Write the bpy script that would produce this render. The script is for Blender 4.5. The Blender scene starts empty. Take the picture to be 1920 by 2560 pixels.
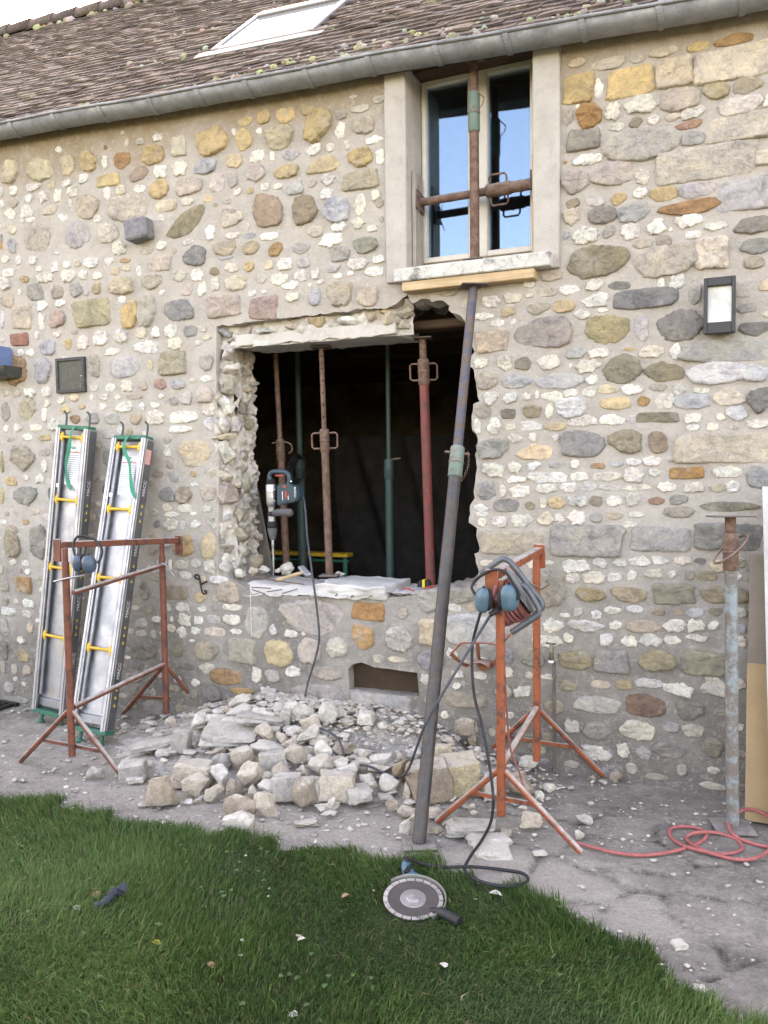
import bpy, bmesh, math, random
import numpy as np
from mathutils import Vector, Matrix, noise, geometry

# ------------------------------------------------------------------ camera, sky, sun, exposure
SC = bpy.context.scene
COL = SC.collection
PW, PH = 1920.0, 2560.0                     # photograph size
FPX = 1790 / 1659 * 1920                    # focal length in photograph pixels
YAW, PITCH, ROLL = map(math.radians, (24.5, 3.3, -0.7))
CF = np.array([-math.sin(YAW) * math.cos(PITCH), math.cos(YAW) * math.cos(PITCH), -math.sin(PITCH)])
_r = np.array([math.cos(YAW), math.sin(YAW), 0.0])
_u = np.cross(_r, CF)
CR = _r * math.cos(ROLL) + _u * math.sin(ROLL)
CU = _u * math.cos(ROLL) - _r * math.sin(ROLL)
CAM = np.array([0.0, -4.074, 1.55])
cd = bpy.data.cameras.new('camera')
cam = bpy.data.objects.new('camera', cd)
COL.objects.link(cam)
cam.matrix_world = Matrix(((CR[0], CU[0], -CF[0], CAM[0]), (CR[1], CU[1], -CF[1], CAM[1]),
                           (CR[2], CU[2], -CF[2], CAM[2]), (0, 0, 0, 1)))
cd.sensor_fit = 'HORIZONTAL'
cd.sensor_width = 36
cd.lens = 36 * FPX / PW
cd.clip_start = 0.05
cd.clip_end = 500
SC.camera = cam

SUN_EL, SUN_AZ = math.radians(34), math.radians(-41)     # behind the ridge, to the left; azimuth from +Y
world = bpy.data.worlds.new('World')
SC.world = world
world.use_nodes = True
wn = world.node_tree
wn.nodes.clear()
sky = wn.nodes.new('ShaderNodeTexSky')
sky.sky_type = 'NISHITA'
sky.sun_disc = False
sky.sun_elevation = SUN_EL
sky.sun_rotation = SUN_AZ
sky.air_density = 1.0
sky.dust_density = 1.6
sky.ozone_density = 1.0
bg = wn.nodes.new('ShaderNodeBackground')
bg.inputs[1].default_value = 0.15
wo = wn.nodes.new('ShaderNodeOutputWorld')
wn.links.new(sky.outputs[0], bg.inputs[0])
wn.links.new(bg.outputs[0], wo.inputs[0])
sd = bpy.data.lights.new('sun', 'SUN')
sd.energy = 3.0
sd.angle = math.radians(0.53)
sd.color = (1.0, 0.93, 0.84)
sun = bpy.data.objects.new('sun', sd)
COL.objects.link(sun)
sdir = Vector((math.sin(SUN_AZ) * math.cos(SUN_EL), math.cos(SUN_AZ) * math.cos(SUN_EL), math.sin(SUN_EL)))
sun.rotation_euler = sdir.to_track_quat('Z', 'Y').to_euler()
sun.location = (-8, 10, 12)
vs = SC.view_settings
vs.view_transform = 'Standard'
vs.look = 'None'
vs.gamma = 1.0
vs.use_curve_mapping = False
vs.exposure = 3.36
vs.use_white_balance = True
vs.white_balance_temperature = 10400
vs.white_balance_tint = 26
SC.cycles.max_bounces = 8
SC.cycles.diffuse_bounces = 4
SC.cycles.use_denoising = True

# ------------------------------------------------------------------ reading the photograph's geometry
RNG = random.Random(7)
rnd = RNG.uniform


def ray(px, py):
    return CF + CR * ((px - PW / 2) / FPX) - CU * ((py - PH / 2) / FPX)


def onY(px, py, Y=0.0):
    """the point of the upright plane y = Y seen at (px, py)"""
    d = ray(px, py)
    return CAM + d * ((Y - CAM[1]) / d[1])


def gz(x, y):
    """height of the yard: it drops a little to the left"""
    return -0.028 * max(0.0, -1.9 - x)


def mound(x, y):
    a = 0.23 * math.exp(-((x + 2.55) / 0.62) ** 2 - ((y + 0.08) / 0.42) ** 2)
    b = 0.16 * math.exp(-((x + 1.75) / 0.42) ** 2 - ((y + 0.02) / 0.40) ** 2)
    c = 0.06 * math.exp(-((x + 2.1) / 0.8) ** 2 - ((y + 0.45) / 0.35) ** 2)
    return a + b + c


def gnd(px, py, lift=0.0, heap=False):
    """the point of the yard (or of the heap lying on it) seen at (px, py)"""
    d = ray(px, py)
    t = 1.5
    while t < 9:
        p = CAM + d * t
        h = gz(p[0], p[1]) + lift + (mound(p[0], p[1]) if heap else 0.0)
        if p[2] <= h or (heap and p[1] > -0.03):
            break
        t += 0.01
    return p


def px_size(p):
    """metres per photograph pixel at point p"""
    return float(np.dot(np.array(p) - CAM, CF)) / FPX


# ------------------------------------------------------------------ mesh building
class MB:
    def __init__(s):
        s.v, s.f, s.c = [], [], []

    def add(s, verts, faces, col=None):
        o = len(s.v)
        s.v += [tuple(map(float, p)) for p in verts]
        s.f += [tuple(i + o for i in f) for f in faces]
        s.c += [col or (1, 1, 1)] * len(verts)
        return s

    def box(s, c, h, ax=None, bev=0.0, col=None):
        c = np.array(c, float)
        ax = np.eye(3) if ax is None else np.array(ax, float)
        h = np.array(h, float)
        b = min(bev, 0.45 * h.min())
        if b <= 0:
            vs = [c + ax.T @ (h * np.array(sg)) for sg in
                  [(-1, -1, -1), (1, -1, -1), (1, 1, -1), (-1, 1, -1), (-1, -1, 1), (1, -1, 1), (1, 1, 1), (-1, 1, 1)]]
            fs = [(0, 3, 2, 1), (4, 5, 6, 7), (0, 1, 5, 4), (1, 2, 6, 5), (2, 3, 7, 6), (3, 0, 4, 7)]
            return s.add(vs, fs, col)
        vs, ix = [], {}
        for sx in (-1, 1):
            for sy in (-1, 1):
                for sz in (-1, 1):
                    for a in range(3):
                        q = h - b
                        q[a] = h[a]
                        ix[(sx, sy, sz, a)] = len(vs)
                        vs.append(c + ax.T @ (q * np.array((sx, sy, sz))))
        fs = []
        for a in range(3):
            b1, c1 = (a + 1) % 3, (a + 2) % 3
            for sg in (-1, 1):
                def k(u, w, at):
                    t = [0, 0, 0]
                    t[a], t[b1], t[c1] = sg, u, w
                    return ix[(t[0], t[1], t[2], at)]
                fs.append((k(-1, -1, a), k(1, -1, a), k(1, 1, a), k(-1, 1, a)))
            for sb in (-1, 1):
                for scn in (-1, 1):
                    def e(u, at):
                        t = [0, 0, 0]
                        t[a], t[b1], t[c1] = u, sb, scn
                        return ix[(t[0], t[1], t[2], at)]
                    fs.append((e(-1, b1), e(1, b1), e(1, c1), e(-1, c1)))
        for sx in (-1, 1):
            for sy in (-1, 1):
                for sz in (-1, 1):
                    fs.append(tuple(ix[(sx, sy, sz, a)] for a in range(3)))
        return s.add(vs, fs, col)

    def bar(s, p0, p1, w, d, up=(0, 0, 1), bev=0.002, col=None):
        """rectangular bar from p0 to p1, w across, d along 'up'"""
        p0, p1 = np.array(p0, float), np.array(p1, float)
        a = p1 - p0
        L = np.linalg.norm(a)
        a /= L
        u = np.array(up, float)
        u -= a * u.dot(a)
        u /= np.linalg.norm(u)
        w_ = np.cross(a, u)
        return s.box((p0 + p1) / 2, (L / 2, w / 2, d / 2), np.array((a, w_, u)), bev, col)

    def tube(s, pts, r, seg=12, caps=True, col=None, squash=None):
        pts = [np.array(p, float) for p in pts]
        n = len(pts)
        rs = r if hasattr(r, '__len__') else [r] * n
        t0 = pts[1] - pts[0]
        ref = np.array((0, 0, 1.0)) if abs(t0[2]) < 0.9 * np.linalg.norm(t0) else np.array((1.0, 0, 0))
        vs, fs = [], []
        for i in range(n):
            t = pts[min(i + 1, n - 1)] - pts[max(i - 1, 0)]
            t /= max(np.linalg.norm(t), 1e-9)
            u = ref - t * ref.dot(t)
            u /= max(np.linalg.norm(u), 1e-9)
            ref = u
            w = np.cross(t, u)
            for k in range(seg):
                a = 2 * math.pi * k / seg
                vs.append(pts[i] + rs[i] * (math.cos(a) * u + math.sin(a) * w))
        for i in range(n - 1):
            for k in range(seg):
                k2 = (k + 1) % seg
                fs.append((i * seg + k, i * seg + k2, (i + 1) * seg + k2, (i + 1) * seg + k))
        if caps:
            fs.append(tuple(reversed(range(seg))))
            fs.append(tuple((n - 1) * seg + k for k in range(seg)))
        return s.add(vs, fs, col)

    def lathe(s, p0, axis, prof, seg=20, col=None):
        """prof: (distance along the axis, radius)"""
        axis = np.array(axis, float)
        axis /= np.linalg.norm(axis)
        p0 = np.array(p0, float)
        eps = []
        for t, r in prof:
            eps.append((p0 + axis * t, max(r, 1e-4)))
        ref = np.array((0, 0, 1.0)) if abs(axis[2]) < 0.9 else np.array((1.0, 0, 0))
        u = ref - axis * ref.dot(axis)
        u /= np.linalg.norm(u)
        w = np.cross(axis, u)
        vs, fs = [], []
        for c, r in eps:
            for k in range(seg):
                a = 2 * math.pi * k / seg
                vs.append(c + r * (math.cos(a) * u + math.sin(a) * w))
        for i in range(len(eps) - 1):
            for k in range(seg):
                k2 = (k + 1) % seg
                fs.append((i * seg + k, i * seg + k2, (i + 1) * seg + k2, (i + 1) * seg + k))
        fs.append(tuple(reversed(range(seg))))
        fs.append(tuple((len(eps) - 1) * seg + k for k in range(seg)))
        return s.add(vs, fs, col)

    def prism(s, pts, off, col=None):
        """outline pts (planar) pushed by the vector off"""
        n = len(pts)
        off = np.array(off, float)
        a = [np.array(p, float) for p in pts]
        vs = a + [p + off for p in a]
        fs = [tuple(reversed(range(n))), tuple(range(n, 2 * n))]
        fs += [(i, (i + 1) % n, n + (i + 1) % n, n + i) for i in range(n)]
        return s.add(vs, fs, col)

    def ball(s, c, h, seg=12, rings=8, ax=None, col=None):
        c = np.array(c, float)
        ax = np.eye(3) if ax is None else np.array(ax, float)
        vs, fs = [], []
        for i in range(rings + 1):
            th = math.pi * i / rings
            for k in range(seg):
                ph = 2 * math.pi * k / seg
                q = np.array((math.sin(th) * math.cos(ph) * h[0], math.sin(th) * math.sin(ph) * h[1], math.cos(th) * h[2]))
                vs.append(c + ax.T @ q)
        for i in range(rings):
            for k in range(seg):
                k2 = (k + 1) % seg
                fs.append((i * seg + k, (i + 1) * seg + k, (i + 1) * seg + k2, i * seg + k2))
        return s.add(vs, fs, col)

    def build(s, name, mat, parent=None, smooth=40, kind=None, fix=True, origin=None):
        o0 = Vector((0, 0, 0))
        if origin is not None:
            o0 = Vector([float(q) for q in origin])
        elif parent is not None:
            o0 = world_loc(parent)
        me = bpy.data.meshes.new(name)
        me.from_pydata([(p[0] - o0.x, p[1] - o0.y, p[2] - o0.z) for p in s.v], [], s.f)
        if fix:
            bm = bmesh.new()
            bm.from_mesh(me)
            bmesh.ops.remove_doubles(bm, verts=bm.verts, dist=1e-6)
            bmesh.ops.recalc_face_normals(bm, faces=bm.faces)
            bm.to_mesh(me)
            bm.free()
        elif any(c != (1, 1, 1) for c in s.c):
            set_col(me, s.c)
        finish(me, smooth)
        me.materials.append(mat)
        ob = bpy.data.objects.new(name, me)
        COL.objects.link(ob)
        if parent is not None:
            ob.parent = parent
            ob.location = o0 - world_loc(parent)
        else:
            ob.location = o0
        if kind:
            ob['kind'] = kind
        return ob


def finish(me, smooth):
    if smooth:
        me.polygons.foreach_set('use_smooth', [True] * len(me.polygons))
        if smooth < 180:
            me.set_sharp_from_angle(angle=math.radians(smooth))
    me.update()


def set_col(me, cols):
    a = me.color_attributes.new('Col', 'FLOAT_COLOR', 'POINT')
    arr = np.ones((len(cols), 4), np.float32)
    arr[:, :len(cols[0])] = np.array(cols, np.float32)
    a.data.foreach_set('color', arr.ravel())


def world_loc(o):
    v = Vector(o.location)
    while o.parent is not None:
        o = o.parent
        v = v + Vector(o.location)
    return v


def tag(o, label, cat, group=None):
    o['label'] = label
    o['category'] = cat
    if group:
        o['group'] = group
    return o


def thing(name, label, cat, loc, group=None):
    o = bpy.data.objects.new(name, None)
    COL.objects.link(o)
    o.location = [float(q) for q in loc]
    o.empty_display_size = 0.1
    return tag(o, label, cat, group)


def spline(pts, n=8):
    """Catmull-Rom through the points"""
    P = [np.array(p, float) for p in pts]
    P = [2 * P[0] - P[1]] + P + [2 * P[-1] - P[-2]]
    out = []
    for i in range(1, len(P) - 2):
        for k in range(n):
            t = k / n
            a, b, c, d = P[i - 1], P[i], P[i + 1], P[i + 2]
            out.append(0.5 * (2 * b + (c - a) * t + (2 * a - 5 * b + 4 * c - d) * t * t + (3 * b - a - 3 * c + d) * t ** 3))
    out.append(P[-2])
    return out


def nz(p, s=1.0, off=0.0):
    return noise.noise(Vector((p[0] * s + off, p[1] * s - off, p[2] * s + 0.37 * off)))


def fbm(p, s, o=4, off=0.0):
    return noise.fractal(Vector((p[0] * s + off, p[1] * s - off, p[2] * s + off)), 1.0, 2.0, o)


# ------------------------------------------------------------------ materials
class NT:
    """tiny node-tree helper"""

    def __init__(s, name):
        s.m = bpy.data.materials.new(name)
        s.m.use_nodes = True
        s.t = s.m.node_tree
        s.t.nodes.clear()
        s.out = s.n('ShaderNodeOutputMaterial')
        s.p = s.n('ShaderNodeBsdfPrincipled')
        s.l(s.p.outputs[0], s.out.inputs[0])
        s.co = s.n('ShaderNodeNewGeometry').outputs['Position']

    def n(s, t, **k):
        x = s.t.nodes.new(t)
        for a, b in k.items():
            setattr(x, a, b)
        return x

    def l(s, a, b):
        s.t.links.new(a, b)

    def noise(s, scale, detail=5, rough=0.6, vec=None, dist=0.0):
        x = s.n('ShaderNodeTexNoise')
        x.inputs['Scale'].default_value = scale
        x.inputs['Detail'].default_value = detail
        x.inputs['Roughness'].default_value = rough
        x.inputs['Distortion'].default_value = dist
        s.l(vec or s.co, x.inputs['Vector'])
        return x.outputs['Fac']

    def ramp(s, fac, stops, const=False):
        x = s.n('ShaderNodeValToRGB')
        e = x.color_ramp.elements
        if const:
            x.color_ramp.interpolation = 'CONSTANT'
        while len(e) < len(stops):
            e.new(0.5)
        for i, (p, c) in enumerate(stops):
            e[i].position = p
            c = (c, c, c) if not hasattr(c, '__len__') else c
            e[i].color = (c[0], c[1], c[2], 1)
        s.l(fac, x.inputs[0])
        return x.outputs[0]

    def mix(s, fac, a, b, mode='MIX'):
        x = s.n('ShaderNodeMix', data_type='RGBA', blend_type=mode)
        for sock, v in ((x.inputs[0], fac), (x.inputs[6], a), (x.inputs[7], b)):
            if hasattr(v, 'is_output'):
                s.l(v, sock)
            elif hasattr(v, '__len__'):
                sock.default_value = (v[0], v[1], v[2], 1)
            else:
                sock.default_value = v
        return x.outputs[2]

    def math(s, op, a, b=0.0, clamp=False):
        x = s.n('ShaderNodeMath', operation=op, use_clamp=clamp)
        for sock, v in ((x.inputs[0], a), (x.inputs[1], b)):
            if hasattr(v, 'is_output'):
                s.l(v, sock)
            else:
                sock.default_value = v
        return x.outputs[0]

    def xyz(s, vec=None):
        x = s.n('ShaderNodeSeparateXYZ')
        s.l(vec or s.co, x.inputs[0])
        return x.outputs

    def upness(s):
        g = s.n('ShaderNodeNewGeometry')
        return s.xyz(g.outputs['Normal'])[2]

    def bump(s, h, strength=0.5, dist=0.01, prev=None):
        b = s.n('ShaderNodeBump')
        b.inputs['Strength'].default_value = strength
        b.inputs['Distance'].default_value = dist
        s.l(h, b.inputs['Height'])
        if prev is not None:
            s.l(prev, b.inputs['Normal'])
        return b.outputs[0]

    def set(s, base=None, rough=0.8, metal=0.0, normal=None, spec=0.3):
        if base is not None:
            if hasattr(base, 'is_output'):
                s.l(base, s.p.inputs['Base Color'])
            else:
                s.p.inputs['Base Color'].default_value = (*base, 1)
        for k, v in (('Roughness', rough), ('Metallic', metal), ('Specular IOR Level', spec)):
            if hasattr(v, 'is_output'):
                s.l(v, s.p.inputs[k])
            else:
                s.p.inputs[k].default_value = v
        if normal is not None:
            s.l(normal, s.p.inputs['Normal'])
        return s.m


def mat_plain(name, c, rough=0.7, metal=0.0, vary=0.25, scale=30, bump=0.15, spec=0.3):
    m = NT(name)
    f = m.noise(scale, 6, 0.65)
    lo = tuple(x * (1 - vary) for x in c)
    hi = tuple(min(1, x * (1 + vary)) for x in c)
    return m.set(m.ramp(f, [(0.3, lo), (0.7, hi)]), rough, metal, m.bump(m.noise(scale * 5, 4), bump, 0.002), spec)


def mat_paint(name, paint, rust=(0.12, 0.055, 0.03), amount=0.45, dust=0.25, rough=0.5, scale=25, splat=0.0):
    """worn paint over rust, pale plaster dust lying on the upper faces, plaster specks"""
    m = NT(name)
    f = m.noise(scale, 8, 0.7)
    w = m.ramp(f, [(amount - 0.06, 1.0), (amount + 0.06, 0.0)])
    pc = m.mix(m.noise(scale * 0.3, 3), tuple(x * 0.75 for x in paint), tuple(min(1, x * 1.2) for x in paint))
    rc = m.mix(m.noise(scale * 2.2, 5), tuple(x * 0.6 for x in rust), tuple(x * 1.5 for x in rust))
    c = m.mix(w, pc, rc)
    up = m.math('MULTIPLY', m.ramp(m.upness(), [(0.15, 0.0), (0.75, 1.0)]), m.ramp(m.noise(scale * 1.4, 6, 0.7), [(0.35, 0.35), (0.6, 1.0)]))
    c = m.mix(m.math('MULTIPLY', up, dust * 1.6, True), c, (0.42, 0.40, 0.37))
    if splat:
        sp = m.ramp(m.noise(scale * 3.1, 5, 0.7), [(0.73 - splat * 0.08, 0.0), (0.77 - splat * 0.08, 0.8)])
        sp = m.math('MULTIPLY', sp, m.ramp(m.noise(scale * 0.25, 3), [(0.42, 0.0), (0.58, 1.0)]))
        c = m.mix(sp, c, (0.55, 0.53, 0.49))
    n = m.bump(m.noise(scale * 4, 5), 0.25, 0.002)
    return m.set(c, m.ramp(w, [(0, rough), (1, 0.85)]), 0.0, n, 0.35)


def mat_stone(name='stone_faces'):
    """natural stone: own colour per stone in 'Col', mottled, rough broken relief"""
    m = NT(name)
    a = m.n('ShaderNodeAttribute', attribute_name='Col')
    oi = m.n('ShaderNodeObjectInfo')
    vec = m.n('ShaderNodeVectorMath', operation='ADD')
    m.l(m.co, vec.inputs[0])
    cmb = m.n('ShaderNodeCombineXYZ')
    m.l(m.math('MULTIPLY', oi.outputs['Random'], 37.0), cmb.inputs[0])
    m.l(m.math('MULTIPLY', oi.outputs['Random'], 91.0), cmb.inputs[2])
    m.l(cmb.outputs[0], vec.inputs[1])
    v = vec.outputs[0]
    big = m.noise(9, 5, 0.65, v, 0.6)
    mid = m.noise(34, 7, 0.7, v, 0.4)
    fine = m.noise(190, 3, 0.6, v)
    c = m.mix(0.85, a.outputs['Color'], m.ramp(big, [(0.28, (0.56, 0.55, 0.58)), (0.45, (0.95, 0.95, 0.97)), (0.55, (1.05, 1.03, 1.0)), (0.72, (1.36, 1.28, 1.12))]), 'MULTIPLY')
    c = m.mix(0.75, c, m.ramp(mid, [(0.28, (0.55, 0.55, 0.57)), (0.48, (1, 1, 1)), (0.75, (1.22, 1.2, 1.16))]), 'MULTIPLY')
    stain = m.ramp(m.noise(15, 5, 0.6, v, 1.0), [(0.60, 0.0), (0.72, 0.35)])
    c = m.mix(stain, c, m.mix(0.6, a.outputs['Color'], (0.36, 0.22, 0.10)))
    c = m.mix(0.35, c, m.ramp(fine, [(0.3, 0.7), (0.6, 1.1)]), 'MULTIPLY')
    lime = m.ramp(m.noise(52, 6, 0.75, v), [(0.63, 0.0), (0.70, 0.55)])
    c = m.mix(lime, c, (0.50, 0.47, 0.43))
    vor = m.n('ShaderNodeTexVoronoi', feature='DISTANCE_TO_EDGE')
    vor.inputs['Scale'].default_value = 22
    nv = m.n('ShaderNodeVectorMath', operation='ADD')
    m.l(v, nv.inputs[0])
    nd = m.n('ShaderNodeTexNoise')
    nd.inputs['Scale'].default_value = 14
    m.l(v, nd.inputs['Vector'])
    nsc = m.n('ShaderNodeVectorMath', operation='SCALE')
    nsc.inputs['Scale'].default_value = 0.12
    m.l(nd.outputs['Color'], nsc.inputs[0])
    m.l(nsc.outputs[0], nv.inputs[1])
    m.l(nv.outputs[0], vor.inputs['Vector'])
    chalk = a.outputs['Alpha']
    pit = m.ramp(m.noise(85, 4, 0.6, v, 0.5), [(0.32, 1.0), (0.42, 0.0)])
    pit = m.math('MULTIPLY', pit, m.math('ADD', m.math('MULTIPLY', chalk, 0.35), 0.15))
    c = m.mix(pit, c, (0.20, 0.165, 0.13))
    rid = m.math('ABSOLUTE', m.math('SUBTRACT', m.noise(15, 5, 0.6, v, 1.2), 0.5))
    crack = m.ramp(rid, [(0.0, 0.0), (0.035, 1.0)])
    c = m.mix(m.math('MULTIPLY', m.math('SUBTRACT', 1.0, crack), 0.12), c, (0.16, 0.13, 0.105))
    smear = m.ramp(m.noise(7, 8, 0.72, v, 0.5), [(0.56, 0.0), (0.66, 0.6)])
    c = m.mix(smear, c, (0.45, 0.415, 0.37))
    n0 = m.bump(crack, 0.22, 0.006)
    n1 = m.bump(m.noise(24, 9, 0.76, v, 0.6), 1.0, 0.030, n0)
    n2 = m.bump(fine, 0.45, 0.004, n1)
    n2 = m.bump(pit, 0.5, -0.004, n2)
    n3 = m.bump(m.ramp(vor.outputs['Distance'], [(0.0, 0.0), (0.05, 1.0)]), 0.2, 0.004, n2)
    return m.set(c, 0.9, 0.0, n3, 0.15)


def mat_mortar():
    m = NT('lime_mortar')
    z = m.xyz()[2]
    big = m.noise(1.3, 5, 0.6)
    mid = m.noise(11, 6, 0.65)
    c = m.mix(m.ramp(big, [(0.3, 0.0), (0.7, 1.0)]), (0.455, 0.415, 0.37), (0.53, 0.49, 0.445))
    c = m.mix(0.8, c, m.ramp(mid, [(0.3, (0.82, 0.81, 0.80)), (0.7, (1.1, 1.1, 1.1))]), 'MULTIPLY')
    # splash dirt on the foot of the wall, ragged upper limit
    low = m.math('ADD', m.math('MULTIPLY', z, -0.55), m.math('MULTIPLY', m.noise(2.2, 6, 0.65), 1.3))
    c = m.mix(m.ramp(low, [(-0.15, 0.0), (0.55, 0.9)]), c, (0.185, 0.172, 0.155))
    # patchy brown tone, stronger towards the top of the wall
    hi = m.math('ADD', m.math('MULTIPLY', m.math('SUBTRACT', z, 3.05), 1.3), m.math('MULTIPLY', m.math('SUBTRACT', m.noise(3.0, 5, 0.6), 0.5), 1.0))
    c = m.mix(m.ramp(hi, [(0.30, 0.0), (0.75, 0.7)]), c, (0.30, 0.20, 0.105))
    sand = m.noise(260, 3, 0.7)
    c = m.mix(0.5, c, m.ramp(sand, [(0.3, 0.62), (0.65, 1.15)]), 'MULTIPLY')
    c = m.mix(m.ramp(m.noise(26, 9, 0.75), [(0.52, 0.0), (0.66, 0.55)]), c, (0.56, 0.53, 0.49))
    grit = m.ramp(m.noise(120, 2, 0.5), [(0.64, 0.0), (0.70, 0.7)])
    c = m.mix(grit, c, (0.50, 0.47, 0.42))
    n1 = m.bump(m.noise(20, 11, 0.78), 0.95, 0.022)
    n2 = m.bump(sand, 0.6, 0.004, n1)
    return m.set(c, 0.95, 0.0, n2, 0.1)


def mat_yard():
    m = NT('dusty_stone_yard')
    a = m.n('ShaderNodeAttribute', attribute_name='Col')   # r: joint dirt, g: plaster dust
    r, g, b = [x for x in m.sep(a.outputs['Color'])]
    big = m.noise(2.1, 6, 0.65, None, 0.6)
    mid = m.noise(17, 10, 0.78, None, 0.3)
    c = m.mix(m.ramp(big, [(0.40, 0.0), (0.60, 1.0)]), (0.225, 0.205, 0.18), (0.37, 0.34, 0.30))
    c = m.mix(0.8, c, m.ramp(mid, [(0.28, (0.62, 0.62, 0.64)), (0.5, (1, 1, 1)), (0.75, (1.25, 1.23, 1.2))]), 'MULTIPLY')
    dust = m.math('ADD', g, m.math('MULTIPLY', m.math('SUBTRACT', m.noise(5.5, 12, 0.78), 0.5), 2.0))
    c = m.mix(m.ramp(dust, [(-0.05, 0.0), (0.6, 0.92)]), c, (0.49, 0.445, 0.39))
    c = m.mix(m.math('MULTIPLY', r, m.ramp(m.noise(9, 8, 0.75), [(0.45, 0.0), (0.58, 1.0)])), c, (0.075, 0.072, 0.05))
    spk = m.ramp(m.noise(75, 3, 0.6), [(0.66, 0.0), (0.70, 0.8)])
    c = m.mix(spk, c, (0.50, 0.48, 0.45))
    fine = m.noise(210, 3, 0.7)
    c = m.mix(0.6, c, m.ramp(fine, [(0.3, 0.6), (0.65, 1.2)]), 'MULTIPLY')
    c = m.mix(0.7, c, m.ramp(m.noise(60, 8, 0.8), [(0.32, 0.6), (0.5, 1.0), (0.7, 1.25)]), 'MULTIPLY')
    n1 = m.bump(m.noise(19, 12, 0.8), 1.0, 0.03)
    n2 = m.bump(fine, 0.5, 0.004, n1)
    return m.set(c, 0.93, 0.0, n2, 0.12)


def _sep(s, col):
    x = s.n('ShaderNodeSeparateColor')
    s.l(col, x.inputs[0])
    return x.outputs[0], x.outputs[1], x.outputs[2]


NT.sep = _sep


def mat_attr(name, rough=0.8, mult=(0.8, 1.2), scale=40, bump=0.3, bdist=0.004, objrnd=0.0, spec=0.2, trans=0.0):
    """colour from 'Col' with noise"""
    m = NT(name)
    a = m.n('ShaderNodeAttribute', attribute_name='Col')
    c = m.mix(1.0, a.outputs['Color'], m.ramp(m.noise(scale, 6, 0.7), [(0.3, mult[0]), (0.7, mult[1])]), 'MULTIPLY')
    if objrnd:
        oi = m.n('ShaderNodeObjectInfo')
        c = m.mix(1.0, c, m.ramp(oi.outputs['Random'], [(0, 1 - objrnd), (1, 1 + objrnd)]), 'MULTIPLY')
    mt = m.set(c, rough, 0.0, m.bump(m.noise(scale * 3, 5), bump, bdist), spec)
    if trans:
        t = m.n('ShaderNodeBsdfTranslucent')
        m.l(c, t.inputs['Color'])
        ms = m.n('ShaderNodeMixShader')
        ms.inputs[0].default_value = trans
        m.l(m.p.outputs[0], ms.inputs[1])
        m.l(t.outputs[0], ms.inputs[2])
        m.l(ms.outputs[0], m.out.inputs[0])
    return mt


def mat_wood(name, a, b, scale=(3, 40, 40), rough=0.75):
    m = NT(name)
    mp = m.n('ShaderNodeMapping')
    mp.inputs['Scale'].default_value = scale
    m.l(m.co, mp.inputs[0])
    g = m.noise(1.0, 6, 0.6, mp.outputs[0], 0.8)
    c = m.ramp(g, [(0.3, a), (0.7, b)])
    blot = m.noise(6, 5, 0.65)
    c = m.mix(0.6, c, m.ramp(blot, [(0.35, (0.72, 0.70, 0.68)), (0.65, (1.1, 1.1, 1.1))]), 'MULTIPLY')
    return m.set(c, rough, 0.0, m.bump(g, 0.25, 0.003), 0.2)


def mat_concrete(name, c, stain=0.4, lichen=0.0):
    m = NT(name)
    f = m.noise(7, 7, 0.65)
    col = m.mix(m.ramp(f, [(0.3, 0.0), (0.7, 1.0)]), tuple(x * 0.85 for x in c), tuple(x * 1.1 for x in c))
    st = m.ramp(m.noise(18, 7, 0.75, None, 0.8), [(0.52, 0.0), (0.66, stain)])
    col = m.mix(st, col, tuple(x * 0.45 for x in c))
    if lichen:
        li = m.ramp(m.noise(9, 8, 0.8), [(0.50, 0.0), (0.62, lichen)])
        col = m.mix(li, col, (0.10, 0.105, 0.10))
    fine = m.noise(230, 3, 0.7)
    col = m.mix(0.35, col, m.ramp(fine, [(0.3, 0.7), (0.6, 1.1)]), 'MULTIPLY')
    return m.set(col, 0.9, 0.0, m.bump(fine, 0.3, 0.003, m.bump(m.noise(22, 6), 0.25, 0.008)), 0.15)


def mat_metal(name, c, rough=0.35, scale=(2, 60, 4), dull=0.5):
    m = NT(name)
    mp = m.n('ShaderNodeMapping')
    mp.inputs['Scale'].default_value = scale
    m.l(m.co, mp.inputs[0])
    f = m.noise(1.0, 5, 0.65, mp.outputs[0])
    g = m.noise(14, 6, 0.7)
    col = m.mix(m.ramp(g, [(0.35, 0.0), (0.7, dull)]), c, tuple(x * 0.55 for x in c))
    r = m.ramp(m.noise(9, 5), [(0.3, rough * 0.8), (0.7, min(1, rough * 1.5))])
    return m.set(col, r, 1.0, m.bump(f, 0.08, 0.002), 0.5)


def mat_glass(name, boost=1.7, tint=(0.75, 0.8, 0.78)):
    """thin window glass: Fresnel mirror over see-through"""
    m = NT(name)
    fr = m.n('ShaderNodeFresnel')
    fr.inputs[0].default_value = 1.52
    gl = m.n('ShaderNodeBsdfGlossy')
    gl.inputs['Roughness'].default_value = 0.0
    gl.inputs['Color'].default_value = (.46, .72, 1, 1)
    tr = m.n('ShaderNodeBsdfTransparent')
    tr.inputs['Color'].default_value = (*tint, 1)
    ms = m.n('ShaderNodeMixShader')
    m.l(m.math('MULTIPLY', fr.outputs[0], boost, True), ms.inputs[0])
    m.l(tr.outputs[0], ms.inputs[1])
    m.l(gl.outputs[0], ms.inputs[2])
    m.l(ms.outputs[0], m.out.inputs[0])
    return m.m


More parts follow.
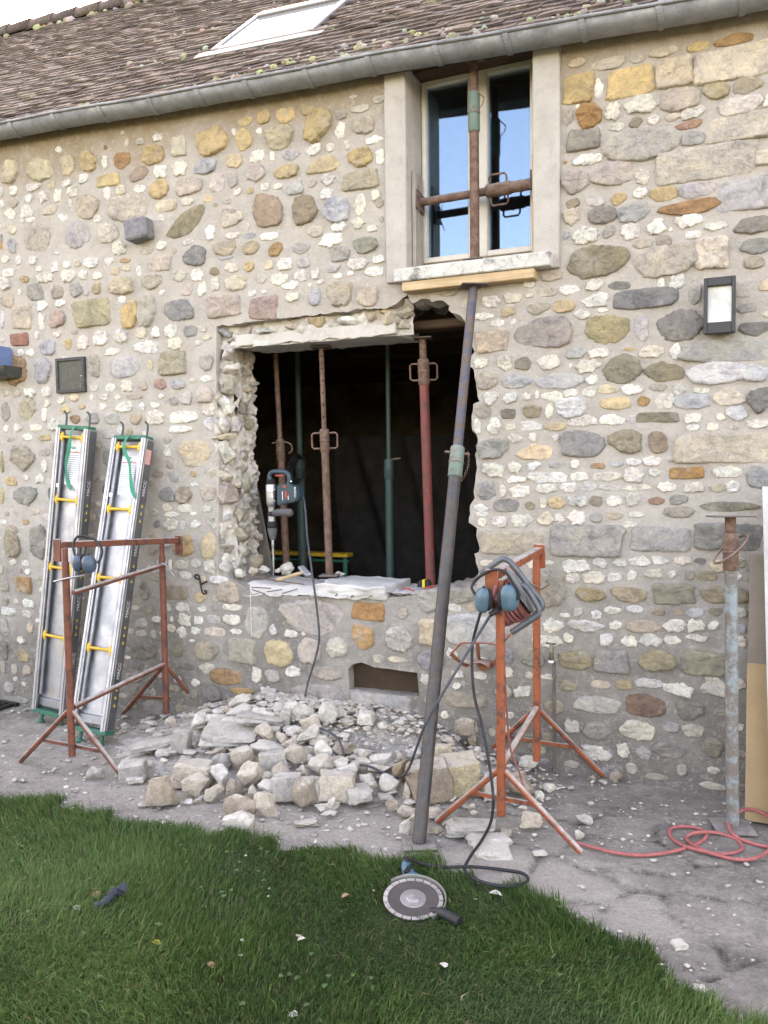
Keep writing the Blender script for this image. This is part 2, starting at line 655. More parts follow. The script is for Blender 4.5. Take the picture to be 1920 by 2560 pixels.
STONE = mat_stone()
CORE = mat_plain('broken_lime_core', (0.49, 0.455, 0.41), 0.95, 0, 0.40, 14, 0.9, 0.1)
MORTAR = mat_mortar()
YARD = mat_yard()
CHIP = mat_attr('broken_limestone', 0.95, (0.66, 1.22), 38, 1.0, 0.012)
_t = CHIP.node_tree                                        # plaster dust lying on the upper faces
_p = next(n for n in _t.nodes if n.type == 'BSDF_PRINCIPLED')
_c = _p.inputs['Base Color'].links[0].from_socket
_g = _t.nodes.new('ShaderNodeNewGeometry')
_s = _t.nodes.new('ShaderNodeSeparateXYZ')
_t.links.new(_g.outputs['Normal'], _s.inputs[0])
_n = _t.nodes.new('ShaderNodeTexNoise')
_n.inputs['Scale'].default_value = 22
_n.inputs['Detail'].default_value = 6
_t.links.new(_g.outputs['Position'], _n.inputs['Vector'])
_a = _t.nodes.new('ShaderNodeMath')
_a.operation = 'MULTIPLY'
_t.links.new(_s.outputs[2], _a.inputs[0])
_t.links.new(_n.outputs['Fac'], _a.inputs[1])
_r = _t.nodes.new('ShaderNodeValToRGB')
_r.color_ramp.elements[0].position, _r.color_ramp.elements[1].position = .28, .58
_r.color_ramp.elements[0].color, _r.color_ramp.elements[1].color = (0, 0, 0, 1), (.75, .75, .75, 1)
_t.links.new(_a.outputs[0], _r.inputs[0])
_m = _t.nodes.new('ShaderNodeMix')
_m.data_type = 'RGBA'
_t.links.new(_r.outputs[0], _m.inputs[0])
_t.links.new(_c, _m.inputs[6])
_m.inputs[7].default_value = (.59, .545, .475, 1)
_t.links.new(_m.outputs[2], _p.inputs['Base Color'])
RUSTY = mat_paint('rusty_steel', (0.16, 0.095, 0.07), (0.10, 0.055, 0.04), 0.5, 0.2, 0.6, 30, 0.5)
ORANGE = mat_paint('orange_painted_steel', (0.30, 0.075, 0.032), (0.10, 0.045, 0.032), 0.455, 0.7, 0.55, 15, 0.35)
BROWNRED = mat_paint('red_brown_painted_steel', (0.19, 0.058, 0.036), (0.085, 0.042, 0.032), 0.46, 0.7, 0.55, 15, 0.35)
RED = mat_paint('red_painted_steel', (0.17, 0.036, 0.033), (0.10, 0.05, 0.04), 0.46, 0.1, 0.5, 18, 0.9)
BLUEP = mat_paint('blue_worn_steel', (0.040, 0.052, 0.088), (0.095, 0.067, 0.053), 0.52, 0.15, 0.45, 20, 0.2)
DARKP = mat_paint('dark_worn_steel', (0.027, 0.028, 0.033), (0.062, 0.049, 0.041), 0.49, 0.15, 0.45, 20, 0.45)
GREENP = mat_paint('green_worn_steel', (0.10, 0.17, 0.14), (0.14, 0.11, 0.085), 0.46, 0.2, 0.5, 24, 0.2)
PALEBLUE = mat_paint('pale_blue_worn_steel', (0.21, 0.27, 0.285), (0.145, 0.125, 0.108), 0.54, 0.2, 0.6, 16, 0.4)
DGREEN = mat_paint('dark_green_steel', (0.035, 0.075, 0.07), (0.08, 0.06, 0.05), 0.40, 0.1, 0.5, 22, 0.2)
PLATE = mat_paint('brown_steel_plate', (0.11, 0.085, 0.075), (0.09, 0.06, 0.05), 0.5, 0.3, 0.7, 20, 0.2)
BLACK = mat_plain('black_plastic', (0.018, 0.019, 0.021), 0.55, 0, 0.3, 40, 0.1)
RUBBER = mat_plain('black_rubber_cable', (0.022, 0.023, 0.026), 0.6, 0, 0.5, 30, 0.1)
ZINC = mat_metal('weathered_zinc', (0.36, 0.37, 0.38), 0.72, (1, 8, 8), 0.6)
ALU = mat_metal('aluminium', (0.47, 0.475, 0.50), 0.46, (60, 60, 1.5), 0.5)
ALUD = mat_metal('dull_aluminium', (0.33, 0.34, 0.37), 0.45, (40, 40, 2), 0.5)
STEEL = mat_metal('worn_tool_steel', (0.42, 0.42, 0.43), 0.4, (20, 20, 20), 0.6)
CHROME = mat_metal('bright_steel', (0.7, 0.71, 0.73), 0.28, (20, 20, 20), 0.3)
WOOD = mat_wood('sawn_softwood', (0.38, 0.26, 0.15), (0.56, 0.41, 0.26))
GREYWOOD = mat_wood('grey_weathered_wood', (0.24, 0.21, 0.18), (0.38, 0.34, 0.30), (30, 30, 3))
OLDBEAM = mat_wood('old_dark_beam', (0.05, 0.03, 0.02), (0.11, 0.065, 0.04))
CONC = mat_concrete('cast_concrete', (0.395, 0.368, 0.335), 0.3)
SILLC = mat_concrete('lichened_concrete', (0.50, 0.49, 0.46), 0.5, 0.85)
SLAB = mat_concrete('broken_concrete', (0.48, 0.455, 0.42), 0.35)
INNER = mat_plain('dark_interior', (0.17, 0.14, 0.118), 0.95, 0, 0.5, 3, 0.3)
CREAMW = mat_plain('cream_window_paint', (0.58, 0.545, 0.49), 0.45, 0, 0.08, 12, 0.05, 0.4)
GLASS = mat_glass('window_glass', 3.6)
YELLOW = mat_plain('yellow_rungs', (0.62, 0.36, 0.04), 0.4, 0, 0.15, 20, 0.05, 0.4)
GREENPL = mat_plain('green_plastic', (0.015, 0.13, 0.085), 0.5, 0, 0.2, 30, 0.05)
STRAP = mat_plain('green_webbing', (0.01, 0.22, 0.14), 0.8, 0, 0.15, 60, 0.2)

# ------------------------------------------------------------------ the yard
EDGE_PX = [(0, 2001), (145, 2015), (231, 2041), (347, 2059), (434, 2088), (521, 2088), (608, 2094), (694, 2117), (781, 2128),
           (868, 2140), (960, 2157), (1018, 2151), (1134, 2192), (1238, 2215), (1365, 2250), (1452, 2296), (1539, 2360),
           (1625, 2412), (1683, 2458), (1741, 2499), (1828, 2545), (1863, 2560)]
_e = [gnd(*p) for p in EDGE_PX]
EX = np.array([-12.0, -6.0] + [p[0] for p in _e] + [0.6, 3.0, 8.0])
EY = np.array([_e[0][1] + 0.2, _e[0][1] + 0.05] + [p[1] for p in _e] + [-2.3, -4.6, -9.0])


def lawn_edge(x, ragged=True):
    y = float(np.interp(x, EX, EY))
    if ragged:
        y += 0.035 * noise.noise(Vector((x * 4.1, 3.3, 0))) + 0.02 * noise.noise(Vector((x * 13, 1.3, 0)))
    return y


def slab_joint(x, y):
    """0 on the joints of the rough paving, 1 on its stones"""
    wx = x + 0.10 * noise.noise(Vector((x * 3, y * 3, 1.7)))
    wy = y + 0.10 * noise.noise(Vector((x * 3, y * 3, 8.1)))
    d = noise.voronoi(Vector((wx * 2.6, wy * 3.4, 0.5)), distance_metric='DISTANCE', exponent=2.5)[0]
    return min(1.0, (d[1] - d[0]) * 11.0)


xs = np.concatenate([np.arange(-14, -5.6, 0.7), np.arange(-5.6, 1.3, 0.022), np.arange(1.3, 12, 0.7)])
ys = np.concatenate([np.arange(-9, -3.2, 0.6), np.arange(-3.2, 0.02, 0.022), [0.06]])
V, Cc = [], []
for y in ys:
    for x in xs:
        z = gz(x, y)
        j, du = 1.0, 0.0
        if -5.8 < x < 1.5 and y > -3.3:
            wj = min(1, max(0, (x + 1.7) / 0.9)) * min(1, max(0, (-y - 0.25) / 0.3))
            j = 1 - (1 - slab_joint(x, y)) * (0.25 + 0.75 * wj)
            z += 0.011 * fbm((x, y, 0), 2.3, 4) + 0.005 * fbm((x, y, 3), 11, 3) - 0.012 * (1 - j)
            du = math.exp(-((x + 2.2) / 1.4) ** 2 - ((y + 0.55) / 0.65) ** 2) * 0.75
            du += 0.55 * math.exp(-((x + 0.8) / 0.5) ** 2 - ((y + 1.25) / 0.35) ** 2)
            du += 0.6 * math.exp(-((x + 0.35) / 0.16) ** 2 - ((y + 1.25) / 0.12) ** 2)
            du += 0.25 * math.exp(-((x + 1.6) / 1.8) ** 2 - ((y + 1.0) / 0.3) ** 2)
        e = lawn_edge(x)
        if y < e:
            z -= min(0.05, (e - y) * 0.6)
        V.append((x, y, z - 0.004))
        Cc.append((1 - j, min(1, du), 0))
nx = len(xs)
F = [(i * nx + k, i * nx + k + 1, (i + 1) * nx + k + 1, (i + 1) * nx + k) for i in range(len(ys) - 1) for k in range(nx - 1)]
me = bpy.data.meshes.new('yard_paving')
me.from_pydata(V, [], F)
set_col(me, Cc)
finish(me, 180)
me.materials.append(YARD)
yard = bpy.data.objects.new('yard_paving', me)
COL.objects.link(yard)
yard['kind'] = 'structure'

m = NT('far_ground_turf')
GROUNDM = m.set(m.ramp(m.noise(3, 6), [(0.3, (0.03, 0.045, 0.015)), (0.7, (0.06, 0.085, 0.03))]), 0.95)
MB().add([(-200, -200, -0.5), (200, -200, -0.5), (200, 200, -0.5), (-200, 200, -0.5)], [(0, 1, 2, 3)]).build('ground', GROUNDM, None, 0, 'structure')

m = NT('lawn_soil')
SOIL = m.set(m.ramp(m.noise(30, 7, 0.7), [(0.3, (0.012, 0.018, 0.007)), (0.7, (0.03, 0.042, 0.014))]), 0.95, 0, m.bump(m.noise(60, 5), 0.6, 0.01))
lx = np.concatenate([np.arange(-14, -5, 1.0), np.arange(-5, 1.5, 0.03), np.arange(1.5, 12, 1.0)])
LV, LF = [], []
rows = [0.0, 0.02, 0.05, 0.1, 0.2, 0.4, 0.7, 1.1, 1.8, 3, 6, 12, 30]
for d in rows:
    for x in lx:
        e = lawn_edge(x) if -5 < x < 1.5 else lawn_edge(x, False)
        y = e - d
        z = gz(x, y) - 0.012 + min(0.03, d * 0.35) + (0.012 * fbm((x, y, 5), 3, 3) if d > 0 else 0)
        LV.append((x, y, z))
n = len(lx)
LF = [(i * n + k, (i + 1) * n + k, (i + 1) * n + k + 1, i * n + k + 1) for i in range(len(rows) - 1) for k in range(n - 1)]
MB().add(LV, LF).build('lawn', SOIL, None, 180, 'structure', fix=False)

# grass: tufts of curved blades
rs = np.random.RandomState(5)


def grass_points(n, x0, x1, y0, y1):
    x = rs.uniform(x0, x1, n)
    y = rs.uniform(y0, y1, n)
    e = np.interp(x, EX, EY) + 0.03 * np.sin(x * 23) * np.sin(x * 7.1 + 1) + rs.normal(0, 0.012, n)
    f = rs.rand(n)
    e = e + 0.035 * np.sin(x * 11.3 + 2) * np.sin(x * 4.7) + 0.02 * np.sin(x * 37)
    bare = (np.sin(x * 5.3 + 1) * np.sin(y * 6.1 + x * 2) > 0.82) & (rs.rand(n) < 0.6)
    k = (y < e + 0.07 * f ** 7) & ~bare
    return x[k], y[k], (e - y)[k]


gx, gy, ge = [np.concatenate(q) for q in zip(grass_points(440000, -4.3, 0.35, -2.75, -0.5), grass_points(70000, -5.6, 1.4, -3.7, -0.4))]
N = len(gx)
patch = np.sin(gx * 2.3 + 1.3 * np.sin(gy * 3.1)) * np.sin(gy * 2.9 + 0.7) + 0.6 * np.sin(gx * 6.1 + gy * 4.3) * np.sin(gy * 7.7 - gx * 2)
L = (0.024 + 0.028 * rs.rand(N) ** 1.5 + 0.012 * np.clip(patch, -1, 1)) * (1 + 0.45 * (ge < 0.12) * rs.rand(N))
L = np.clip(L, 0.014, 0.12) * np.where(rs.rand(N) < 0.02, 1.6, 1.0)
flow = 2.2 * np.sin(gx * 1.7 + 0.5) + 1.7 * np.cos(gy * 2.6 + gx) + rs.normal(0, 0.9, N)
dx, dy = np.cos(flow), np.sin(flow)
bend = rs.uniform(0.25, 1.3, N) * (0.8 + 0.3 * np.sin(gx * 3 + gy * 5))
wd = rs.uniform(0.0008, 0.0019, N) * np.where(rs.rand(N) < 0.08, 1.9, 1.0)
fa = rs.uniform(0, 6.283, N)
sx, sy = np.cos(fa) * wd, np.sin(fa) * wd
gzv = -0.028 * np.maximum(0, -1.9 - gx) + np.minimum(0.018, ge * 0.2) - 0.008
P = np.zeros((N, 5, 3), np.float32)
h1, h2 = 0.55, 1.0
bx1, bz1 = L * h1 * bend * 0.35, L * h1 * np.sqrt(np.maximum(0.05, 1 - (bend * 0.35) ** 2))
bx2, bz2 = L * bend * 0.85, L * np.sqrt(np.maximum(0.06, 1 - (bend * 0.85) ** 2))
for k, (sg, bx, bz) in enumerate(((-1, 0, 0), (1, 0, 0), (-0.8, bx1, bz1), (0.8, bx1, bz1), (0, bx2, bz2))):
    P[:, k, 0] = gx + dx * bx + sx * sg
    P[:, k, 1] = gy + dy * bx + sy * sg
    P[:, k, 2] = gzv + bz
tone = 0.48 + 0.33 * patch + rs.normal(0, 0.27, N) + 0.12 * np.clip((-1.9 - gy) * 1.2, -1, 1)
tone = np.clip(tone, 0, 1)[:, None]
gc = (1 - tone) * np.array([[0.036, 0.094, 0.026]]) + tone * np.array([[0.110, 0.195, 0.058]])
dry = (rs.rand(N) < 0.06)[:, None]
gc = np.where(dry, np.array([[0.24, 0.20, 0.10]]) * rs.uniform(0.5, 1.1, (N, 1)), gc) * rs.uniform(0.75, 1.25, (N, 1))
me = bpy.data.meshes.new('lawn_grass')
me.vertices.add(N * 5)
me.vertices.foreach_set('co', P.ravel())
base = (np.arange(N) * 5)[:, None]
loops = np.concatenate([base + np.array([[0, 1, 3, 2]]), base + np.array([[2, 3, 4]])], 1).ravel()
me.loops.add(N * 7)
me.loops.foreach_set('vertex_index', loops.astype(np.int32))
me.polygons.add(N * 2)
st = ((np.arange(N) * 7)[:, None] + np.array([[0, 4]])).ravel()
me.polygons.foreach_set('loop_start', st.astype(np.int32))
me.polygons.foreach_set('use_smooth', [True] * (2 * N))
me.update(calc_edges=True)
a = me.color_attributes.new('Col', 'FLOAT_COLOR', 'POINT')
gc4 = np.ones((N, 5, 4), np.float32)
gc4[:, :, :3] = gc[:, None, :]
a.data.foreach_set('color', gc4.ravel())
GRASS = mat_attr('grass_blades', 0.55, (0.85, 1.15), 6, 0.0, 0.001, 0.0, 0.25, 0.3)
me.materials.append(GRASS)
grass = bpy.data.objects.new('lawn_grass', me)
COL.objects.link(grass)
tag(grass, 'short dark green lawn grass with a ragged edge along the stone yard', 'grass')
grass['kind'] = 'stuff'

# clover leaves among the grass
mb = MB()
for _ in range(700):
    x, y = rnd(-3.9, 0.3), rnd(-2.7, -0.8)
    if y > lawn_edge(x) - 0.05 or nz((x, y, 0), 2.0, 4) < 0.05:
        continue
    z = gz(x, y) + rnd(0.025, 0.05)
    a0 = rnd(0, 6.28)
    cc = (0.075 * rnd(0.7, 1.2), 0.135 * rnd(0.8, 1.2), 0.045)
    for k in range(3):
        a = a0 + k * 2.094
        r = rnd(0.0035, 0.006)
        c = (x + math.cos(a) * r, y + math.sin(a) * r, z)
        mb.add([(c[0] + math.cos(t) * r, c[1] + math.sin(t) * r, z + 0.002 * math.sin(t * 2)) for t in (0, 1.05, 2.1, 3.14, 4.2, 5.2)], [(0, 1, 2, 3, 4, 5)], cc)
o = mb.build('clover_leaves', GRASS, None, 0, 'stuff', fix=False)
tag(o, 'small clover leaves growing through the lawn', 'clover')

# ------------------------------------------------------------------ the house
house = thing('stone_house', 'rubble stone house with a broken-out wall opening, tiled mossy roof and zinc gutter', 'house', (-2.0, 0.2, 0.0))
TH = 0.36                                   # wall thickness


def rim(x):
    return 3.65 - 0.049 * (x + 2.61)


def W0(px, py):
    p = onY(px, py, 0.0)
    return (p[0], p[2])


def z1(x, y):                               # pixel of the enlargement of the opening's upper half
    return (520 + x * .434, 680 + y * .434)


def z2(x, y):
    return (520 + x * .434, 1120 + y * .434)


def rough(poly, step, amp, seed, closed=True):
    out = []
    n = len(poly)
    for i in range(n if closed else n - 1):
        a, b = np.array(poly[i]), np.array(poly[(i + 1) % n])
        L = np.linalg.norm(b - a)
        k = max(1, int(L / step))
        d = (b - a) / max(L, 1e-9)
        for j in range(k):
            p = a + (b - a) * j / k
            if j:
                q = amp * noise.noise(Vector((p[0] * 14, p[1] * 14, seed))) + amp * 0.7 * noise.noise(Vector((p[0] * 45, p[1] * 45, seed)))
                p = p + np.array((-d[1], d[0])) * q
            out.append((float(p[0]), float(p[1])))
    return out


OP_LEFT = [z2(215, 800), z2(120, 745), z2(62, 650), z2(62, 100), z1(48, 900), z1(46, 500), z1(48, 312)]
OP_TOP = [z1(48, 312), z1(160, 298), z1(260, 285), z1(430, 268), z1(590, 252), z1(760, 232), z1(880, 215), z1(1040, 205), z1(1090, 180),
          z1(1120, 150), z1(1150, 130), z1(1180, 180), z1(1250, 152), z1(1290, 172), z1(1350, 163), z1(1390, 195), z1(1385, 218), z1(1430, 240), z1(1478, 282), z1(1500, 330)]
OP_RIGHT = [z1(1515, 400), z1(1535, 460), z1(1510, 490), z1(1505, 540), z1(1530, 560), z1(1545, 640), z1(1552, 690), z1(1566, 745), z1(1530, 760), z1(1518, 830),
            z1(1522, 910), z1(1545, 935), z1(1545, 1100), z2(1545, 90), z2(1530, 250), z2(1536, 290), z2(1510, 330), z2(1503, 430), z2(1550, 460),
            z2(1560, 600), z2(1535, 610), z2(1545, 660), z2(1560, 700), z2(1542, 800)]
OP_BOT = [z2(1330, 815), z2(1170, 850), z2(1040, 862), z2(700, 862), z2(640, 850), z2(400, 845), z2(260, 842)]
opening = rough([W0(*p) for p in OP_LEFT[:-1]], 0.03, 0.004, 1.0, False) + rough([W0(*p) for p in OP_TOP], 0.02, 0.012, 2.0, False) + \
    rough([W0(*p) for p in OP_TOP[-1:] + OP_RIGHT + OP_BOT + OP_LEFT[:1]], 0.02, 0.012, 3.0, False)
win = dict(x0=W0(1019, 400)[0] - 0.02, x1=W0(1334, 400)[0] + 0.02, z0=W0(1180, 648)[1] - 0.01)
win['z1'] = 3.72
vent_px = [(873, 1724), (870, 1672), (882, 1660), (905, 1656), (935, 1668), (1043, 1682), (1048, 1741)]
ventp = rough([W0(*p) for p in vent_px], 0.04, 0.003, 5.0)


def wall_top(x):
    return rim(x) + 0.03


winp = [(win['x0'], win['z0']), (win['x0'], wall_top(win['x0']) + 0.2), (win['x1'], wall_top(win['x1']) + 0.2), (win['x1'], win['z0'])]


def inside(pts, poly):
    pts = np.asarray(pts)
    x, y = pts[:, 0], pts[:, 1]
    r = np.zeros(len(pts), bool)
    n = len(poly)
    for i in range(n):
        (x0, y0), (x1, y1) = poly[i], poly[(i + 1) % n]
        if y0 == y1:
            continue
        c = ((y0 > y) != (y1 > y)) & (x < (x1 - x0) * (y - y0) / (y1 - y0) + x0)
        r ^= c
    return r


def wall_y(x, z):
    return -0.006 * fbm((x, 0, z), 2.2, 3) - 0.0035 * fbm((x, 7, z), 12, 3)


# front wall: mortar face as one sheet with its holes, returned into the thickness
pts, edges = [], []


def loop(poly):
    o = len(pts)
    pts.extend(Vector(p) for p in poly)
    n = len(poly)
    edges.extend((o + i, o + (i + 1) % n) for i in range(n))


loop(opening)
loop(ventp)
wz = wall_top(0)
outer = [(-13, -0.35), (4, -0.35), (4, wall_top(4)), (win['x1'], wall_top(win['x1'])), (win['x1'], win['z0']), (win['x0'], win['z0']),
         (win['x0'], wall_top(win['x0'])), (-13, wall_top(-13))]
loop(outer)
gp = []
for x in np.arange(-5.6, 0.9, 0.036):
    for z in np.arange(-0.1, 3.95, 0.036):
        gp.append((x + rnd(-.012, .012), z + rnd(-.012, .012)))
for x in np.arange(-12.5, 4, 0.4):
    for z in np.arange(0, 3.9, 0.4):
        if x < -5.7 or x > 1.0:
            gp.append((x, z))
gp = [p for p in gp if p[1] < wall_top(p[0]) - 0.01]
ga = np.array(gp)
bad = inside(ga, opening) | inside(ga, ventp) | inside(ga, winp)
pts.extend(Vector(p) for p in ga[~bad])
cv, ce, cf, *_ = geometry.delaunay_2d_cdt(pts, edges, [], 0, 1e-5)
cv = np.array([(p[0], p[1]) for p in cv])
cen = np.array([cv[list(f)].mean(0) for f in cf])
keep = ~(inside(cen, opening) | inside(cen, ventp) | inside(cen, winp)) & (cen[:, 1] < 3.65 - 0.049 * (cen[:, 0] + 2.61) + 0.03) & (cen[:, 0] > -13) & (cen[:, 0] < 4) & (cen[:, 1] > -0.35)
wm = MB()
wm.add([(p[0], wall_y(p[0], p[1]), p[1]) for p in cv], [tuple(f) for f, k in zip(cf, keep) if k])


def reveal(poly, depths, amp, seed, sign=1):
    """the broken thickness of the wall round a hole"""
    n = len(poly)
    c = np.mean(poly, 0)
    vs = []
    for d in depths:
        for i, p in enumerate(poly):
            q = np.array(p)
            if d > 0:
                t = np.array(poly[(i + 1) % n]) - np.array(poly[i - 1])
                t /= max(np.linalg.norm(t), 1e-6)
                nn = np.array((t[1], -t[0]))
                if nn.dot(q - c) < 0:
                    nn = -nn
                a = amp * min(1, d / 0.08)
                q = q + nn * (a * fbm((q[0], d, q[1]), 7, 3, seed) + a * 0.6 * fbm((q[0], d, q[1]), 22, 3, seed))
            vs.append((q[0], (wall_y(*p) if d == 0 else d), q[1]))
    fs = [(j * n + i, j * n + (i + 1) % n, (j + 1) * n + (i + 1) % n, (j + 1) * n + i) for j in range(len(depths) - 1) for i in range(n)]
    wm.add(vs, fs)


reveal(opening, [0, 0.03, 0.06, 0.1, 0.14, 0.18, 0.22, 0.26, 0.3, 0.33, TH], 0.035, 1.5)
reveal(ventp, [0, 0.05, 0.15, 0.3], 0.006, 4.5)
wall = wm.build('front_wall', MORTAR, house, 60)

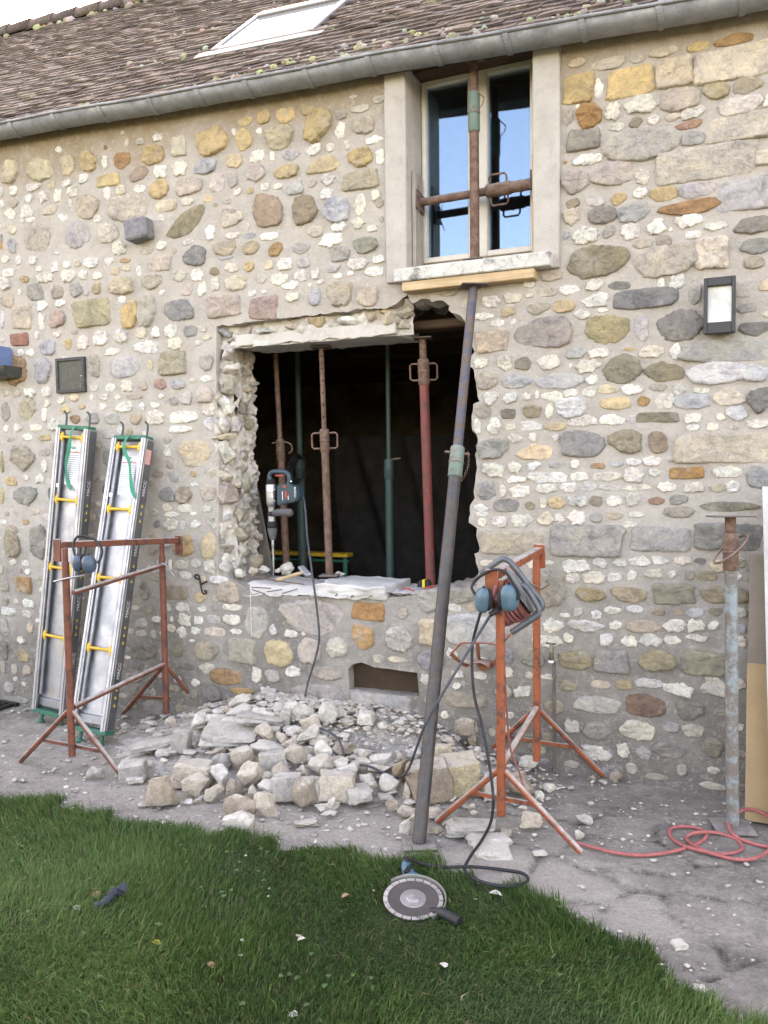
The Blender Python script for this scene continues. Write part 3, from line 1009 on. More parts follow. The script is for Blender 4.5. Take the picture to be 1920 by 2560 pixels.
# ---- stones of the wall, read off the photograph tile by tile: x0 y0 x1 y1 colours
TILES = [((0, 0), """
1030 510 1095 540 y;1110 480 1170 535 y;1190 475 1275 530 y;1300 458 1360 495 y;1445 475 1500 515 n;838 558 990 668 y;1017 562 1090 646 y;1142 550 1272 640 cy;1302 475 1436 612 y;1450 530 1490 595 w;1520 500 1628 580 nc;1580 590 1655 620 w;660 575 710 610 wc;735 590 812 680 cq;585 600 630 625 c;540 600 560 630 c;448 627 465 648 r;615 630 716 705 y;483 655 573 730 ob;343 650 432 738 y;443 675 470 730 w;258 678 330 755 py;105 690 240 780 cy;2 695 88 790 cy;1000 555 1018 585 w;1105 555 1135 575 w;1080 655 1145 700 w;1165 655 1187 692 w;1220 645 1300 690 lg;1325 622 1390 668 w;1408 620 1447 652 w;1490 610 1510 645 w;975 670 1053 724 yc;832 690 940 750 ld;1500 645 1610 720 y;1625 650 1659 710 w;665 715 725 765 w;745 705 808 755 w;552 722 652 782 bp;405 752 532 810 yq;1180 712 1290 765 yn;1323 683 1465 745 yp;1060 715 1145 785 ps;985 745 1030 805 s;903 755 975 822 sp;750 770 880 838 pc;645 780 735 855 y;1470 738 1655 820 nkq;1390 755 1448 795 w;1330 780 1370 808 p;340 755 383 790 w;265 778 315 805 wp;202 785 245 815 cy;105 795 182 825 wc;40 805 78 845 w;0 815 15 850 w;165 830 207 875 w;290 810 340 850 w;450 810 482 865 w;500 800 550 840 c;575 800 632 830 w;230 825 270 870 w;100 845 145 875 w;35 865 85 895 p;0 865 18 895 w;1125 795 1160 820 w;1178 793 1222 815 w;1240 785 1312 840 lg;1070 810 1098 835 y;1008 815 1045 840 w;880 845 918 875 yc;915 875 942 893 n;785 855 840 885 w;670 865 765 912 c;460 850 648 950 psc;318 845 440 942 pc;182 890 255 925 c;20 905 75 945 w;85 895 150 940 w;295 865 312 895 w;250 928 290 955 w;400 932 440 960 w;110 935 155 960 w;85 950 110 965 w;685 930 712 955 w;1385 815 1440 855 w;1603 825 1645 865 w;1620 855 1659 900 n;1083 830 1232 985 bkn;1250 843 1378 972 kb;1398 857 1515 958 l;1535 848 1580 925 w;952 897 1055 975 cnw;697 900 900 1027 kt;888 978 928 1037 w;1068 962 1080 990 w;1325 975 1400 1025 nw;1435 960 1495 1000 w;1515 945 1580 985 w;1590 975 1630 1000 w;1635 935 1659 960 g;95 965 235 1085 ns;265 960 400 1070 sl;420 972 520 1050 cs;30 975 80 1010 c;0 1010 15 1045 g;970 1005 1035 1030 w;1050 1005 1105 1030 lg;1122 1005 1207 1035 w;790 1030 842 1055 w;1382 1015 1478 1065 w;1525 1022 1638 1095 gk;35 1030 75 1090 l;0 1040 15 1095 o;482 1050 548 1098 w;675 1045 720 1078 w;740 1070 768 1098 n;785 1060 910 1150 dg;915 1043 1030 1106 n;1043 1040 1130 1098 ny;1157 1045 1225 1106 ok;1262 1045 1345 1095 gl;1420 1065 1520 1130 gl"""),
         ((0, 640), """
0 0 45 30 w;60 3 95 35 w;120 3 165 35 w;215 25 255 65 w;275 25 305 50 w;318 20 355 50 nw;365 10 430 50 w;448 8 495 40 w;510 8 570 30 oc;530 38 570 65 c;475 48 520 80 cy;590 45 610 85 w;625 0 758 65 psq;255 65 330 110 w;345 60 382 102 w;155 78 235 115 w;80 85 132 115 oc;2 60 68 88 w;0 98 52 145 w;400 70 445 98 w;745 65 805 110 wc;823 60 880 103 w;900 48 953 85 kb;970 35 1030 70 sw;1055 25 1100 65 y;940 0 1010 15 l;1200 12 1265 60 w;1285 10 1340 50 ls;1500 12 1597 55 w;1610 0 1659 30 w;1140 22 1180 55 c;975 85 1070 145 cn;1100 80 1155 115 s;1170 78 1250 122 w;1275 65 1330 105 w;1345 60 1383 98 w;1410 38 1470 70 ls;1440 75 1480 98 w;1500 65 1530 85 w;1580 50 1655 85 w;1220 110 1290 145 w;1330 118 1350 135 w;1370 102 1405 120 w;105 120 200 193 g;215 125 280 185 n;295 112 363 178 g;390 115 440 165 ny;365 145 390 170 l;465 92 592 165 pyc;605 80 710 145 n;785 122 832 170 p;910 100 950 148 w;850 118 893 173 w;690 148 715 165 w;1070 150 1105 170 w;1130 148 1150 163 w;0 165 70 220 p;0 238 22 310 l;158 195 207 235 w;235 190 288 218 w;510 175 545 200 w;35 210 147 318 pq;208 238 290 305 pr;163 250 198 315 w;305 185 497 305 vkq;520 200 600 310 yo;585 170 680 300 sn;695 190 858 285 dg;885 170 1050 270 pq;1070 172 1220 275 prq;1335 140 1385 210 l;1405 108 1530 215 ns;1540 122 1640 220 ns;150 325 170 355 w;225 330 270 350 w;300 322 345 338 n;38 332 138 390 rq;585 308 643 355 cw;655 308 695 352 w;713 298 770 348 w;790 295 855 348 dl;75 405 105 430 w;110 405 150 430 w;155 360 248 425 lg;280 360 312 402 y;330 345 388 400 wc;402 330 468 382 w;490 320 555 375 w;455 395 518 430 w;570 372 690 420 w;728 358 790 402 w;840 365 865 385 w;0 430 128 558 bo;147 443 228 545 lg;380 425 438 532 ng;467 440 610 522 lg;640 452 665 492 yw;675 415 830 518 vnq;855 425 930 495 nl;50 565 95 605 c;105 568 160 608 w;178 568 225 608 w;0 575 45 610 c;385 560 428 583 w;450 555 500 583 w;517 540 580 583 w;602 540 642 582 n;660 532 726 578 rp;740 530 803 572 l;818 525 848 545 w;865 515 918 543 w;300 597 345 625 yw;245 608 285 638 w;190 625 220 652 w;255 648 310 680 yc;335 640 375 662 yn;385 598 405 618 w;428 595 472 622 w;492 600 522 620 w;535 597 625 620 n;685 597 712 615 w;730 610 778 645 g;775 590 832 640 ln;850 558 932 630 p;425 638 462 662 w;495 635 580 670 w;603 635 630 665 w;650 633 695 655 w;0 630 50 718 gn;70 615 168 712 vn;180 660 205 712 w;870 640 932 685 wc;295 685 352 725 bo;368 678 436 728 g;450 678 526 728 gl;555 680 620 728 ny;633 670 710 725 w;733 675 855 718 w;880 698 932 750 lw;8 732 42 760 w;55 728 97 758 w;130 730 185 755 w;200 705 268 752 wc;730 735 835 762 w;505 740 530 770 w;25 785 65 805 n;95 770 145 795 w;165 772 228 798 yn;700 780 745 810 n;180 880 210 930 w;705 825 742 863 w;768 798 912 905 cyn;715 883 752 920 ng;0 840 20 935 ky;35 815 165 930 npk;225 800 255 910 n;440 830 490 905 g;725 930 775 975 gl;895 920 935 950 c;820 930 850 955 y;15 955 80 990 yn;100 945 127 970 w;152 942 192 978 w;822 980 855 993 w;680 1000 765 1062 gd;755 995 840 1070 n;865 985 935 1055 cn;42 990 185 1075 g;205 1000 240 1060 d;0 1005 20 1065 yn;440 985 470 1030 d;700 1070 745 1100 wc;770 1070 830 1106 w;865 1080 920 1106 w"""),
         ((0, 1280), """
95 30 132 55 op;0 32 30 55 w;15 55 90 90 n;0 75 102 195 kn;120 50 222 205 gnk;712 35 768 75 wc;780 38 802 70 w;825 38 868 68 w;890 25 938 68 wc;710 0 780 20 w;820 0 850 15 w;660 35 697 70 d;640 90 685 115 n;638 140 682 180 nd;745 105 840 190 yo;860 92 938 195 ync;730 205 745 245 w;750 208 815 245 cw;825 205 870 238 w;885 212 932 262 w;775 260 828 288 w;910 277 985 310 w;95 208 128 235 w;40 207 75 228 w;75 240 100 262 n;108 245 135 268 w;65 275 148 350 oyq;0 225 15 265 c;0 295 45 345 n;0 370 45 405 n;0 413 75 447 w;95 380 150 412 w;90 427 142 455 wc;0 460 45 540 g;645 275 700 300 n;600 300 650 380 dn;680 312 822 378 knq;840 345 895 388 yn;935 305 1040 392 pn;915 360 955 385 c;760 395 820 430 wc;855 408 892 430 w;908 400 945 428 dl;962 400 1045 425 wc;625 395 668 440 nd;655 450 695 475 w;585 460 640 495 ln;735 450 748 472 w;765 442 825 492 w;840 450 880 485 w;895 448 955 480 lw;965 445 1040 485 w;768 500 808 540 w;825 495 868 528 w;880 500 975 535 c;995 505 1045 525 w;580 510 640 540 nl;565 560 687 638 dk;735 555 800 628 kd;815 550 845 560 w;825 553 957 640 nk;980 547 1115 657 npgq;1142 555 1268 662 yc;1060 410 1155 535 sc;1160 492 1197 530 w;1230 512 1285 540 w;1300 518 1320 535 w;1200 375 1490 520 sn;1280 548 1385 650 sp;1410 545 1500 625 sw;1510 390 1682 470 oq;1512 485 1620 590 oy;570 655 610 680 d;765 653 848 683 d;865 655 930 695 wy;900 672 1068 745 ob;1088 675 1130 735 w;1142 680 1210 730 ln;1235 668 1300 712 w;1340 662 1490 725 nsg;873 745 967 818 dnk;990 757 1102 793 oy;1122 755 1195 792 wc;1088 812 1155 840 w;1230 740 1500 850 nl;1510 782 1800 885 gsq;555 750 600 790 dn;610 808 715 875 dn;745 835 880 880 nk;0 555 45 640 dk;70 592 133 645 ky;45 655 85 700 n;90 660 145 705 n;0 640 30 700 ng;15 735 70 780 g;0 795 140 825 g"""),
         ((960, 0), """
905 255 1035 300 c;800 255 870 290 cy;1060 235 1120 270 c;1155 205 1260 245 cy;1310 185 1395 220 y;1420 150 1590 195 oy;1352 190 1680 342 cq;1175 250 1330 378 cyq;955 295 1158 418 yq;770 322 905 447 yoq;912 345 943 422 w;1380 352 1485 428 ynv;1505 335 1628 405 nk;1197 380 1350 475 pc;1458 420 1620 492 csw;1645 400 1700 465 w;832 443 942 552 o;1052 415 1165 487 wc;958 450 1020 515 wc;830 450 850 470 w;770 465 815 540 nc;1060 508 1115 552 kdb;1262 518 1378 558 br;975 535 1035 565 w;1145 500 1190 535 w;1220 490 1280 520 pw;1290 460 1380 510 w;790 558 935 650 gkq;970 555 1255 682 spl;1282 567 1385 628 gnl;1403 492 1690 608 cq;1610 640 1700 722 cq;825 668 937 712 w;1175 635 1585 788 scq;905 705 1062 797 sp;770 745 875 835 sn;1090 735 1138 797 wo;775 695 792 710 o;1080 815 1133 855 w;1155 812 1265 873 y;982 835 1043 883 y;1285 790 1425 850 ln;1452 770 1690 910 lsq;875 845 950 895 ln;787 857 852 900 kb;877 893 1002 968 dk;1020 878 1143 955 lg;1187 865 1440 928 ob;780 905 848 970 cns;1265 935 1370 980 w;1395 962 1475 992 w;1518 937 1680 1012 dn;1303 998 1360 1028 w;1142 955 1212 1012 w;1030 972 1097 1030 w;937 975 998 1032 ns;822 990 918 1048 w;1228 985 1245 1000 w;1075 1033 1160 1075 nc;1178 1012 1240 1062 n;1350 1028 1480 1168 cq;1545 1030 1680 1100 gd;800 1062 1055 1200 k;1090 1070 1335 1190 sp;1220 1065 1300 1068 g;775 995 800 1035 l"""),
         ((960, 640), """
1555 0 1640 58 n;680 60 770 108 np;765 128 842 167 w;875 105 945 150 wn;970 108 1062 145 d;1185 95 1210 135 w;1230 82 1295 140 w;1320 100 1370 210 gs;992 140 1260 228 dg;860 167 970 217 w;665 140 740 175 cw;735 190 818 243 yow;520 160 597 203 cw;615 163 645 180 c;425 175 495 220 w;510 220 565 262 yc;608 203 720 253 ng;823 232 887 272 w;925 225 965 242 w;1530 207 1607 248 g;395 245 465 275 w;465 278 515 303 w;543 275 570 295 w;565 268 832 405 gn;857 258 1053 380 ky;1085 255 1140 362 sl;1185 232 1375 368 dg;1535 285 1659 345 d;385 325 540 418 nysq;397 440 445 482 w;497 435 550 492 w;568 435 645 495 kg;667 430 765 490 cw;835 450 933 500 wp;890 402 967 435 w;790 395 868 440 ls;1035 397 1082 410 y;1110 388 1205 437 wc;1238 387 1280 440 w;1305 365 1659 455 lg;1320 462 1540 548 lw;1550 470 1659 540 l;950 420 1112 550 kg;1130 450 1292 542 k;400 500 492 577 ng;513 512 635 568 lg;660 510 855 573 ln;877 517 927 553 w;930 558 1007 595 yw;865 567 912 605 w;1035 557 1107 595 w;1147 550 1220 585 n;1252 558 1292 597 w;1345 568 1400 590 w;800 465 810 485 w;780 577 840 605 w;685 587 765 625 w;653 585 670 617 w;597 590 635 622 w;520 592 577 635 w;435 588 495 640 w;390 643 467 703 g;503 660 570 703 dk;595 640 680 698 kb;697 640 727 700 w;745 615 863 698 lw;942 612 1063 663 yow;1097 605 1147 650 oy;1180 600 1250 657 w;1265 598 1405 660 lg;1430 572 1550 643 cw;1575 565 1680 680 d;1095 675 1268 722 kdq;1050 690 1085 720 l;932 690 1032 730 w;807 693 910 735 w;697 722 780 755 yp;592 715 677 752 w;528 728 567 752 w;445 710 507 768 w;390 710 418 765 w;1297 683 1360 720 w;1310 722 1355 755 w;1395 722 1440 755 w;1440 680 1472 710 w;1485 650 1563 712 lw;1572 708 1655 742 w;1495 725 1530 748 cw;402 785 540 875 g;533 768 592 805 wc;628 765 655 795 w;725 768 752 797 w;757 752 948 870 dl;968 752 1115 857 kv;1145 760 1222 850 bk;572 812 715 878 ywo;1242 765 1680 893 cnq;430 898 512 950 w;540 893 587 935 w;620 888 675 925 w;710 890 785 918 gnw;812 880 840 915 w;890 893 957 920 op;977 890 1030 910 l;1050 875 1105 903 wl;1128 870 1195 905 w;1222 868 1250 885 w;630 935 782 978 w;533 952 608 978 w;805 935 875 970 w;907 935 1020 972 wc;1040 915 1115 975 w;1145 922 1190 955 wl;1240 912 1382 965 oq;1425 912 1530 955 w;1565 895 1680 1000 dl;398 975 480 1055 gl;497 990 527 1042 cw;547 992 627 1040 w;652 988 742 1025 wc;767 983 830 1017 w;858 980 913 1017 wl;935 988 1012 1012 wl;1040 990 1150 1015 w;1187 978 1257 1015 w;1305 978 1372 1020 w;1415 985 1478 1020 ygw;1485 975 1530 1022 w;475 1047 583 1106 dg;607 1060 650 1097 kn;673 1045 703 1087 cw;712 1040 783 1090 yc;800 1030 870 1085 wl;890 1035 943 1080 kd;965 1040 1025 1075 w;1047 1027 1103 1075 wl;1145 1040 1212 1075 br;1235 1030 1310 1075 g;1360 1062 1610 1106 kd;1210 1080 1335 1130 ng;390 1075 450 1106 w;530 205 560 225 w"""),
         ((960, 1280), """
398 0 445 18 w;405 30 440 62 w;470 20 527 60 w;555 15 640 62 w;665 0 735 55 cn;742 10 777 45 w;800 0 868 57 w;890 0 945 45 g;965 0 1030 35 ng;1060 0 1120 22 w;1030 40 1085 65 wc;415 82 692 185 npq;715 55 1030 192 gnq;1065 65 1312 170 glq;1345 45 1620 165 dgq;420 208 475 235 cw;620 205 650 240 w;690 210 730 225 w;770 207 878 257 w;905 200 965 240 wl;995 203 1047 235 wl;1070 195 1143 230 w;1160 193 1222 225 w;1260 192 1320 225 wy;1343 198 1393 225 d;1412 205 1470 255 ycw;1525 195 1560 240 ng;630 252 785 413 gk;790 268 838 305 w;863 260 943 305 wy;963 262 1020 298 w;1052 255 1088 290 w;1125 245 1208 290 nw;1228 255 1260 285 w;1305 250 1340 292 n;1355 252 1435 298 kn;828 325 955 387 ky;985 322 1130 392 ny;1163 305 1338 403 kvgq;1370 315 1560 395 kn;277 325 395 395 gn;140 340 245 430 sl;60 415 105 465 ns;5 490 130 600 nsw;150 457 240 575 ycsq;248 445 490 575 lnw;275 400 330 430 w;345 400 400 428 cy;690 462 767 515 w;800 470 937 517 wl;980 472 1020 508 w;1055 470 1190 522 pkn;1210 463 1300 515 w;1318 467 1377 515 w;1405 472 1440 505 w;1525 485 1560 520 l;760 437 800 455 w;815 418 855 452 wl;895 427 938 460 w;957 410 1018 440 w;1050 405 1115 435 lw;1158 417 1215 450 bkn;1255 418 1287 447 onw;1308 415 1377 455 l;1400 415 1460 452 kd;1520 415 1560 450 wl;780 527 815 563 wc;640 535 765 580 wc;935 530 985 578 w;1030 537 1095 580 w;1113 530 1192 580 w;1217 540 1275 570 w;1310 530 1390 557 w;1525 540 1560 580 wc;595 587 700 672 gk;520 590 555 655 g;755 597 897 680 kyd;913 592 1063 698 gndq;1105 597 1262 690 kyn;1285 595 1475 705 kgq;140 595 260 680 gl;610 690 645 720 cw;895 725 980 760 nyw;1005 722 1070 765 ynk;1090 722 1195 755 wl;760 727 835 772 nk;1215 740 1325 790 w;1375 722 1475 790 wn;565 752 630 797 w;295 685 345 715 w;160 700 200 745 w;385 690 440 720 wc;475 745 550 800 cn;240 780 440 845 nk;1050 783 1208 885 Rb;695 812 778 875 kn;820 795 1020 870 gwd;1265 810 1380 905 kgd;525 865 560 890 w;785 900 840 950 wn;865 905 980 985 gn;1025 905 1160 980 cnw;1205 905 1275 955 gl;1290 917 1385 975 nw;320 890 400 960 lw;1165 990 1300 1065 gnd;1090 1010 1150 1070 gwn;1380 970 1475 1060 kd;1010 1000 1060 1060 wg;860 1015 980 1070 wl""")]
TONE = dict(w=(.80, .77, .70), c=(.57, .51, .42), p=(.49, .41, .355), y=(.53, .40, .22), o=(.42, .23, .10), b=(.29, .205, .145),
            k=(.27, .238, .165), g=(.325, .318, .298), d=(.20, .195, .188), l=(.45, .45, .465), r=(.34, .16, .125), n=(.40, .35, .285),
            s=(.50, .465, .42), v=(.37, .345, .25), R=(.20, .115, .095))


def stone_geo(w, h, code, seed):
    """rough-faced stone bedded in mortar: outline, rounded arris, broken face; u, v in the wall, out of it last"""
    R = random.Random(seed)
    chalk = code.startswith('w')
    q = 'q' in code
    # corner points on a boxy outline, then chipped edges between them
    if 't' in code:
        cor = [(-1, -.75), (-.55, .1), (.1, .8), (.9, 1), (1, .6), (.55, -.35), (-.2, -.9)]
    else:
        K = 4 if q else R.choice((5, 6, 6, 7, 8))
        ex = 9.0 if q else R.uniform(2.6, 6.0)
        off = math.pi / 4 if K == 4 else R.uniform(0, 6.28)
        cor = []
        for k in range(K):
            a = off + 2 * math.pi * (k + R.uniform(-.26, .26) * (.35 if q else 1)) / K
            c, s_ = math.cos(a), math.sin(a)
            r = (abs(c) ** ex + abs(s_) ** ex) ** (-1 / ex) * (R.uniform(.93, 1.05) if q else R.uniform(.88, 1.08))
            cor.append((r * c, r * s_))
        mx, my = max(abs(p[0]) for p in cor), max(abs(p[1]) for p in cor)
        cor = [(p[0] / mx, p[1] / my) for p in cor]
    for _ in range(0 if chalk and R.random() < .6 else (1 if chalk or q or R.random() < .65 else 2)):
        g = .08 if q else (.12 if chalk else .17)
        cor = [tuple((1 - f) * np.array(cor[i]) + f * np.array(cor[(i + 1) % len(cor)])) for i in range(len(cor)) for f in (g, 1 - g)]
    mx, my = max(abs(p[0]) for p in cor), max(abs(p[1]) for p in cor)
    cor = np.array([(p[0] / mx * w / 2, p[1] / my * h / 2) for p in cor])
    seg = np.linalg.norm(np.roll(cor, -1, 0) - cor, axis=1)
    n = int(max(18, min(46, seg.sum() / 0.009)))
    cum = np.concatenate([[0], np.cumsum(seg)])
    ol = []
    jag = min(w, h) * (0.12 if chalk else (0.04 if q else 0.05))
    for i in range(n):
        t = cum[-1] * i / n
        k = int(np.searchsorted(cum, t, 'right')) - 1
        p = cor[k] + (cor[(k + 1) % len(cor)] - cor[k]) * ((t - cum[k]) / max(seg[k], 1e-9))
        g = jag * (1.2 * noise.noise(Vector((p[0] * 48, p[1] * 48, seed))) + 1.0 * noise.noise(Vector((p[0] * 110, p[1] * 110, seed))))
        ol.append(p * (1 + g / max(np.linalg.norm(p), 1e-6)))
    d = max(0.005, min(0.019, 0.16 * min(w, h))) * R.uniform(0.5, 1.15)
    tx, ty = R.uniform(-0.09, 0.09), R.uniform(-0.09, 0.12)
    rings = [(1.05, None), (1.0, 0.0), (0.965, 0.75), (0.87, 0.97), (0.68, 1.0), (0.46, 1.0), (0.22, 1.0)]
    vs = []
    for f, o in rings:
        for i in range(n):
            u, v = ol[i] * f
            if o is None:
                out = -0.012
            else:
                k = noise.ridged_multi_fractal(Vector((u * 20 + seed, v * 34, seed * 0.7)), 0.9, 2.0, 4, 1.0, 2.0) - 1.0
                k2 = noise.noise(Vector((u * 9 + seed, v * 12, 3.0)))
                k3 = noise.noise(Vector((u * 55 + seed, v * 70, 5.0)))
                out = d * o + (tx * u + ty * v) * o + d * (0.30 * k + 0.6 * k2 + (.35 if chalk else .2) * k3) * min(1, o + 0.1) + (0.0015 if o == 0 else 0)
                out = max(out, 0.0006)
            vs.append((u, v, out))
    vs.append((0, 0, d * (1 + 0.4 * noise.noise(Vector((seed, 0, 3.0))))))
    fs = []
    for j in range(len(rings) - 1):
        for i in range(n):
            i2 = (i + 1) % n
            fs.append((j * n + i, j * n + i2, (j + 1) * n + i2, (j + 1) * n + i))
    L = (len(rings) - 1) * n
    for i in range(n):
        fs.append((L + i, L + (i + 1) % n, len(vs) - 1))
    return vs, fs


def stone_tone(code, R):
    ls = [TONE[c] for c in code if c in TONE]
    wts = [1.0 / (i + 1) for i in range(len(ls))]
    c = np.sum([np.array(l) * k for l, k in zip(ls, wts)], 0) / sum(wts)
    if code[0] != 'w':
        c = c * 1.10 + 0.012
    c = c * R.uniform(0.86, 1.12) * np.array((1 + R.uniform(-.04, .04), 1, 1 + R.uniform(-.05, .05)))
    return tuple(np.clip(c, 0.02, 0.84))


specs = []
for (ox, oy), txt in TILES:
    for it in txt.replace('\n', '').split(';'):
        if not it.strip():
            continue
        a, b, c, d, code = it.split()
        a, b, c, d = [float(q) * 0.57866 for q in (a, b, c, d)]
        if c - a < 2 or d - b < 2:
            continue
        cx, cy = ox + (a + c) / 2, oy + (b + d) / 2
        p = onY(cx, cy)
        k = px_size(p)
        g = 1.04 if 'q' in code else (1.22 if code[0] == 'w' else (1.15 if code[0] in 'cpsly' else 1.04))
        specs.append([p[0], p[2], (c - a) * k * 1.02 * g, (d - b) * k * g, code])
# the strips of wall beyond the frame, and small packing stones wherever the mortar was left wide
occ = [(s[0], s[1], s[2] / 2 + 0.012, s[3] / 2 + 0.012) for s in specs]
occ += [(W0(*z1(690, 250))[0], 2.3, 0.62, 0.09)]
R2 = random.Random(11)


def free(x, z, w, h):
    for a, b, c, d in occ:
        if abs(x - a) < c + w and abs(z - b) < d + h:
            return False
    q = [(x + sx * (w + .015), z + sz * (h + .015)) for sx in (-1, 0, 1) for sz in (-1, 0, 1)]
    return not (inside(q, opening).any() or inside(q, ventp).any() or inside(q, winp).any())


for k in range(3400):
    far = k < 1900
    if far:
        x = R2.choice((R2.uniform(-7.5, -4.85), R2.uniform(-0.12, 2.2)))
    else:
        x = R2.uniform(-4.9, -0.05)
    z = R2.uniform(0.05, 3.6)
    big = far and k < 260
    w, h = (R2.uniform(.14, .32), R2.uniform(.08, .16)) if big else (R2.uniform(.035, .085), R2.uniform(.022, .048))
    if z + h / 2 > wall_top(x) - 0.12:
        continue
    if -1.85 < x + 0 < -0.80 and z > 2.45 or (-2.99 < x < -1.6 and 2.2 < z < 2.45):
        continue
    if free(x, z, w / 2, h / 2):
        code = R2.choice(['gk', 'n', 'y', 's', 'cq', 'p', 'lq', 'kg', 'nq']) if big else R2.choice(['w', 'w', 'w', 'wc', 'wl', 'c', 'n', 'wn'])
        specs.append([x, z, w, h, code])
        occ.append((x, z, w / 2 + 0.014, h / 2 + 0.014))


for k in range(12000):
    x, z = R2.uniform(-5.9, 1.3), R2.uniform(.03, 3.5)
    w, h = R2.uniform(.045, .13), R2.uniform(.03, .062)
    if z + h / 2 > wall_top(x) - 0.14 or (-1.85 < x < -0.80 and z > 2.45) or (-2.99 < x < -1.6 and 2.2 < z < 2.45):
        continue
    if free(x, z, w / 2 - .004, h / 2 - .004):
        code = R2.choice(('gk', 'n', 'ng', 'kn', 'gl', 'sn', 'nw')) if z < .42 else R2.choice(('s', 's', 'sc', 'sp', 'c', 'ns', 'sl', 'wc', 'w', 'cs', 'cy'))
        specs.append([x, z, w, h, code])
        occ.append((x, z, w / 2 + .010, h / 2 + .010))


def screen_area(s):
    p = np.array((s[0], 0, s[1]))
    v = p - CAM
    z = v.dot(CF)
    u, w = v.dot(CR) / z * FPX, v.dot(CU) / z * FPX
    return s[2] * s[3] / z ** 2 if abs(u) < 970 and abs(w) < 1290 else 0


specs.sort(key=screen_area, reverse=True)
stuff_v, stuff_f, stuff_c = [], [], []
for i, (x, z, w, h, code) in enumerate(specs):
    R = random.Random(i * 7 + 3)
    vs, fs = stone_geo(w, h, code, i * 1.37 + 0.5)
    col = stone_tone(code, R)
    y0 = wall_y(x, z)
    vs = [(u, v, o - (wall_y(x + u, z + v) - y0)) for u, v, o in vs]
    if i < 298:
        me = bpy.data.meshes.new('stone')
        me.from_pydata([(u, -o, v) for u, v, o in vs], [], fs)
        set_col(me, [(*col, 1.0 if code[0] == 'w' else 0.0)] * len(vs))
        finish(me, 55)
        me.materials.append(STONE)
        ob = bpy.data.objects.new('stone', me)
        COL.objects.link(ob)
        ob.parent = wall
        ob.location = Vector((x, y0, z)) - world_loc(wall)
    else:
        o = len(stuff_v)
        stuff_v += [(x + u, y0 - q, z + v) for u, v, q in vs]
        stuff_f += [tuple(k + o for k in f) for f in fs]
        stuff_c += [(*col, 1.0 if code[0] == 'w' else 0.0)] * len(vs)
b = MB()
b.v, b.f, b.c = stuff_v, stuff_f, stuff_c
small_stones = b.build('small_stones', STONE, wall, 55, 'stuff', fix=False)


def rock(name, mat, c, size, col, parent=None, seed=0, block=0.0, rot=None, link=True, flat=False):
    """a broken stone: hull of scattered points, then chipped"""
    R = random.Random(seed)
    bm = bmesh.new()
    if block:
        for sx in (-1, 1):
            for sy in (-1, 1):
                for sz in (-1, 1):
                    j = 1 - block
                    bm.verts.new((sx * (1 - j * R.random() * .6), sy * (1 - j * R.random() * .6), sz * (1 - j * R.random() * .6)))
        for _ in range(4):
            v = Vector((R.uniform(-1, 1), R.uniform(-1, 1), R.uniform(-1, 1)))
            v[R.randrange(3)] = R.choice((-1.03, 1.03))
            bm.verts.new(v)
    else:
        for _ in range(R.randint(11, 17)):
            v = Vector((R.gauss(0, 1), R.gauss(0, 1), R.gauss(0, 1))).normalized()
            e = 3.2
            k = (abs(v.x) ** e + abs(v.y) ** e + abs(v.z) ** e) ** (-1 / e)
            bm.verts.new(v * (0.55 * k + 0.5) * R.uniform(0.86, 1.08))
    r = bmesh.ops.convex_hull(bm, input=bm.verts)
    bmesh.ops.delete(bm, geom=list({g for g in r['geom_interior'] + r['geom_unused'] if isinstance(g, bmesh.types.BMVert)}), context='VERTS')
    bmesh.ops.dissolve_limit(bm, angle_limit=0.12, verts=bm.verts, edges=bm.edges)
    bmesh.ops.bevel(bm, geom=bm.edges[:], offset=0.09, offset_type='OFFSET', segments=1, affect='EDGES', clamp_overlap=True)
    bmesh.ops.triangulate(bm, faces=bm.faces)
    bmesh.ops.subdivide_edges(bm, edges=[e for e in bm.edges if e.calc_length() > 0.35], cuts=1)
    bmesh.ops.triangulate(bm, faces=bm.faces)
    bmesh.ops.subdivide_edges(bm, edges=[e for e in bm.edges if e.calc_length() > 0.4], cuts=1)
    bmesh.ops.triangulate(bm, faces=bm.faces)
    bm.normal_update()
    for v in bm.verts:
        k = noise.fractal(v.co * 1.9 + Vector((seed * 1.3, 0, seed)), 1.0, 2.0, 4)
        v.co += v.normal * 0.13 * k
    size = np.array(size)
    rm = rot or Matrix.Identity(3)
    for v in bm.verts:
        v.co = rm @ Vector((v.co.x * size[0], v.co.y * size[1], v.co.z * size[2]))
    me = bpy.data.meshes.new(name)
    bm.to_mesh(me)
    bm.free()
    set_col(me, [col] * len(me.vertices))
    finish(me, 32)
    me.materials.append(mat)
    ob = bpy.data.objects.new(name, me)
    COL.objects.link(ob)
    ob.location = [float(q) for q in c]
    if parent is not None:
        ob.parent = parent
        ob.location = Vector(ob.location) - world_loc(parent)
    return ob


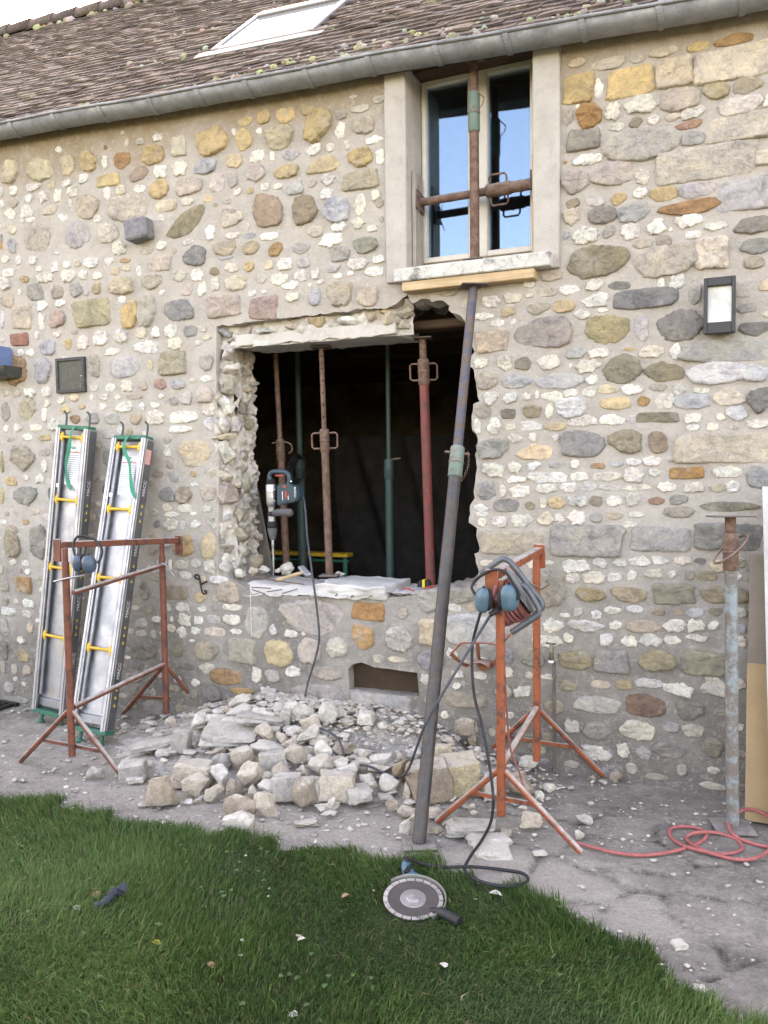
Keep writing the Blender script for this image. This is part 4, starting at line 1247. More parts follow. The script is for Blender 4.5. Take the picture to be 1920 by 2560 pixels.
# rough stones left standing in the broken jamb, the lintel's end and on the ledge
JAMB = [(1, 75, 420, 160, 510, 'w', .05), (1, 80, 520, 190, 590, 'w', .08), (1, 60, 595, 175, 705, 'nw', .06), (1, 45, 690, 82, 750, 'c', .02), (1, 75, 690, 170, 825, 'w', .06),
        (1, 72, 830, 125, 930, 'w', .03), (1, 120, 830, 190, 925, 'lw', .12), (1, 15, 930, 170, 970, 'c', .02), (1, 65, 975, 165, 1106, 'ws', .06), (1, 170, 430, 205, 600, 'n', .2),
        (1, 170, 720, 230, 830, 'n', .22), (1, 165, 1000, 225, 1090, 'n', .22), (1, 190, 840, 235, 960, 'nk', .3), (2, 95, 0, 170, 110, 'ws', .08), (2, 70, 115, 150, 190, 'cn', .05),
        (2, 65, 200, 160, 330, 'pn', .06), (2, 155, 150, 235, 290, 'cn', .2), (2, 80, 370, 130, 430, 'lw', .05), (2, 140, 330, 220, 440, 'cn', .16), (2, 110, 450, 235, 560, 'nc', .14),
        (2, 80, 545, 150, 620, 'n', .08), (2, 170, 565, 240, 640, 'cn', .2), (2, 60, 640, 130, 735, 'w', .03), (2, 125, 610, 200, 695, 'w', .12),
        (1, 65, 320, 150, 375, 'l', .04), (1, 80, 370, 160, 410, 'np', .05), (1, 165, 310, 260, 365, 'ns', .05), (1, 265, 320, 410, 362, 'ls', .04), (1, 430, 285, 560, 335, 'cn', .06),
        (1, 570, 258, 690, 320, 'yn', .05), (1, 750, 255, 900, 310, 'wl', .04), (1, 905, 235, 985, 290, 'cy', .05), (1, 985, 215, 1050, 245, 'y', .03), (1, 1000, 225, 1110, 300, 'ns', .03),
        (1, 1085, 195, 1180, 270, 'ns', .06), (1, 1090, 270, 1175, 340, 'cn', .08), (1, 1040, 150, 1125, 190, 'np', .04), (1, 660, 320, 760, 345, 's', .06)]
for i, (t, a, b_, c, d, code, dep) in enumerate(JAMB):
    f = z1 if t == 1 else z2
    pc = onY(*f((a + c) / 2, (b_ + d) / 2), dep)
    k = px_size(pc) * .434
    w, h = (c - a) * k, (d - b_) * k
    yaw = Matrix.Rotation(rnd(-.3, .3), 3, 'Z') @ Matrix.Rotation(rnd(-.12, .12), 3, 'Y')
    rock('jamb_stone', STONE, pc, (w * .56, min(w, h) * .5 + .015, h * .54), stone_tone(code, RNG), wall, 100 + i, 0, yaw)

RJ = random.Random(31)
xjj = W0(*z1(48, 900))[0]
for i in range(16):
    y = RJ.uniform(.02, .33)
    z = RJ.uniform(.93, 2.2)
    s_ = RJ.uniform(.02, .042)
    x = xjj + .012 + min(.05, y * .4) + RJ.uniform(-.01, .008)
    code = RJ.choice(('w', 'cn', 'n', 'wn', 'c', 'ns'))
    rock('jamb_stone', STONE, (x, y, z), (s_ * .8, s_ * RJ.uniform(.7, 1.3), s_ * RJ.uniform(.5, .9)), stone_tone(code, RJ), wall, 400 + i, 0,
         Matrix.Rotation(RJ.uniform(-.5, .5), 3, 'Z') @ Matrix.Rotation(RJ.uniform(-.2, .2), 3, 'Y'))

# broken masonry behind the saw cut: rubble core over the lintel and down the jamb
mb = MB()


def rough_sheet(quad, nu, nv, amp, seed, fn=None):
    a, b_, c, d = [np.array(q, float) for q in quad]
    nn = np.cross(b_ - a, d - a)
    nn /= np.linalg.norm(nn)
    vs = []
    for j in range(nv + 1):
        for i in range(nu + 1):
            s, t = i / nu, j / nv
            p = (a * (1 - s) + b_ * s) * (1 - t) + (d * (1 - s) + c * s) * t
            vs.append(p + nn * amp * (fbm(p, 9, 4, seed) + 0.7 * fbm(p, 30, 3, seed) + .35 * fbm(p, 70, 2, seed)))
    fs = [(j * (nu + 1) + i, j * (nu + 1) + i + 1, (j + 1) * (nu + 1) + i + 1, (j + 1) * (nu + 1) + i) for j in range(nv) for i in range(nu)]
    mb.add(vs, fs)


pl, pr = onY(*z1(60, 420), .05), onY(*z1(1180, 345), .05)
rough_sheet([(pl[0], .05, 2.24), (pr[0], .05, 2.24), (pr[0], .05, 2.42), (pl[0], .05, 2.42)], 70, 12, 0.03, 2)
xj = W0(*z1(48, 900))[0]
rough_sheet([(xj - .02, .0, .88), (xj + .05, .12, .88), (xj + .05, .12, 2.3), (xj - .02, .0, 2.3)], 8, 70, 0.03, 5)
rough_sheet([(xj + .05, .12, .88), (xj + .04, .36, .88), (xj + .04, .36, 2.3), (xj + .05, .12, 2.3)], 24, 100, 0.035, 6)
mb.build('broken_core', CORE, wall, 50)

# lintel
a, c = onY(*z1(160, 437), .03), onY(*z1(1080, 352), .03)
zl = (a[2] + c[2]) / 2
mb = MB()
mb.box(((a[0] + c[0]) / 2, .20, zl + .033), ((c[0] - a[0]) / 2, .17, .033), None, .004)
o = mb.build('lintel', SLAB, wall, 40)
bm = bmesh.new()
bm.from_mesh(o.data)
bmesh.ops.subdivide_edges(bm, edges=[e for e in bm.edges if e.calc_length() > .2], cuts=24, use_grid_fill=True)
for v in bm.verts:
    p = v.co + world_loc(o)
    k = fbm(p, 11, 4, 9)
    v.co.y += 0.012 * k
    v.co.z += 0.010 * fbm(p, 16, 3, 3)
bm.to_mesh(o.data)
bm.free()
LX0, LX1, LZ = a[0], c[0], zl

# the ledge left under the opening, and the broken concrete sill on it
zt = onY(*z2(830, 735)  , .34)[2]
xa, xb = W0(*z2(200, 800))[0], W0(*z2(1560, 800))[0]
mb = MB()
nu, nv = 90, 16
vs = []
for j in range(nv + 1):
    for i in range(nu + 1):
        x = xa + (xb - xa) * i / nu
        s = (x - xa) / (xb - xa)
        top = (zt - .03) * (1 - s) + (zt - .045) * s
        bot = W0(*z2(300, 850))[1] * (1 - s) + W0(*z2(1540, 812))[1] * s - .01
        t = j / nv
        if t < .35:
            q = t / .35
            y, z = -.004 + .05 * q, bot + (top - bot) * q
        else:
            q = (t - .35) / .65
            y, z = .046 + .32 * q, top
        p = (x, y, z)
        vs.append((x, y - .012 * fbm(p, 14, 3, 1) * (1 if t > 0 else 0), z + .014 * fbm(p, 10, 4, 4) + .006 * fbm(p, 34, 3, 4)))
fs = [(j * (nu + 1) + i, j * (nu + 1) + i + 1, (j + 1) * (nu + 1) + i + 1, (j + 1) * (nu + 1) + i) for j in range(nv) for i in range(nu)]
mb.add(vs, fs)
DUSTY = mat_concrete('plaster_dusted_rubble', (0.54, 0.52, 0.49), 0.25)
mb.build('ledge', DUSTY, wall, 50)
a, c = onY(*z2(610, 860), -.03), onY(*z2(1018, 872), -.03)
xs0, xs1 = a[0], c[0]
zb = c[2] - .012
o = MB().box(((xs0 + xs1) / 2, .155, (zb + zt) / 2), ((xs1 - xs0) / 2, .185, (zt - zb) / 2), None, .006).build('broken_sill_slab', DUSTY, wall, 35)
bm = bmesh.new()
bm.from_mesh(o.data)
bmesh.ops.subdivide_edges(bm, edges=[e for e in bm.edges if e.calc_length() > .03], cuts=14, use_grid_fill=True)
for v in bm.verts:
    p = v.co + world_loc(o)
    fr = max(0, (0.1 - p.y) / .13)
    v.co.y += .030 * fbm(p, 8, 4, 2) * fr + .012 * fbm(p, 25, 3, 2) * fr
    v.co.z += .012 * fbm(p, 9, 4, 6) + (.03 * max(0, fbm(p, 7, 3, 8)) if p.z < zb + .03 else 0)
    if p.x < xs0 + .1:
        v.co.x += .04 * fbm(p, 12, 3, 3)
bm.to_mesh(o.data)
bm.free()
finish(o.data, 35)

# the little vent's brown back, cut stone sill, protruding stone
p = onY(960, 1705, .06)
MB().box((p[0], .085, p[2]), (.32, .02, .17)).build('vent_back', mat_plain('brown_board', (.05, .032, .02), .85, 0, .25, 12), wall, 0)
a = onY(622 * .57866, 1002 * .57866)
k = px_size(a)
mb = MB()
mb.box((a[0], -.04, a[2]), (56 * .57866 * k, .055, 43 * .57866 * k), Matrix.Rotation(.12, 3, 'Y') @ Matrix.Rotation(-.1, 3, 'Z'), .012)
o = mb.build('projecting_stone', STONE, wall, 35)
set_col(o.data, [(.28, .28, .30)] * len(o.data.vertices))

# ------------------------------------------------------------------ shell of the house and its dark rooms
SHELL = mat_plain('outer_render', (.34, .31, .27), .9, 0, .15, 6)
mb = MB()
mb.box((-4.5, 4.7, 1.75), (8.5, .15, 2.1))                       # rear wall
mb.box((-13.1, 2.35, 1.7), (.15, 2.3, 2.05))
mb.box((4.1, 2.35, 1.55), (.15, 2.3, 1.9))
mb.build('rear_and_gable_walls', SHELL, house, 0)
mb = MB()
mb.box((-2.7, 2.6, -.06), (3.6, 2.15, .05))                      # floor
mb.box((-6.2, 2.5, 1.25), (.1, 2.05, 1.3))
mb.box((.8, 2.5, 1.25), (.1, 2.05, 1.3))
mb.box((-2.7, 4.45, 1.25), (3.4, .1, 1.3))
mb.box((-2.7, 2.5, 2.62), (3.6, 2.06, .06))                      # ceiling
mb.build('inner_room', INNER, house, 0)
for i in range(5):
    y = .75 + i * .8
    MB().box((-2.7, y, 2.49), (3.38, .055, .068), None, .008).build('ceiling_beam', OLDBEAM, house, 40)
a, c = onY(*z1(1200, 335), .16), onY(*z1(1480, 250), .16)
MB().box((-1.45, .24, (a[2] + c[2]) / 2), (.62, .07, abs(c[2] - a[2]) / 2 - .004), None, .01).build('lintel_beam', OLDBEAM, house, 40)
mb = MB()
for (xx, yy, tx, ln) in ((-2.95, .9, .12, 1.55), (-2.85, 1.0, .16, 1.6), (-3.1, .8, .10, 1.5), (-2.72, 1.1, .2, 1.45)):
    pass

# ---- upper window: cast surround, sill, frame, glass
xl0, xl1 = W0(966, 420)[0], W0(1019, 420)[0]
xr0, xr1 = W0(1334, 380)[0], W0(1402, 380)[0]
zlb, zrb = W0(975, 710)[1], W0(1395, 671)[1]
YF = .21
MB().box(((xl0 + xl1) / 2, .12, (zlb + rim(xl0) + .0) / 2), ((xl1 - xl0) / 2, .145, (rim(xl0) - zlb) / 2), None, .006).build('window_surround', CONC, house, 40)
MB().box(((xr0 + xr1) / 2, .12, (zrb + rim(xr0) + .0) / 2), ((xr1 - xr0) / 2, .145, (rim(xr0) - zrb) / 2), None, .006).build('window_surround', CONC, house, 40)
s0, s1 = onY(983, 704, -.085), onY(1376, 664, -.085)
t0, t1 = onY(982, 670, -.085), onY(1375, 628, -.085)
SZ0, SZ1 = (s0[2] + s1[2]) / 2, (t0[2] + t1[2]) / 2
MB().box(((s0[0] + s1[0]) / 2, .105, (SZ0 + SZ1) / 2), ((s1[0] - s0[0]) / 2, .19, (SZ1 - SZ0) / 2), None, .006).build('window_sill', SILLC, house, 40)
wt = onY(1290, 160, YF)[2]                                      # underside of the timber lintel
wz1 = max(rim(xr0) + .02, wt + .05)
MB().box(((xl1 + xr0) / 2, (.02 + .35) / 2 + .06, (wt + wz1) / 2), ((xr0 - xl1) / 2 - .002, .165, (wz1 - wt) / 2), None, .003).build('window_lintel', OLDBEAM, house, 40)

fx0, fx1 = onY(1040, 400, YF)[0], xr0 - .004
fx0 = xl1 + .004
gl0, gl1 = onY(1068, 420, YF)[0], onY(1172, 420, YF)[0]
gr0, gr1 = onY(1221, 400, YF)[0], onY(1327, 400, YF)[0]
gzb = (onY(1085, 645, YF)[2] + onY(1300, 618, YF)[2]) / 2
gzt = (onY(1090, 216, YF)[2] + onY(1290, 175, YF)[2]) / 2
fr = MB()
zf0 = SZ1 + .002
mid = (gl1 + gr0) / 2
fr.box(((fx0 + gl0) / 2 - .012, YF + .03, (zf0 + wt) / 2), ((gl0 - fx0) / 2 - .012, .035, (wt - zf0) / 2), None, .004)
fr.box(((fx1 + gr1) / 2 + .008, YF + .03, (zf0 + wt) / 2), ((fx1 - gr1) / 2 - .008, .035, (wt - zf0) / 2), None, .004)
fr.box(((fx0 + fx1) / 2, YF + .031, (gzt + .03 + wt) / 2), ((fx1 - fx0) / 2, .034, (wt - gzt - .03) / 2), None, .003)
fr.box(((fx0 + fx1) / 2, YF + .031, (zf0 + gzb - .03) / 2), ((fx1 - fx0) / 2, .034, (gzb - .03 - zf0) / 2), None, .003)
wf = fr.build('window', CREAMW, house, 40)
for (a, b_, h0, h1) in ((gl0, gl1, gl0 - .025, mid - .002), (gr0, gr1, mid + .002, gr1 + .018)):
    q = MB()
    q.box(((h0 + a) / 2, YF + .01, (gzb + gzt) / 2), ((a - h0) / 2, .03, (gzt - gzb) / 2 + .03), None, .006)
    q.box(((h1 + b_) / 2, YF + .01, (gzb + gzt) / 2), ((h1 - b_) / 2, .03, (gzt - gzb) / 2 + .03), None, .006)
    q.box(((a + b_) / 2, YF + .011, gzb - .015), ((b_ - a) / 2 + .004, .029, .015), None, .004)
    q.box(((a + b_) / 2, YF + .011, gzt + .015), ((b_ - a) / 2 + .004, .029, .015), None, .004)
    q.build('casement', CREAMW, wf, 40)
    MB().box(((a + b_) / 2, YF + .018, (gzb + gzt) / 2), ((b_ - a) / 2 + .004, .003, (gzt - gzb) / 2 + .004)).build('pane', GLASS, wf, 0)

# ---- roof
SL = math.radians(41)
RS, RN = np.array((0, math.cos(SL), math.sin(SL))), np.array((0, -math.sin(SL), math.cos(SL)))
RIDGE_T = 2.37 / math.cos(SL)


def RP(x, t, off=0.0):
    return np.array((x, -.06, rim(x) + .012)) + RS * t + RN * off


def roof_hit(px, py, off=0.0):
    d = ray(px, py)
    o = RP(0, 0, off)
    ex = np.array((1, 0, -.049))
    n = np.cross(ex, RS)
    t = (o - CAM).dot(n) / d.dot(n)
    p = CAM + d * t
    return p[0], (p - RP(p[0], 0, off)).dot(RS)


TILEM = mat_attr('old_flat_tiles', 0.9, (0.6, 1.3), 26, 0.5, 0.006, 0.3, 0.12)
ROOFB = mat_plain('roof_underlay', (.10, .075, .065), .95, 0, .3, 8)
rb = MB()
xA, xB = -13.2, 4.2
rb.add([RP(xA, -.02, -.06), RP(xB, -.02, -.06), RP(xB, RIDGE_T, -.06), RP(xA, RIDGE_T, -.06),
        RP(xA, -.02, -.005), RP(xB, -.02, -.005), RP(xB, RIDGE_T, -.005), RP(xA, RIDGE_T, -.005)],
       [(0, 3, 2, 1), (4, 5, 6, 7), (0, 1, 5, 4), (2, 3, 7, 6), (3, 0, 4, 7), (1, 2, 6, 5)])
roof = rb.build('roof', ROOFB, house, 0)
BS = np.array((0, math.cos(SL), -math.sin(SL)))


def BP(x, t, off=0.0):
    return RP(x, RIDGE_T) + BS * t + np.array((0, math.sin(SL), math.cos(SL))) * off


# rear slope with its own roof window hole
hx0, hx1, ht0, ht1 = -2.85, -1.95, .5, 1.15
mb = MB()
for (a, b_, t0_, t1_) in ((xA, hx0, 0, 3.3), (hx1, xB, 0, 3.3), (hx0, hx1, 0, ht0), (hx0, hx1, ht1, 3.3)):
    vs = [BP(a, t0_, -.06), BP(b_, t0_, -.06), BP(b_, t1_, -.06), BP(a, t1_, -.06), BP(a, t0_), BP(b_, t0_), BP(b_, t1_), BP(a, t1_)]
    mb.add(vs, [(0, 3, 2, 1), (4, 5, 6, 7), (0, 1, 5, 4), (2, 3, 7, 6), (3, 0, 4, 7), (1, 2, 6, 5)])
mb.build('rear_roof', ROOFB, house, 0, fix=False)
mb = MB()
for x in (xA + .1, xB - .1):
    mb.prism([(x, 0, rim(x) - .1), RP(x, RIDGE_T, -.05), (x, 4.7, rim(x) - .1)], (.05, 0, 0))
mb.build('gable', SHELL, house, 0)

# skylight
cs = [roof_hit(*p, .05) for p in ((538, 119), (773, 79), (862, 6), (648, 29))]
kx0, kx1 = (cs[0][0] + cs[3][0]) / 2, (cs[1][0] + cs[2][0]) / 2
kt0, kt1 = (cs[0][1] + cs[1][1]) / 2, (cs[2][1] + cs[3][1]) / 2 + .06
skyl = MB()
kax = np.array(((1, 0, -.049) / np.linalg.norm((1, 0, -.049)), RS, RN))


def kbox(m_, x0, x1, t0_, t1_, o0, o1, bev=.006):
    c = RP((x0 + x1) / 2, (t0_ + t1_) / 2, (o0 + o1) / 2)
    m_.box(c, ((x1 - x0) / 2, (t1_ - t0_) / 2, (o1 - o0) / 2), kax, bev)


kbox(skyl, kx0, kx0 + .045, kt0, kt1, 0, .055)
kbox(skyl, kx1 - .045, kx1, kt0, kt1, 0, .055)
kbox(skyl, kx0 + .045, kx1 - .045, kt0, kt0 + .055, 0, .052)
kbox(skyl, kx0 + .045, kx1 - .045, kt1 - .09, kt1, 0, .065)
kbox(skyl, kx0 - .09, kx1 + .09, kt0 - .09, kt0 - .002, 0, .045, .004)
PALEALU = mat_plain('pale_grey_cladding', (.26, .25, .24), .45, .6, .08, 9, .03, .5)
sky_o = skyl.build('skylight', PALEALU, house, 40)
q = MB()
kbox(q, kx0 + .045, kx1 - .045, kt0 + .055, kt1 - .09, .038, .045, 0)
m = NT('skylight_glass')
SKYG = m.set((.25, .27, .28), .04, 0.0, None, 1.0)
q.build('pane', SKYG, sky_o, 0)

# tiles
TW, TL, TG = .165, .21, .074
tvar = []
TC = [(.108, .083, .071), (.125, .099, .085), (.094, .077, .070), (.132, .103, .085), (.108, .090, .083), (.16, .137, .118)]


def tile_geo(R):
    n = 5
    bow = R.uniform(-.004, .006)
    vs = []
    for e, L in ((0, 0), (1, TL)):
        for i in range(n):
            u = (i / (n - 1) - .5)
            jag = R.uniform(-.005, .005) if e == 0 else 0
            z = bow * (1 - 4 * u * u)
            vs.append((u * (TW - .004), L + jag, z))
    vs += [(a, b_, c + .0135) for a, b_, c in vs]
    fs = []
    m_ = 2 * n
    for i in range(n - 1):
        fs.append((m_ + i, m_ + i + 1, m_ + n + i + 1, m_ + n + i))
        fs.append((i, i + 1, m_ + i + 1, m_ + i))
    fs.append((0, m_, m_ + n, n))
    fs.append((n - 1, 2 * n - 1, m_ + 2 * n - 1, m_ + n - 1))
    return vs, fs


RT = random.Random(21)
for k in range(12):
    vs, fs = tile_geo(RT)
    me = bpy.data.meshes.new('roof_tile')
    me.from_pydata(vs, [], fs)
    set_col(me, [TC[k % 6]] * len(vs))
    finish(me, 30)
    me.materials.append(TILEM)
    tvar.append((me, vs, fs, TC[k % 6]))
tiles = []
nrow = int(RIDGE_T / TG)
for r in range(nrow):
    t = r * TG - .03
    x = -8.2 + (r % 2) * TW / 2
    while x < 1.7:
        if not (kx0 - .06 < x < kx1 + .06 and kt0 - .13 < t < kt1 - .02):
            off = .010 + .012 * fbm((x, t, 0), 1.1, 3) + .0025 * RT.uniform(-1, 1)
            p = RP(x, t + RT.uniform(-.006, .006), off)
            tilt = math.atan2(.0145, TG) * .62 + RT.uniform(-.010, .010)
            roll = RT.uniform(-.018, .018)
            yaw = RT.uniform(-.014, .014)
            v = p - CAM
            z = v.dot(CF)
            u, w = v.dot(CR) / z * FPX, v.dot(CU) / z * FPX
            vis = abs(u) < 1000 and abs(w) < 1300
            tiles.append((1 / z ** 2 if vis else 0, p, tilt, roll, yaw, RT.randrange(12)))
        x += TW
tiles.sort(key=lambda q: -q[0])
R3 = Matrix([list(kax[0]), list(kax[1]), list(kax[2])]).transposed()
sv, sf, scn = [], [], []
for i, (_, p, tilt, roll, yaw, k) in enumerate(tiles):
    rm = R3 @ Matrix.Rotation(yaw, 3, 'Z') @ Matrix.Rotation(-tilt, 3, 'X') @ Matrix.Rotation(roll, 3, 'Y')
    me, vs, fs, cc = tvar[k]
    p = p + RN * .022
    if i < 298:
        ob = bpy.data.objects.new('roof_tile', me)
        COL.objects.link(ob)
        ob.parent = roof
        mw = rm.to_4x4()
        mw.translation = Vector([float(q) for q in p]) - world_loc(roof)
        ob.matrix_local = mw
    else:
        o = len(sv)
        M3 = np.array(rm)
        g = RT.uniform(.72, 1.3)
        sv += [tuple(p + M3 @ np.array(q)) for q in vs]
        sf += [tuple(q + o for q in f) for f in fs]
        scn += [tuple(q * g for q in cc)] * len(vs)
b = MB()
b.v, b.f, b.c = sv, sf, scn
b.build('far_roof_tiles', TILEM, roof, 30, 'stuff', fix=False)
# ridge tiles
for i in range(46):
    x = -10.6 + i * .3
    if x > 2.5:
        break
    a, c = RP(x, RIDGE_T, .01), RP(x + .33, RIDGE_T, .025)
    vs, fs = [], []
    for e, p in enumerate((a, c)):
        for k in range(9):
            an = math.radians(-20 + 220 * k / 8)
            vs.append(p + np.array((0, math.cos(an), 0)) * .11 + np.array((0, 0, math.sin(an))) * .10)
    fs = [(k, k + 1, 10 + k, 9 + k) for k in range(8)]
    o = MB().add(vs, fs).build('ridge_tile', TILEM, roof, 40)
    set_col(o.data, [TC[i % 6]] * len(o.data.vertices))
    sm = o.modifiers.new('thickness', 'SOLIDIFY')
    sm.thickness = .014

# moss cushions
MOSS = mat_attr('moss', 0.95, (0.55, 1.35), 90, 0.9, 0.006, 0, 0.05)
mb = MB()
RM = random.Random(4)


def moss(x, t, r):
    c = RP(x, t, .035)
    col = RM.choice([(.31, .285, .20), (.37, .335, .255), (.26, .255, .15), (.40, .365, .30), (.36, .33, .27)])
    vs, fs = [], []
    n = 8
    for j, (f, h) in enumerate(((1.0, -.3), (1.02, .15), (.85, .5), (.5, .8))):
        for k in range(n):
            an = 2 * math.pi * k / n
            w = 1 + .25 * noise.noise(Vector((math.cos(an) * 2 + x * 9, math.sin(an) * 2 + t * 9, j)))
            vs.append(c + kax[0] * r * f * math.cos(an) * w * 1.15 + RS * r * f * math.sin(an) * w + RN * r * h * w)
    vs.append(c + RN * r * .88)
    for j in range(3):
        for k in range(n):
            fs.append((j * n + k, j * n + (k + 1) % n, (j + 1) * n + (k + 1) % n, (j + 1) * n + k))
    fs += [(3 * n + k, 3 * n + (k + 1) % n, 4 * n) for k in range(n)]
    mb.add(vs, fs, tuple(q * RM.uniform(.75, 1.2) for q in col))


cl = [(RM.uniform(-5.2, .4), RM.random() ** 1.5 * 1.6) for _ in range(17)] + [(-2.3, .22), (-2.2, .3), (-2.05, .18), (-1.6, .2), (-1.5, .25), (-1.35, .15), (-.9, .1)]
for cx, ct in cl:
    for _ in range(RM.randint(6, 17)):
        x, t = RM.gauss(cx, .22), RM.gauss(ct, .07)
        t = round(t / TG) * TG - .025 + RM.uniform(-.01, .02)
        if t < -.03 or (kx0 - .1 < x < kx1 + .1 and kt0 - .1 < t < kt1):
            continue
        moss(x, t, RM.choice((.006, .008, .010, .013, .016, .021)))
for _ in range(560):
    x, t = RM.uniform(-7.6, .8), RM.random() ** 1.2 * RIDGE_T
    t = round(t / TG) * TG - .025 + RM.uniform(-.01, .02)
    if kx0 - .1 < x < kx1 + .1 and kt0 - .1 < t < kt1:
        continue
    moss(x, t, RM.choice((.005, .006, .008, .011)))
for x, t, r in ((-1.42, .03, .034), (-1.30, .05, .022), (-2.02, .04, .026), (-2.20, .02, .018)):
    moss(x, t, r)
for _ in range(160):
    moss(RM.uniform(-9, -3.2), RIDGE_T + RM.uniform(-.12, .03), RM.uniform(.02, .05))
mb.build('roof_moss', MOSS, roof, 50, 'stuff', fix=False)

# gutter
GR = .066
vs, fs = [], []
gx_ = list(np.arange(-13, 4.01, .25))
prof = []
for k in range(15):
    an = math.pi * k / 14
    prof.append((-.095 - GR * math.cos(an), -GR * math.sin(an)))
prof2 = [(-.095 - (GR - .003) * math.cos(math.pi * k / 14), -(GR - .003) * math.sin(math.pi * k / 14)) for k in range(14, -1, -1)]
pp = prof + prof2
for x in gx_:
    sag = .004 * math.sin(x * 2.7) + .003 * math.sin(x * 6.1)
    for y, z in pp:
        vs.append((x, y, rim(x) + z + sag))
n = len(pp)
fs = [(i * n + k, i * n + (k + 1) % n, (i + 1) * n + (k + 1) % n, (i + 1) * n + k) for i in range(len(gx_) - 1) for k in range(n)]
mb = MB().add(vs, fs)
mb.tube([(x, -.095 - GR - .004, rim(x) + .003 + .004 * math.sin(x * 2.7) + .003 * math.sin(x * 6.1)) for x in gx_], .0085, 10)
gut = mb.build('gutter', ZINC, house, 50)
bxs = [onY(p, q, -.1)[0] for p, q in ((43, 320), (148, 300), (263, 285), (388, 265), (506, 245), (625, 222), (775, 200), (929, 165), (1096, 130), (1270, 100), (1458, 62), (1649, 30), (1851, 0))]
bxs = [bxs[0] - .3 * k for k in range(1, 8)][::-1] + bxs + [bxs[-1] + .42, bxs[-1] + .84]
for x in bxs:
    mb = MB()
    sag = .004 * math.sin(x * 2.7) + .003 * math.sin(x * 6.1)
    arc = [(x + .012 * math.sin(k / 3), -.095 - (GR + .0035) * math.cos(math.pi * k / 14), rim(x) + sag - (GR + .0035) * math.sin(math.pi * k / 14)) for k in range(0, 15)]
    arc = [(x, -.095 - GR - .006, rim(x) + sag + .014)] + arc
    for i in range(len(arc) - 1):
        d = np.array(arc[i + 1]) - np.array(arc[i])
        nrm = np.cross(d, (1, 0, 0))
        mb.bar(arc[i], np.array(arc[i + 1]) + d * .08, .026, .004, nrm, .0005)
    mb.build('gutter_bracket', ZINC, gut, 40)

# ------------------------------------------------------------------ steel props
HOLE = mat_plain('dark_hole', (.006, .006, .006), .9, 0, .1, 10, 0)


def frame(a):
    a = np.array(a, float)
    a /= np.linalg.norm(a)
    u = np.cross(a, (0, 1, 0)) if abs(a[1]) < .9 else np.cross(a, (1, 0, 0))
    u /= np.linalg.norm(u)
    return u, np.cross(a, u), a


def plate(m, c, nrm, s, th=.006, spin=0.0):
    u, w, a = frame(nrm)
    u2 = u * math.cos(spin) + w * math.sin(spin)
    w2 = np.cross(a, u2)
    m.box(c, (s / 2, s / 2, th / 2), np.array((u2, w2, a)), .0015)


def prop(label, p0, p1, f, r0, r1, m0, m1, handle=None, holes=0, n0=None, n1=None, ps=.115, collar=(.0, .10), mc=None, hside=None, plates=(1, 1), group='steel shoring props', spin=.3):
    """p0 -> p1: thick tube to fraction f, then the thin tube; collar with its handle where they meet"""
    p0, p1 = np.array(p0, float), np.array(p1, float)
    u, w, a = frame(p1 - p0)
    L = np.linalg.norm(p1 - p0)
    o = thing('steel_prop', label, 'steel prop', p0, group)
    if plates[0]:
        m = MB()
        plate(m, p0 + (np.array(n0 if n0 is not None else a)) * .004, n0 if n0 is not None else a, ps, .007, spin)
        m.build('base_plate', PLATE, o, 30)
    if plates[1]:
        m = MB()
        plate(m, p1 - (np.array(n1 if n1 is not None else a)) * .004, n1 if n1 is not None else a, ps, .007, spin)
        m.build('top_plate', PLATE, o, 30)
    pm = p0 + a * L * f
    MB().tube([p0 + a * .004, pm], r0, 18).build('outer_tube', m0, o, 50)
    MB().tube([pm - a * .03, p1 - a * .006], r1, 16).build('inner_tube', m1, o, 50)
    m = MB()
    c0, c1 = pm - a * collar[1], pm + a * collar[0]
    rc = max(r0, r1) + .005
    m.lathe(c0, a, [(0, rc - .003), (.004, rc), (collar[1] + collar[0] - .006, rc), (collar[1] + collar[0], rc - .003)], 18)
    m.lathe(c0 + a * (collar[0] + collar[1]) * .45, a, [(0, rc), (.002, rc + .0025), (.010, rc + .0025), (.012, rc)], 18)
    m.build('collar', mc or m0, o, 40)
    cm = (c0 + c1) / 2
    hs = np.array(hside, float) if hside is not None else u
    hs = hs - a * hs.dot(a)
    hs /= np.linalg.norm(hs)
    if handle == 'loops':
        for sg in (-1, 1):
            pts = [cm + a * .045, cm + a * .045 + hs * sg * .062, cm + a * .036 + hs * sg * .074, cm - a * .036 + hs * sg * .074, cm - a * .045 + hs * sg * .062, cm - a * .045]
            MB().tube(pts, .0055, 8).build('handle', mc or m0, o, 50)
    elif handle == 'hook':
        pts = [cm + a * .05 + hs * .06] + [cm + a * (.005 + .042 * math.sin(t)) - hs * (.045 + .035 * math.cos(t)) for t in np.linspace(1.9, -1.6, 9)][0:0] + \
              [cm + a * .052, cm + a * .048 - hs * .05, cm + a * .03 - hs * .08, cm - a * .002 - hs * .085, cm - a * .022 - hs * .06]
        MB().tube(spline(pts, 5), .006, 8).build('handle', mc or m0, o, 50)
    elif handle == 'pin':
        MB().tube([pm + hs * (r0 + .03), pm - hs * (r0 + .03)], .006, 8).build('pin', RUSTY, o, 50)
    if holes:
        q = MB()
        back = -np.array(ray(960, 1280))
        back = np.array((CAM - pm))
        back -= a * back.dot(a)
        back /= np.linalg.norm(back)
        uu = np.cross(a, back)
        for k in range(holes):
            c = pm + a * (L * (1 - f)) * (k + .8) / (holes + .6) + back * (r1 + .0004)
            q.add([c + .0055 * (math.cos(t) * uu + math.sin(t) * a) for t in np.linspace(0, 6.283, 10)[:-1]], [tuple(range(9))])
        q.build('hole', HOLE, o, 0, 'stuff')
    return o, pm, a, u, w


